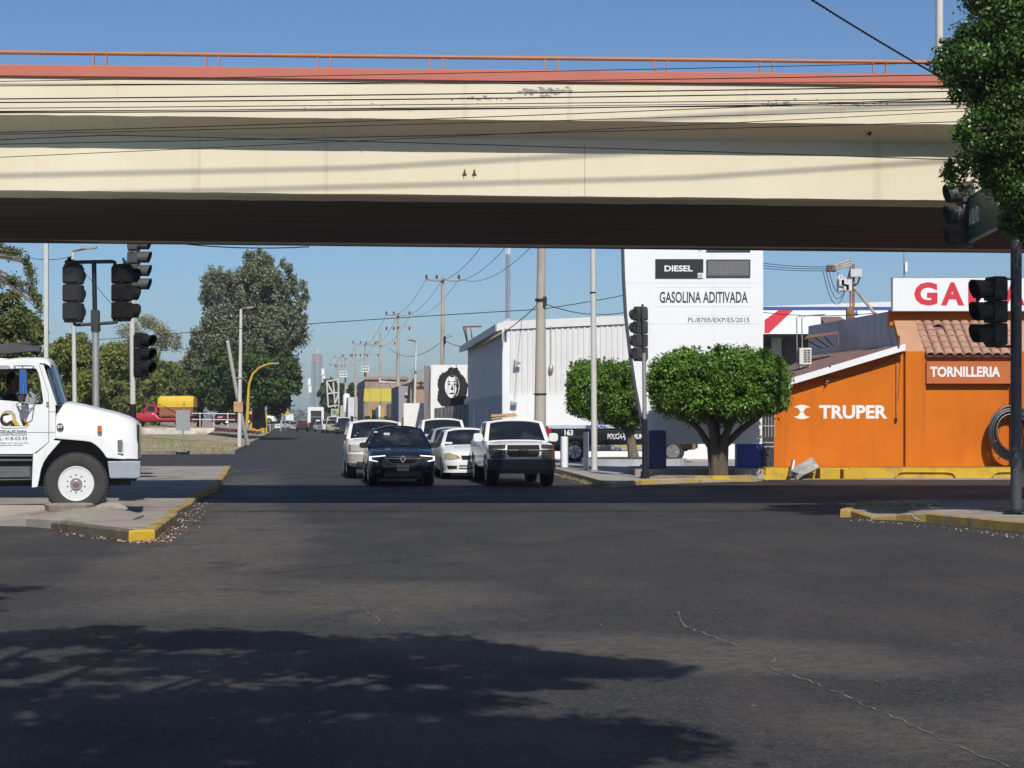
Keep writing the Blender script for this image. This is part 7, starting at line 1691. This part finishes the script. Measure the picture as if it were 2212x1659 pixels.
q = thing("shop_sign", (XX(725, 250), 250, 2), "pale yellow and teal sign board above the parked vans", "sign"); MB().box((XX(715, 250), 250, ZZ(899, 250)), (XX(736, 250), 250.12, ZZ(883, 250))).build("panel", M("pale yellow board", (.55, .48, .25), .7), q); MB().prism_y([(XX(722+4.5*math.cos(a), 250), ZZ(890-5*math.sin(a), 250)) for a in np.linspace(0, 6.28, 20)[:-1]], 249.96, 249.999).prism_y([(XX(726, 250), ZZ(897, 250)), (XX(735, 250), ZZ(897, 250)), (XX(734, 250), ZZ(889, 250)), (XX(729, 250), ZZ(893, 250))], 249.96, 249.999).build("painted_shape", M("teal paint", (.07, .26, .28), .6), q); MB().tube((XX(726, 250), 250.06, 0), (XX(726, 250), 250.06, ZZ(899, 250)), .08).build("post", m_steel, q)
D = 262; q = thing("billboard_frame", (XX(720, D), D, 0), "empty slanted white billboard frame above the bus", "billboard"); b = MB()
for a, c in (((705.5, 824), (709, 879)), ((705.5, 824), (731, 820)), ((709, 879), (731, 875)), ((720, 826), (724, 880)), ((731, 820), (732, 905)), ((706, 851), (731, 848)), ((706, 826), (720, 851)), ((722, 878), (731, 850))): b.tube(W(*a, D), W(*c, D), .13, n=6)
b.build("frame", m_polew, q)
D = 232; q = thing("water_heater", (XX(748, D), D, 0), "upright white cylinder tank among the street poles", "tank"); MB().lathe([(.45, 0), (.45, 2.2), (.3, 2.45), (.001, 2.5)], (XX(748, D), D, ZZ(890, D)), n=14).build("tank", m_white, q, smooth=True); MB().tube((XX(748, D), D, 0), (XX(748, D), D, ZZ(890, D)), .12).build("post", m_steel, q)

# ------------------------------------------------------------------ birds
def bird(loc, s, rz, label, mat):
    V = [((0, 0, .50), (.20, .22)), ((-.28, 0, .42), (.20, .18)), ((-.62, 0, .30), (.10, .07)), ((-1.0, 0, .18), (.10, .03)), ((.18, 0, .66), (.15, .16)), ((.30, 0, .88), (.115, .11)), ((.40, 0, .92), (.09, .085)), ((.56, 0, .88), (.025, .02)), ((-.05, .10, .25), (.05, .05)), ((-.02, .10, .0), (.03, .025)), ((-.05, -.10, .25), (.05, .05)), ((-.02, -.10, .0), (.03, .025))]
    E = [(0, 1), (1, 2), (2, 3), (0, 4), (4, 5), (5, 6), (6, 7), (0, 8), (8, 9), (0, 10), (10, 11)]
    o = skin("bird", V, E, mat); o.location = loc; o.scale = (s, s, s); o.rotation_euler = (0, 0, rz); return tag(o, label, "bird")
m_bd = M("dark pigeon feathers", (.025, .025, .03), .6); m_bg = M("grey brown dove feathers", (.26, .22, .19), .8, var=.15, vscale=9, bump=.2)
bird((XX(276, 44.5)-.05, 44.35, ZZ(578, 44.5)), .26, R(125), "dark pigeon clinging beside the upper side-facing signal", m_bd)
bird((XX(1972, 28.4), 28.3, .02), .14, R(170), "small grey brown dove standing in the gutter by the right kerb", m_bg)
bird((XX(1882, 29.3), bl(XX(1882, 29.3))+.30, ZZ(294, 29.3)), .11, R(20), "small dark bird under the ledge of the overpass", m_bd)
# ------------------------------------------------------------------ trees
def leafcloud(blobs, n, size, seed, clump=24, spread=.22, shell=(.55, 1.04), up=.25, out=.55, aspect=.5, droop=0.0):
    g = np.random.default_rng(seed); B_ = np.array(blobs, float); wgt = (B_[:, 3]*B_[:, 4]+B_[:, 3]*B_[:, 5]+B_[:, 4]*B_[:, 5]); wgt /= wgt.sum()
    nc = max(1, n//clump); bi = g.choice(len(B_), nc, p=wgt); d = g.normal(size=(nc, 3)); d /= np.linalg.norm(d, axis=1)[:, None]
    r = shell[0]+(shell[1]-shell[0])*g.random(nc)**.5
    cc = B_[bi, :3]+d*B_[bi, 3:]*r[:, None]
    ci = np.repeat(np.arange(nc), clump); N = len(ci); rad = (B_[bi, 3:].min(axis=1)*spread)[ci]
    P = cc[ci]+g.normal(size=(N, 3))*rad[:, None]
    if droop: P[:, 2] -= droop*np.abs(g.normal(size=N))
    nrm = d[ci]*out+g.normal(size=(N, 3))*.6+np.array([0, 0, up]); nrm /= np.linalg.norm(nrm, axis=1)[:, None]
    t = g.normal(size=(N, 3)); t[:, 2] -= .4; t -= nrm*(t*nrm).sum(1)[:, None]; t /= np.linalg.norm(t, axis=1)[:, None]; b = np.cross(nrm, t)
    L = size*(.6+.8*g.random(N))[:, None]; Wd = L*aspect
    V = np.stack([P-t*L*.5, P+b*Wd*.5+nrm*L*.06, P+t*L*.5-nrm*L*.08, P-b*Wd*.5+nrm*L*.06], 1).reshape(-1, 3)
    return V, N
def leafmesh(name, V, N, mat, parent, origin):
    me = bpy.data.meshes.new(name); me.vertices.add(N*4); me.vertices.foreach_set("co", (V-np.array(origin)).ravel().astype(np.float32))
    me.loops.add(N*4); me.loops.foreach_set("vertex_index", np.arange(N*4, dtype=np.int32)); me.polygons.add(N); me.polygons.foreach_set("loop_start", np.arange(N, dtype=np.int32)*4)
    me.update(calc_edges=True); me.validate(); me.materials.append(mat); o = bpy.data.objects.new(name, me); COL.objects.link(o)
    if parent: o.parent = parent
    return o
m_bark = M("grey bark", (.17, .135, .10), .95, var=.25, vscale=5, bump=.6, bscale=14, stretch=(2, 2, .5)); m_barkm = M("shaded brown bark", (.115, .085, .06), .95, var=.25, vscale=5, bump=.6, bscale=14, stretch=(2, 2, .5)); m_barkd = M("dark bark", (.075, .06, .048), .95, var=.25, vscale=4, bump=.6, bscale=12)
def tree(name, label, base, trunk, blobs, n, size, mat, seed, bark=None, r=.18, limbs=7, group=None, **k):
    T = thing(name, base, label, "tree", group); rnd = random.Random(seed); b = MB()
    pts = [base]+trunk; b.pipe(pts, [r*(1.25 if i == 0 else 1-.45*i/len(pts)) for i in range(len(pts))], 10)
    top = Vector(pts[-1]); st = Vector(pts[max(len(pts)-2, 0)])
    for i in rnd.sample(range(len(blobs)), min(limbs, len(blobs))):
        q = Vector(blobs[i][:3]); s_ = st.lerp(top, rnd.uniform(.5, 1)); m_ = s_.lerp(q, .5)+Vector((rnd.uniform(-.1, .1), rnd.uniform(-.1, .1), (q-s_).length*.08)); b.pipe([s_, m_, q], [r*.5, r*.3, r*.1], 6)
    b.build("trunk", bark or m_bark, T, smooth=True)
    V, N = leafcloud(blobs, n, size, seed, **k); leafmesh("crown", V, N, mat, T, base); return T
def pixblobs(px0, px1, py0, py1, D, dep, nb, seed, rmin=.16, rmax=.3, flat=.8, keep=None):
    rnd = random.Random(seed); out = []; cx, cy, hx_, hy_ = (px0+px1)/2, (py0+py1)/2, (px1-px0)/2, (py1-py0)/2; sc = D/FPX
    while len(out) < nb:
        a, c, e = rnd.uniform(-1, 1), rnd.uniform(-1, 1), rnd.uniform(-1, 1); R2 = a*a+c*c+e*e
        if R2 > 1 or (R2 < .2 and rnd.random() < .5): continue
        rr = rnd.uniform(rmin, rmax)*min(hx_, hy_)*2*sc*.5*1.2; s_ = 1-rnd.uniform(rmin, rmax)*.8
        out.append((XX(cx+a*hx_*s_, D), D+e*dep, ZZ(cy+c*hy_*s_, D), rr, rr, rr*flat))
    return out
lf_fic = leafmat("glossy ficus leaf", (.068, .150, .016), (.142, .250, .030), .42, .22, .3)
lf_ficd = leafmat("darker ficus leaf", (0.031, 0.081, 0.013), (0.089, 0.167, 0.021), .36, .25, .4)
lf_mes = leafmat("mesquite leaf", (.150, .185, .040), (.260, .275, .070), .6, .4, .3)
lf_mes2 = leafmat("olive mesquite leaf", (.110, .140, .040), (.200, .215, .068), .6, .35, .3)
lf_euc = leafmat("eucalyptus leaf", (.130, .155, .088), (.235, .255, .150), .5, .25, .35)
lf_drk = leafmat("dark broad leaf", (.045, .080, .022), (.098, .140, .036), .5, .3, .3)
lf_pal = leafmat("pale dry leaf", (.21, .22, .12), (.34, .33, .20), .7, .3, .3)
lf_far = leafmat("far foliage", (.07, .10, .05), (.12, .15, .075), .7, .2, .2)
# clipped round tree at the petrol corner
def clipped(px0, px1, py0, py1, D, dep, seed, bot=.35):
    bl_ = []; rnd = random.Random(seed); hx_, hz_ = (px1-px0)/2*D/FPX, (py1-py0)/2*D/FPX; cx_, cz_ = XX((px0+px1)/2, D), ZZ((py0+py1)/2, D)
    for k in range(230):
        a = rnd.uniform(0, 6.283); u = rnd.uniform(-1, 1); u = math.copysign(abs(u)**.7, u); p = 3.6
        s_ = max((1-abs(u)**p)**(1/p), .80 if u > 0 else .66); s_ *= (rnd.random()**.5 if abs(u) > .82 else 1); rr = rnd.uniform(.16, .25); f = s_*(hx_-rr*.8)/hx_
        bl_.append((cx_+hx_*f*math.cos(a)*.98, D+dep*f*math.sin(a), cz_+(hz_-rr*.8)*u-(.10*(1-s_) if u < 0 else 0)+rnd.uniform(-.04, .05), rr, rr, rr))
    for k in range(22): a = rnd.uniform(-1, 1); bl_.append((cx_+a*hx_*.9, D+rnd.uniform(-.6, .6)*dep, cz_+hz_*(1.0-.12*a*a)+rnd.uniform(-.02, .07), .07, .07, .10))
    for k in range(24): bl_.append((cx_+rnd.uniform(-.6, .6)*hx_, D+rnd.uniform(-.6, .6)*dep, cz_+rnd.uniform(-.5, .6)*hz_, .5, .5, .4))
    return bl_
D = 48.2
bs = clipped(1400, 1706, 757, 908, D, 1.5, 41)
base = (XX(1555, D), D, .08); T = thing("ficus_tree", base, "broad clipped ficus tree in front of the petrol sign's right half", "tree")
b = MB(); zf = ZZ(965, D)
for i, (pxt, pyt, dy, r0) in enumerate(((1472, 892, .3, .11), (1518, 880, -.3, .13), (1548, 890, .5, .13), (1592, 885, -.2, .13), (1650, 893, .2, .12), (1535, 880, .8, .10))):
    xo = (i-2.5)*.045; b.pipe([(XX(1553, D)+xo*1.3, D+dy*.15, .02), (XX(1553, D)+xo*1.5, D+dy*.2, .35), (XX(1553, D)+xo*2.0, D+dy*.4, zf), (XX((1553+pxt)/2, D), D+dy*.7, ZZ((965+pyt)/2, D)), (XX(pxt, D), D+dy, ZZ(pyt, D)), (XX(pxt+(pxt-1553)*.25, D), D+dy*1.3, ZZ(pyt-50, D))], [r0*1.35, r0*1.05, r0*.9, r0*.8, r0*.65, r0*.3], 9)
b.build("trunk", m_barkm, T, smooth=True)  # bark colour darkened to stand for the shade under the crown
V, N = leafcloud(bs, 90000, .095, 41, clump=14, spread=.30, shell=(.4, 1.05), out=.8); leafmesh("crown", V, N, lf_fic, T, base)
D = 63.5
bs = clipped(1221, 1410, 780, 908, D, 1.5, 42); bs += [(XX(1352+random.Random(k).uniform(-28, 34), D), D+random.Random(k+9).uniform(-.6, .6), ZZ(912+random.Random(k+5).uniform(-10, 8), D), .24, .26, .2) for k in range(14)]
base = (XX(1368, D), D, .25); T = thing("ficus_tree", base, "clipped ficus tree in front of the police pickup, partly in the petrol sign's shadow", "tree")
b = MB().pipe([(XX(1370, D), D, .1), (XX(1367, D), D, .5), (XX(1362, D), D, 1.0), (XX(1352, D), D, 1.5), (XX(1335, D), D, 2.3)], [.27, .19, .17, .15, .07], 10); b.pipe([(XX(1362, D), D, 1.0), (XX(1368, D), D+.2, 1.6), (XX(1385, D), D+.3, 2.3)], [.12, .10, .05], 8); b.pipe([(XX(1355, D), D, 1.3), (XX(1320, D), D-.2, 1.8), (XX(1285, D), D-.3, 2.4)], [.09, .07, .03], 8); b.build("trunk", m_bark, T, smooth=True)
V, N = leafcloud(bs, 52000, .10, 42, clump=14, spread=.30, shell=(.4, 1.05), out=.8); leafmesh("crown", V, N, lf_fic, T, base)
# planters round the two clipped trees
pl_ = thing("round_planter", (XX(1370, 62.5), 62.5, 0), "low pale blue kerbed planter round the left ficus trunk", "planter")
pts = [(XX(1370, 62.8)+1.9*math.cos(a)*1.0, 62.9+1.5*math.sin(a)) for a in np.linspace(0, 6.283, 33)[:-1]]; b = MB().prism_z(pts, 0, .30); b.build("kerb", M("pale blue kerb paint", (.42, .45, .48), .85, var=.15, vscale=3), pl_)
pts = [(XX(1370, 62.8)+1.75*math.cos(a), 62.9+1.35*math.sin(a)) for a in np.linspace(0, 6.283, 33)[:-1]]; MB().prism_z(pts, .29, .33).build("soil", M("dark soil", (.07, .055, .04), .95, var=.3, vscale=6, bump=.5), pl_)
pl_ = thing("corner_planter", (XX(1545, 48.2), 48.2, 0), "low yellow edged planter round the broad ficus trunk", "planter")
x0, x1 = XX(1430, 47.9), XX(1635, 47.9); MB().box((x0, 47.75, -.02), (x1, 49.35, .14)).build("soil_bed", M("dusty paving", (.25, .20, .16), .95, var=.2, vscale=4, bump=.3), pl_)
for a, c, mt in ((1410, 1500, m_kerbg), (1500, 1538, m_kerby), (1538, 1576, m_yelk), (1576, 1636, m_kerby)): MB().box((XX(a, 47.7), 47.62, -.02), (XX(c, 47.7)-.006, 47.748, .165)).build("kerbstone", mt, pl_)
# leafy ficus at the right edge
D = 25.4
spec = [(2130, -30, .30), (2180, 20, .34), (2150, 60, .30), (2095, 75, .26), (2060, 100, .20), (2090, 130, .30), (2040, 130, .20), (2055, 165, .20), (2110, 170, .32), (2165, 120, .36), (2205, 90, .36), (2075, 195, .20), (2120, 205, .24), (2175, 190, .34), (2145, 235, .24), (2205, 250, .30), (2100, 265, .24), (2060, 290, .15), (2150, 290, .30), (2200, 310, .32), (2085, 310, .20), (2110, 340, .26), (2070, 365, .17), (2150, 360, .28), (2190, 380, .30), (2205, 440, .26), (2190, 475, .18), (2185, 425, .18), (2058, 345, .10), (2212, 500, .12), (2195, 455, .17), (2150, 372, .12), (2066, 392, .09), (2090, 402, .10), (2240, 150, .5), (2260, 300, .5), (2250, 400, .4), (2230, 0, .5), (2195, -60, .5), (2100, -40, .14)]
rnd = random.Random(77); bs = []
for px, py, rr in spec:
    bs.append((XX(px, D)+.02, D+rnd.uniform(-.4, .4), ZZ(py, D), rr*.82, rr*.95, rr*.76))
    if px > 2120: bs.append((XX(px+20, D), D+rnd.uniform(.1, .5), ZZ(py, D), rr*1.1, rr*1.2, rr))
for k in range(6): bs.append((9.4+rnd.uniform(-.6, 1.2), D+rnd.uniform(-.3, .4), 6.6+rnd.uniform(-1.4, 1.3), .7, .7, .6))
bs = [(x, y, min(z, 8.25-e), a, c, e) for x, y, z, a, c, e in bs]
tree("leafy_tree", "big glossy leafy tree at the upper right edge hiding the signal mast's top", (9.9, 24.9, .14), [(9.9, 24.9, 2.2), (9.8, 24.9, 4.4), (9.7, 24.8, 6.3)], bs, 120000, .07, lf_ficd, 77, bark=m_barkd, r=.15, limbs=20, clump=16, spread=.30, shell=(.4, 1.1), out=.75, up=.3, droop=.03)
# tree behind the viewer whose crown shades the foreground asphalt
rnd = random.Random(15); bs = []
def shade(px, py, z, rr):
    p = G(px, py); o = 1/math.tan(SUN_EL); return (p.x-.22+z*o*math.sin(SUN_AZ), p.y-z*o*math.cos(SUN_AZ), z, rr, rr*.9, rr*.5)
spots0 = [(-50, 1400), (60, 1385), (170, 1372), (280, 1372), (390, 1380), (500, 1378), (610, 1385), (720, 1395), (830, 1400), (940, 1395), (1040, 1405), (1130, 1420), (1200, 1435), (1260, 1440), (1330, 1442), (1395, 1441), (40, 1440), (330, 1440), (560, 1440), (760, 1440), (960, 1450), (1080, 1470), (1180, 1470), (-60, 1500), (120, 1510), (330, 1510), (520, 1520), (680, 1510), (860, 1510), (1040, 1520), (40, 1590), (250, 1580), (450, 1590), (640, 1580), (830, 1590), (990, 1590), (1120, 1580), (1230, 1575), (1320, 1590), (1370, 1596), (1400, 1598), (60, 1660), (300, 1660), (560, 1660), (780, 1660), (960, 1660), (1130, 1650), (1280, 1650), (0, 1275), (-60, 1290), (-150, 1330), (-200, 1420), (-200, 1560), (300, 1760), (700, 1760), (900, 1740), (100, 1800), (-200, 1700), (900, 1900), (500, 1900)]
spots = spots0
for px, py in spots: bs.append(shade(px+rnd.uniform(-20, 20), py+rnd.uniform(-4, 6), rnd.uniform(5.6, 7.0), rnd.uniform(.46, .62)))
for k in range(60): bs.append((rnd.uniform(-9, .8), rnd.uniform(-9, .3), rnd.uniform(5.2, 8.5), .9, .9, .6))  # extra crown overhead and behind, added to keep sky light off the asphalt
bs = [(x, y, max(z, ZZ(0, max(y, .1))+.9 if y > 0 else z), a, c, e) for x, y, z, a, c, e in bs]
tree("shade_tree", "spreading street tree behind the viewpoint that shades the near asphalt", (-3.6, -3.2, 0), [(-3.6, -3.2, 2.2), (-3.2, -2.4, 3.6), (-2.2, 0, 5.4)], bs, 170000, .135, lf_ficd, 15, r=.26, limbs=40, clump=20, spread=.26, shell=(.2, 1.05), out=.1, up=1.2)
# trees along the left side
TL = "trees along the left side of the street"
def bt(label, px0, px1, py0, py1, D, mat, seed, n, size, nb=26, dep=None, name="mesquite_tree", zb=None, bark=None, r=.2, **k):
    dep = dep or (px1-px0)/2*D/FPX*.8; bs_ = pixblobs(px0, px1, py0, py1, D, dep, nb, seed, **{q: k.pop(q) for q in ("rmin", "rmax", "flat") if q in k}); cx_ = XX((px0+px1)/2, D); z_ = .1 if zb is None else zb
    zm = ZZ((py0+py1)/2, D); return tree(name, label, (cx_, D, z_), [(cx_+.2, D, z_+(zm-z_)*.5), (cx_+.1, D, zm)], bs_, int(n*1.9), size*1.2, mat, seed, bark=bark, r=r, limbs=9, group=TL, **k)
bt("big olive green tree filling the left edge behind the lorry's cab", -180, 108, 600, 930, 62, lf_mes2, 101, 15000, .16, nb=46, rmin=.14, rmax=.24)
bt("bright yellow green tree right of the thick pale square lamp post", 70, 240, 685, 940, 88, lf_mes, 102, 13000, .17, nb=44, rmin=.16, rmax=.26)
bt("yellow green tree behind the twin signals' grey pole", 170, 310, 715, 940, 120, lf_mes, 103, 12000, .22, nb=40, rmin=.18, rmax=.3, zb=.8)
bt("olive tree just right of the rusty white signal pole", 270, 385, 742, 930, 166, lf_mes, 104, 12000, .28, nb=36, rmin=.18, rmax=.3, zb=1.0)
bt("rounded olive tree behind the yellow tarpaulin", 335, 440, 765, 928, 172, lf_mes2, 105, 11000, .28, nb=34, rmin=.18, rmax=.3, zb=1.0)
bt("yellowish tree low between the grey pole and the rusty white pole", 215, 345, 775, 940, 180, lf_mes, 115, 10000, .28, nb=34, rmin=.18, rmax=.3, zb=1.0)
bt("pale thin tree with see-through twigs above the olive trees", 235, 400, 682, 800, 190, lf_pal, 106, 4200, .20, nb=36, rmin=.12, rmax=.22, r=.12, zb=1.0, shell=(.1, 1.1), spread=.5)
bt("dark shaded tree low behind the lorry's bonnet", 60, 300, 800, 930, 105, lf_mes2, 107, 9000, .2, nb=30)
bt("brown tinged tall tree left of the eucalyptus", 385, 475, 696, 918, 158, lf_mes2, 108, 9000, .26, nb=34, zb=1.0)
D = 56
bs = []; b = MB()
for k, (x0_, y0_, x1_, y1_) in enumerate(((-40, 560, 40, 545), (20, 545, 78, 600), (-30, 600, 60, 618), (50, 615, 92, 655), (-30, 640, 30, 610), (60, 560, 70, 640), (-20, 530, 25, 555), (76, 640, 88, 672))):
    for t_ in np.linspace(0, 1, 7): bs.append((XX(x0_+(x1_-x0_)*t_, D), D+.1*math.sin(k+3*t_), ZZ(y0_+(y1_-y0_)*t_-9*math.sin(3.14*t_), D), .10, .12, .09))
tr_ = tree("mesquite_tree", "drooping thin branches hanging in at the left edge above the lorry", (XX(-230, D), D, .1), [(XX(-230, D), D, 3), (XX(-170, D), D, ZZ(600, D)), (XX(-90, D), D, ZZ(545, D))], bs, 4200, .085, lf_mes2, 109, r=.16, limbs=24, group=TL, shell=(.1, 1.1), spread=.7)
# tall eucalyptus over the street and the dark tree beneath it
D = 150
ebl = []
for (x0_, x1_, y0_, y1_, nb, sd) in ((430, 520, 565, 690, 20, 1), (510, 600, 530, 650, 24, 2), (555, 640, 545, 660, 18, 3), (610, 670, 580, 720, 18, 4), (440, 560, 650, 770, 26, 5), (540, 665, 640, 770, 28, 6), (480, 600, 600, 720, 20, 7), (405, 560, 680, 810, 30, 8), (520, 640, 690, 790, 18, 9)): ebl += pixblobs(x0_, x1_, y0_, y1_, D, 3.2, nb*2, 200+sd, rmin=.11, rmax=.24, flat=1.35)
tree("eucalyptus_tree", "tall grey green eucalyptus with a ragged crown, the tallest tree in view", (XX(560, D), D, 1.0), [(XX(556, D), D, 5), (XX(550, D), D, 9), (XX(545, D), D, 13)], ebl, 90000, .30, lf_euc, 210, r=.5, limbs=34, group=TL, clump=20, spread=.34, shell=(.35, 1.1), aspect=.4, out=.4, droop=.12)
D = 147
dbl = pixblobs(485, 655, 738, 905, D, 4, 56, 31, rmin=.14, rmax=.26)+pixblobs(420, 560, 742, 915, D, 3, 46, 32, rmin=.16, rmax=.26)+pixblobs(590, 658, 790, 862, D, 3, 16, 33, rmin=.2, rmax=.36)
dbl = [q for q in dbl if not (q[0] > XX(605, D) and q[2] < ZZ(868, D))]
tree("shade_tree", "dark broad-leaved tree below the eucalyptus spreading over the road", (XX(545, D), D+3, 1.0), [(XX(548, D), D+2, 3), (XX(550, D), D, 5.5)], dbl, 46000, .36, lf_drk, 34, bark=m_barkd, r=.22, limbs=20, group=TL, clump=18, spread=.32, shell=(.3, 1.1))
bt("dark green tree behind the slanted billboard frame", 686, 752, 808, 895, 275, lf_drk, 301, 7000, .42, nb=26, name="broadleaf_tree", rmin=.2, rmax=.34)
bt("small dark tree above the grey flat roofed house", 752, 772, 818, 880, 240, lf_drk, 302, 2500, .36, nb=12, name="broadleaf_tree")
bt("green bush crowding the left kerb beyond the thatched hut", 572, 606, 880, 925, 285, lf_drk, 303, 2600, .4, nb=12, name="broadleaf_tree")
# far woods as one mass at the end of the street and behind the left trees
g = np.random.default_rng(9); fb = []
for i in range(260):
    x = g.uniform(-420, 260); fb.append((x, 900+g.uniform(-40, 60), g.uniform(2, 5.5+2*math.sin(x*.07)), 8, 6, 3.2))
for i in range(70): fb.append((g.uniform(-150, -56), 230+g.uniform(0, 30), g.uniform(1.2, 5.5), 3.4, 3, 2.6))
V, N = leafcloud(fb, 16000, 1.3, 9, clump=10, spread=.5); tag(leafmesh("far_woods", V, N, lf_far, None, (0, 0, 0)), "distant line of woods along the horizon behind the street", "woods", kind="stuff")
# grass tufts at the right kerb and dry grass on the verge
gt_ = MB(); rnd = random.Random(12)
def tuft(x, y, z, h):
    for _ in range(rnd.randint(4, 8)):
        a = rnd.uniform(0, 6.28); l = h*rnd.uniform(.5, 1.1); dx, dy = math.cos(a)*l*.5, math.sin(a)*l*.5; w_ = .006+h*.02; gt_.add([(x-w_, y, z), (x+w_, y, z), (x+dx, y+dy, z+l)], [(0, 1, 2)])
for _ in range(80): p = G(rnd.uniform(1838, 2030), rnd.uniform(1089, 1092), .15); tuft(p.x, p.y+rnd.uniform(-.3, .1), .1, rnd.uniform(.06, .16))
for _ in range(120): i = rnd.random(); p = G(1222, 1031).lerp(G(1330, 1062), i); tuft(p.x-.05+rnd.gauss(0, .07), p.y+rnd.gauss(0, .15), .0, rnd.uniform(.05, .12))
for _ in range(3200): y = rnd.uniform(80.5, 112); x = vedge(y)-.5-rnd.uniform(0, 20); tuft(x, y, vz(x, y)-.02, rnd.uniform(.06, .22))
tag(gt_.build("dry_grass", leafmat("dry grass blade", (.20, .19, .06), (.34, .29, .14), .8, .3), fix=False), "tufts of dry grass on the verge and along the kerbs", "grass", kind="stuff")
# ------------------------------------------------------------------ haze: far things fade towards the sky
hz = MB().box((-620, -45, -1.2), (620, 1180, 30.0)).build("haze", bpy.data.materials.new("haze air"))
tag(hz, "thin pale haze over the whole street", "haze", kind="stuff")
hm = hz.data.materials[0]; hm.use_nodes = True; ht = hm.node_tree; ht.nodes.remove(ht.nodes["Principled BSDF"])
pv = ht.nodes.new("ShaderNodeVolumePrincipled"); pv.inputs["Color"].default_value = (.80, .86, .95, 1); pv.inputs["Density"].default_value = .00034; pv.inputs["Anisotropy"].default_value = .2
ht.links.new(pv.outputs[0], ht.nodes["Material Output"].inputs["Volume"])
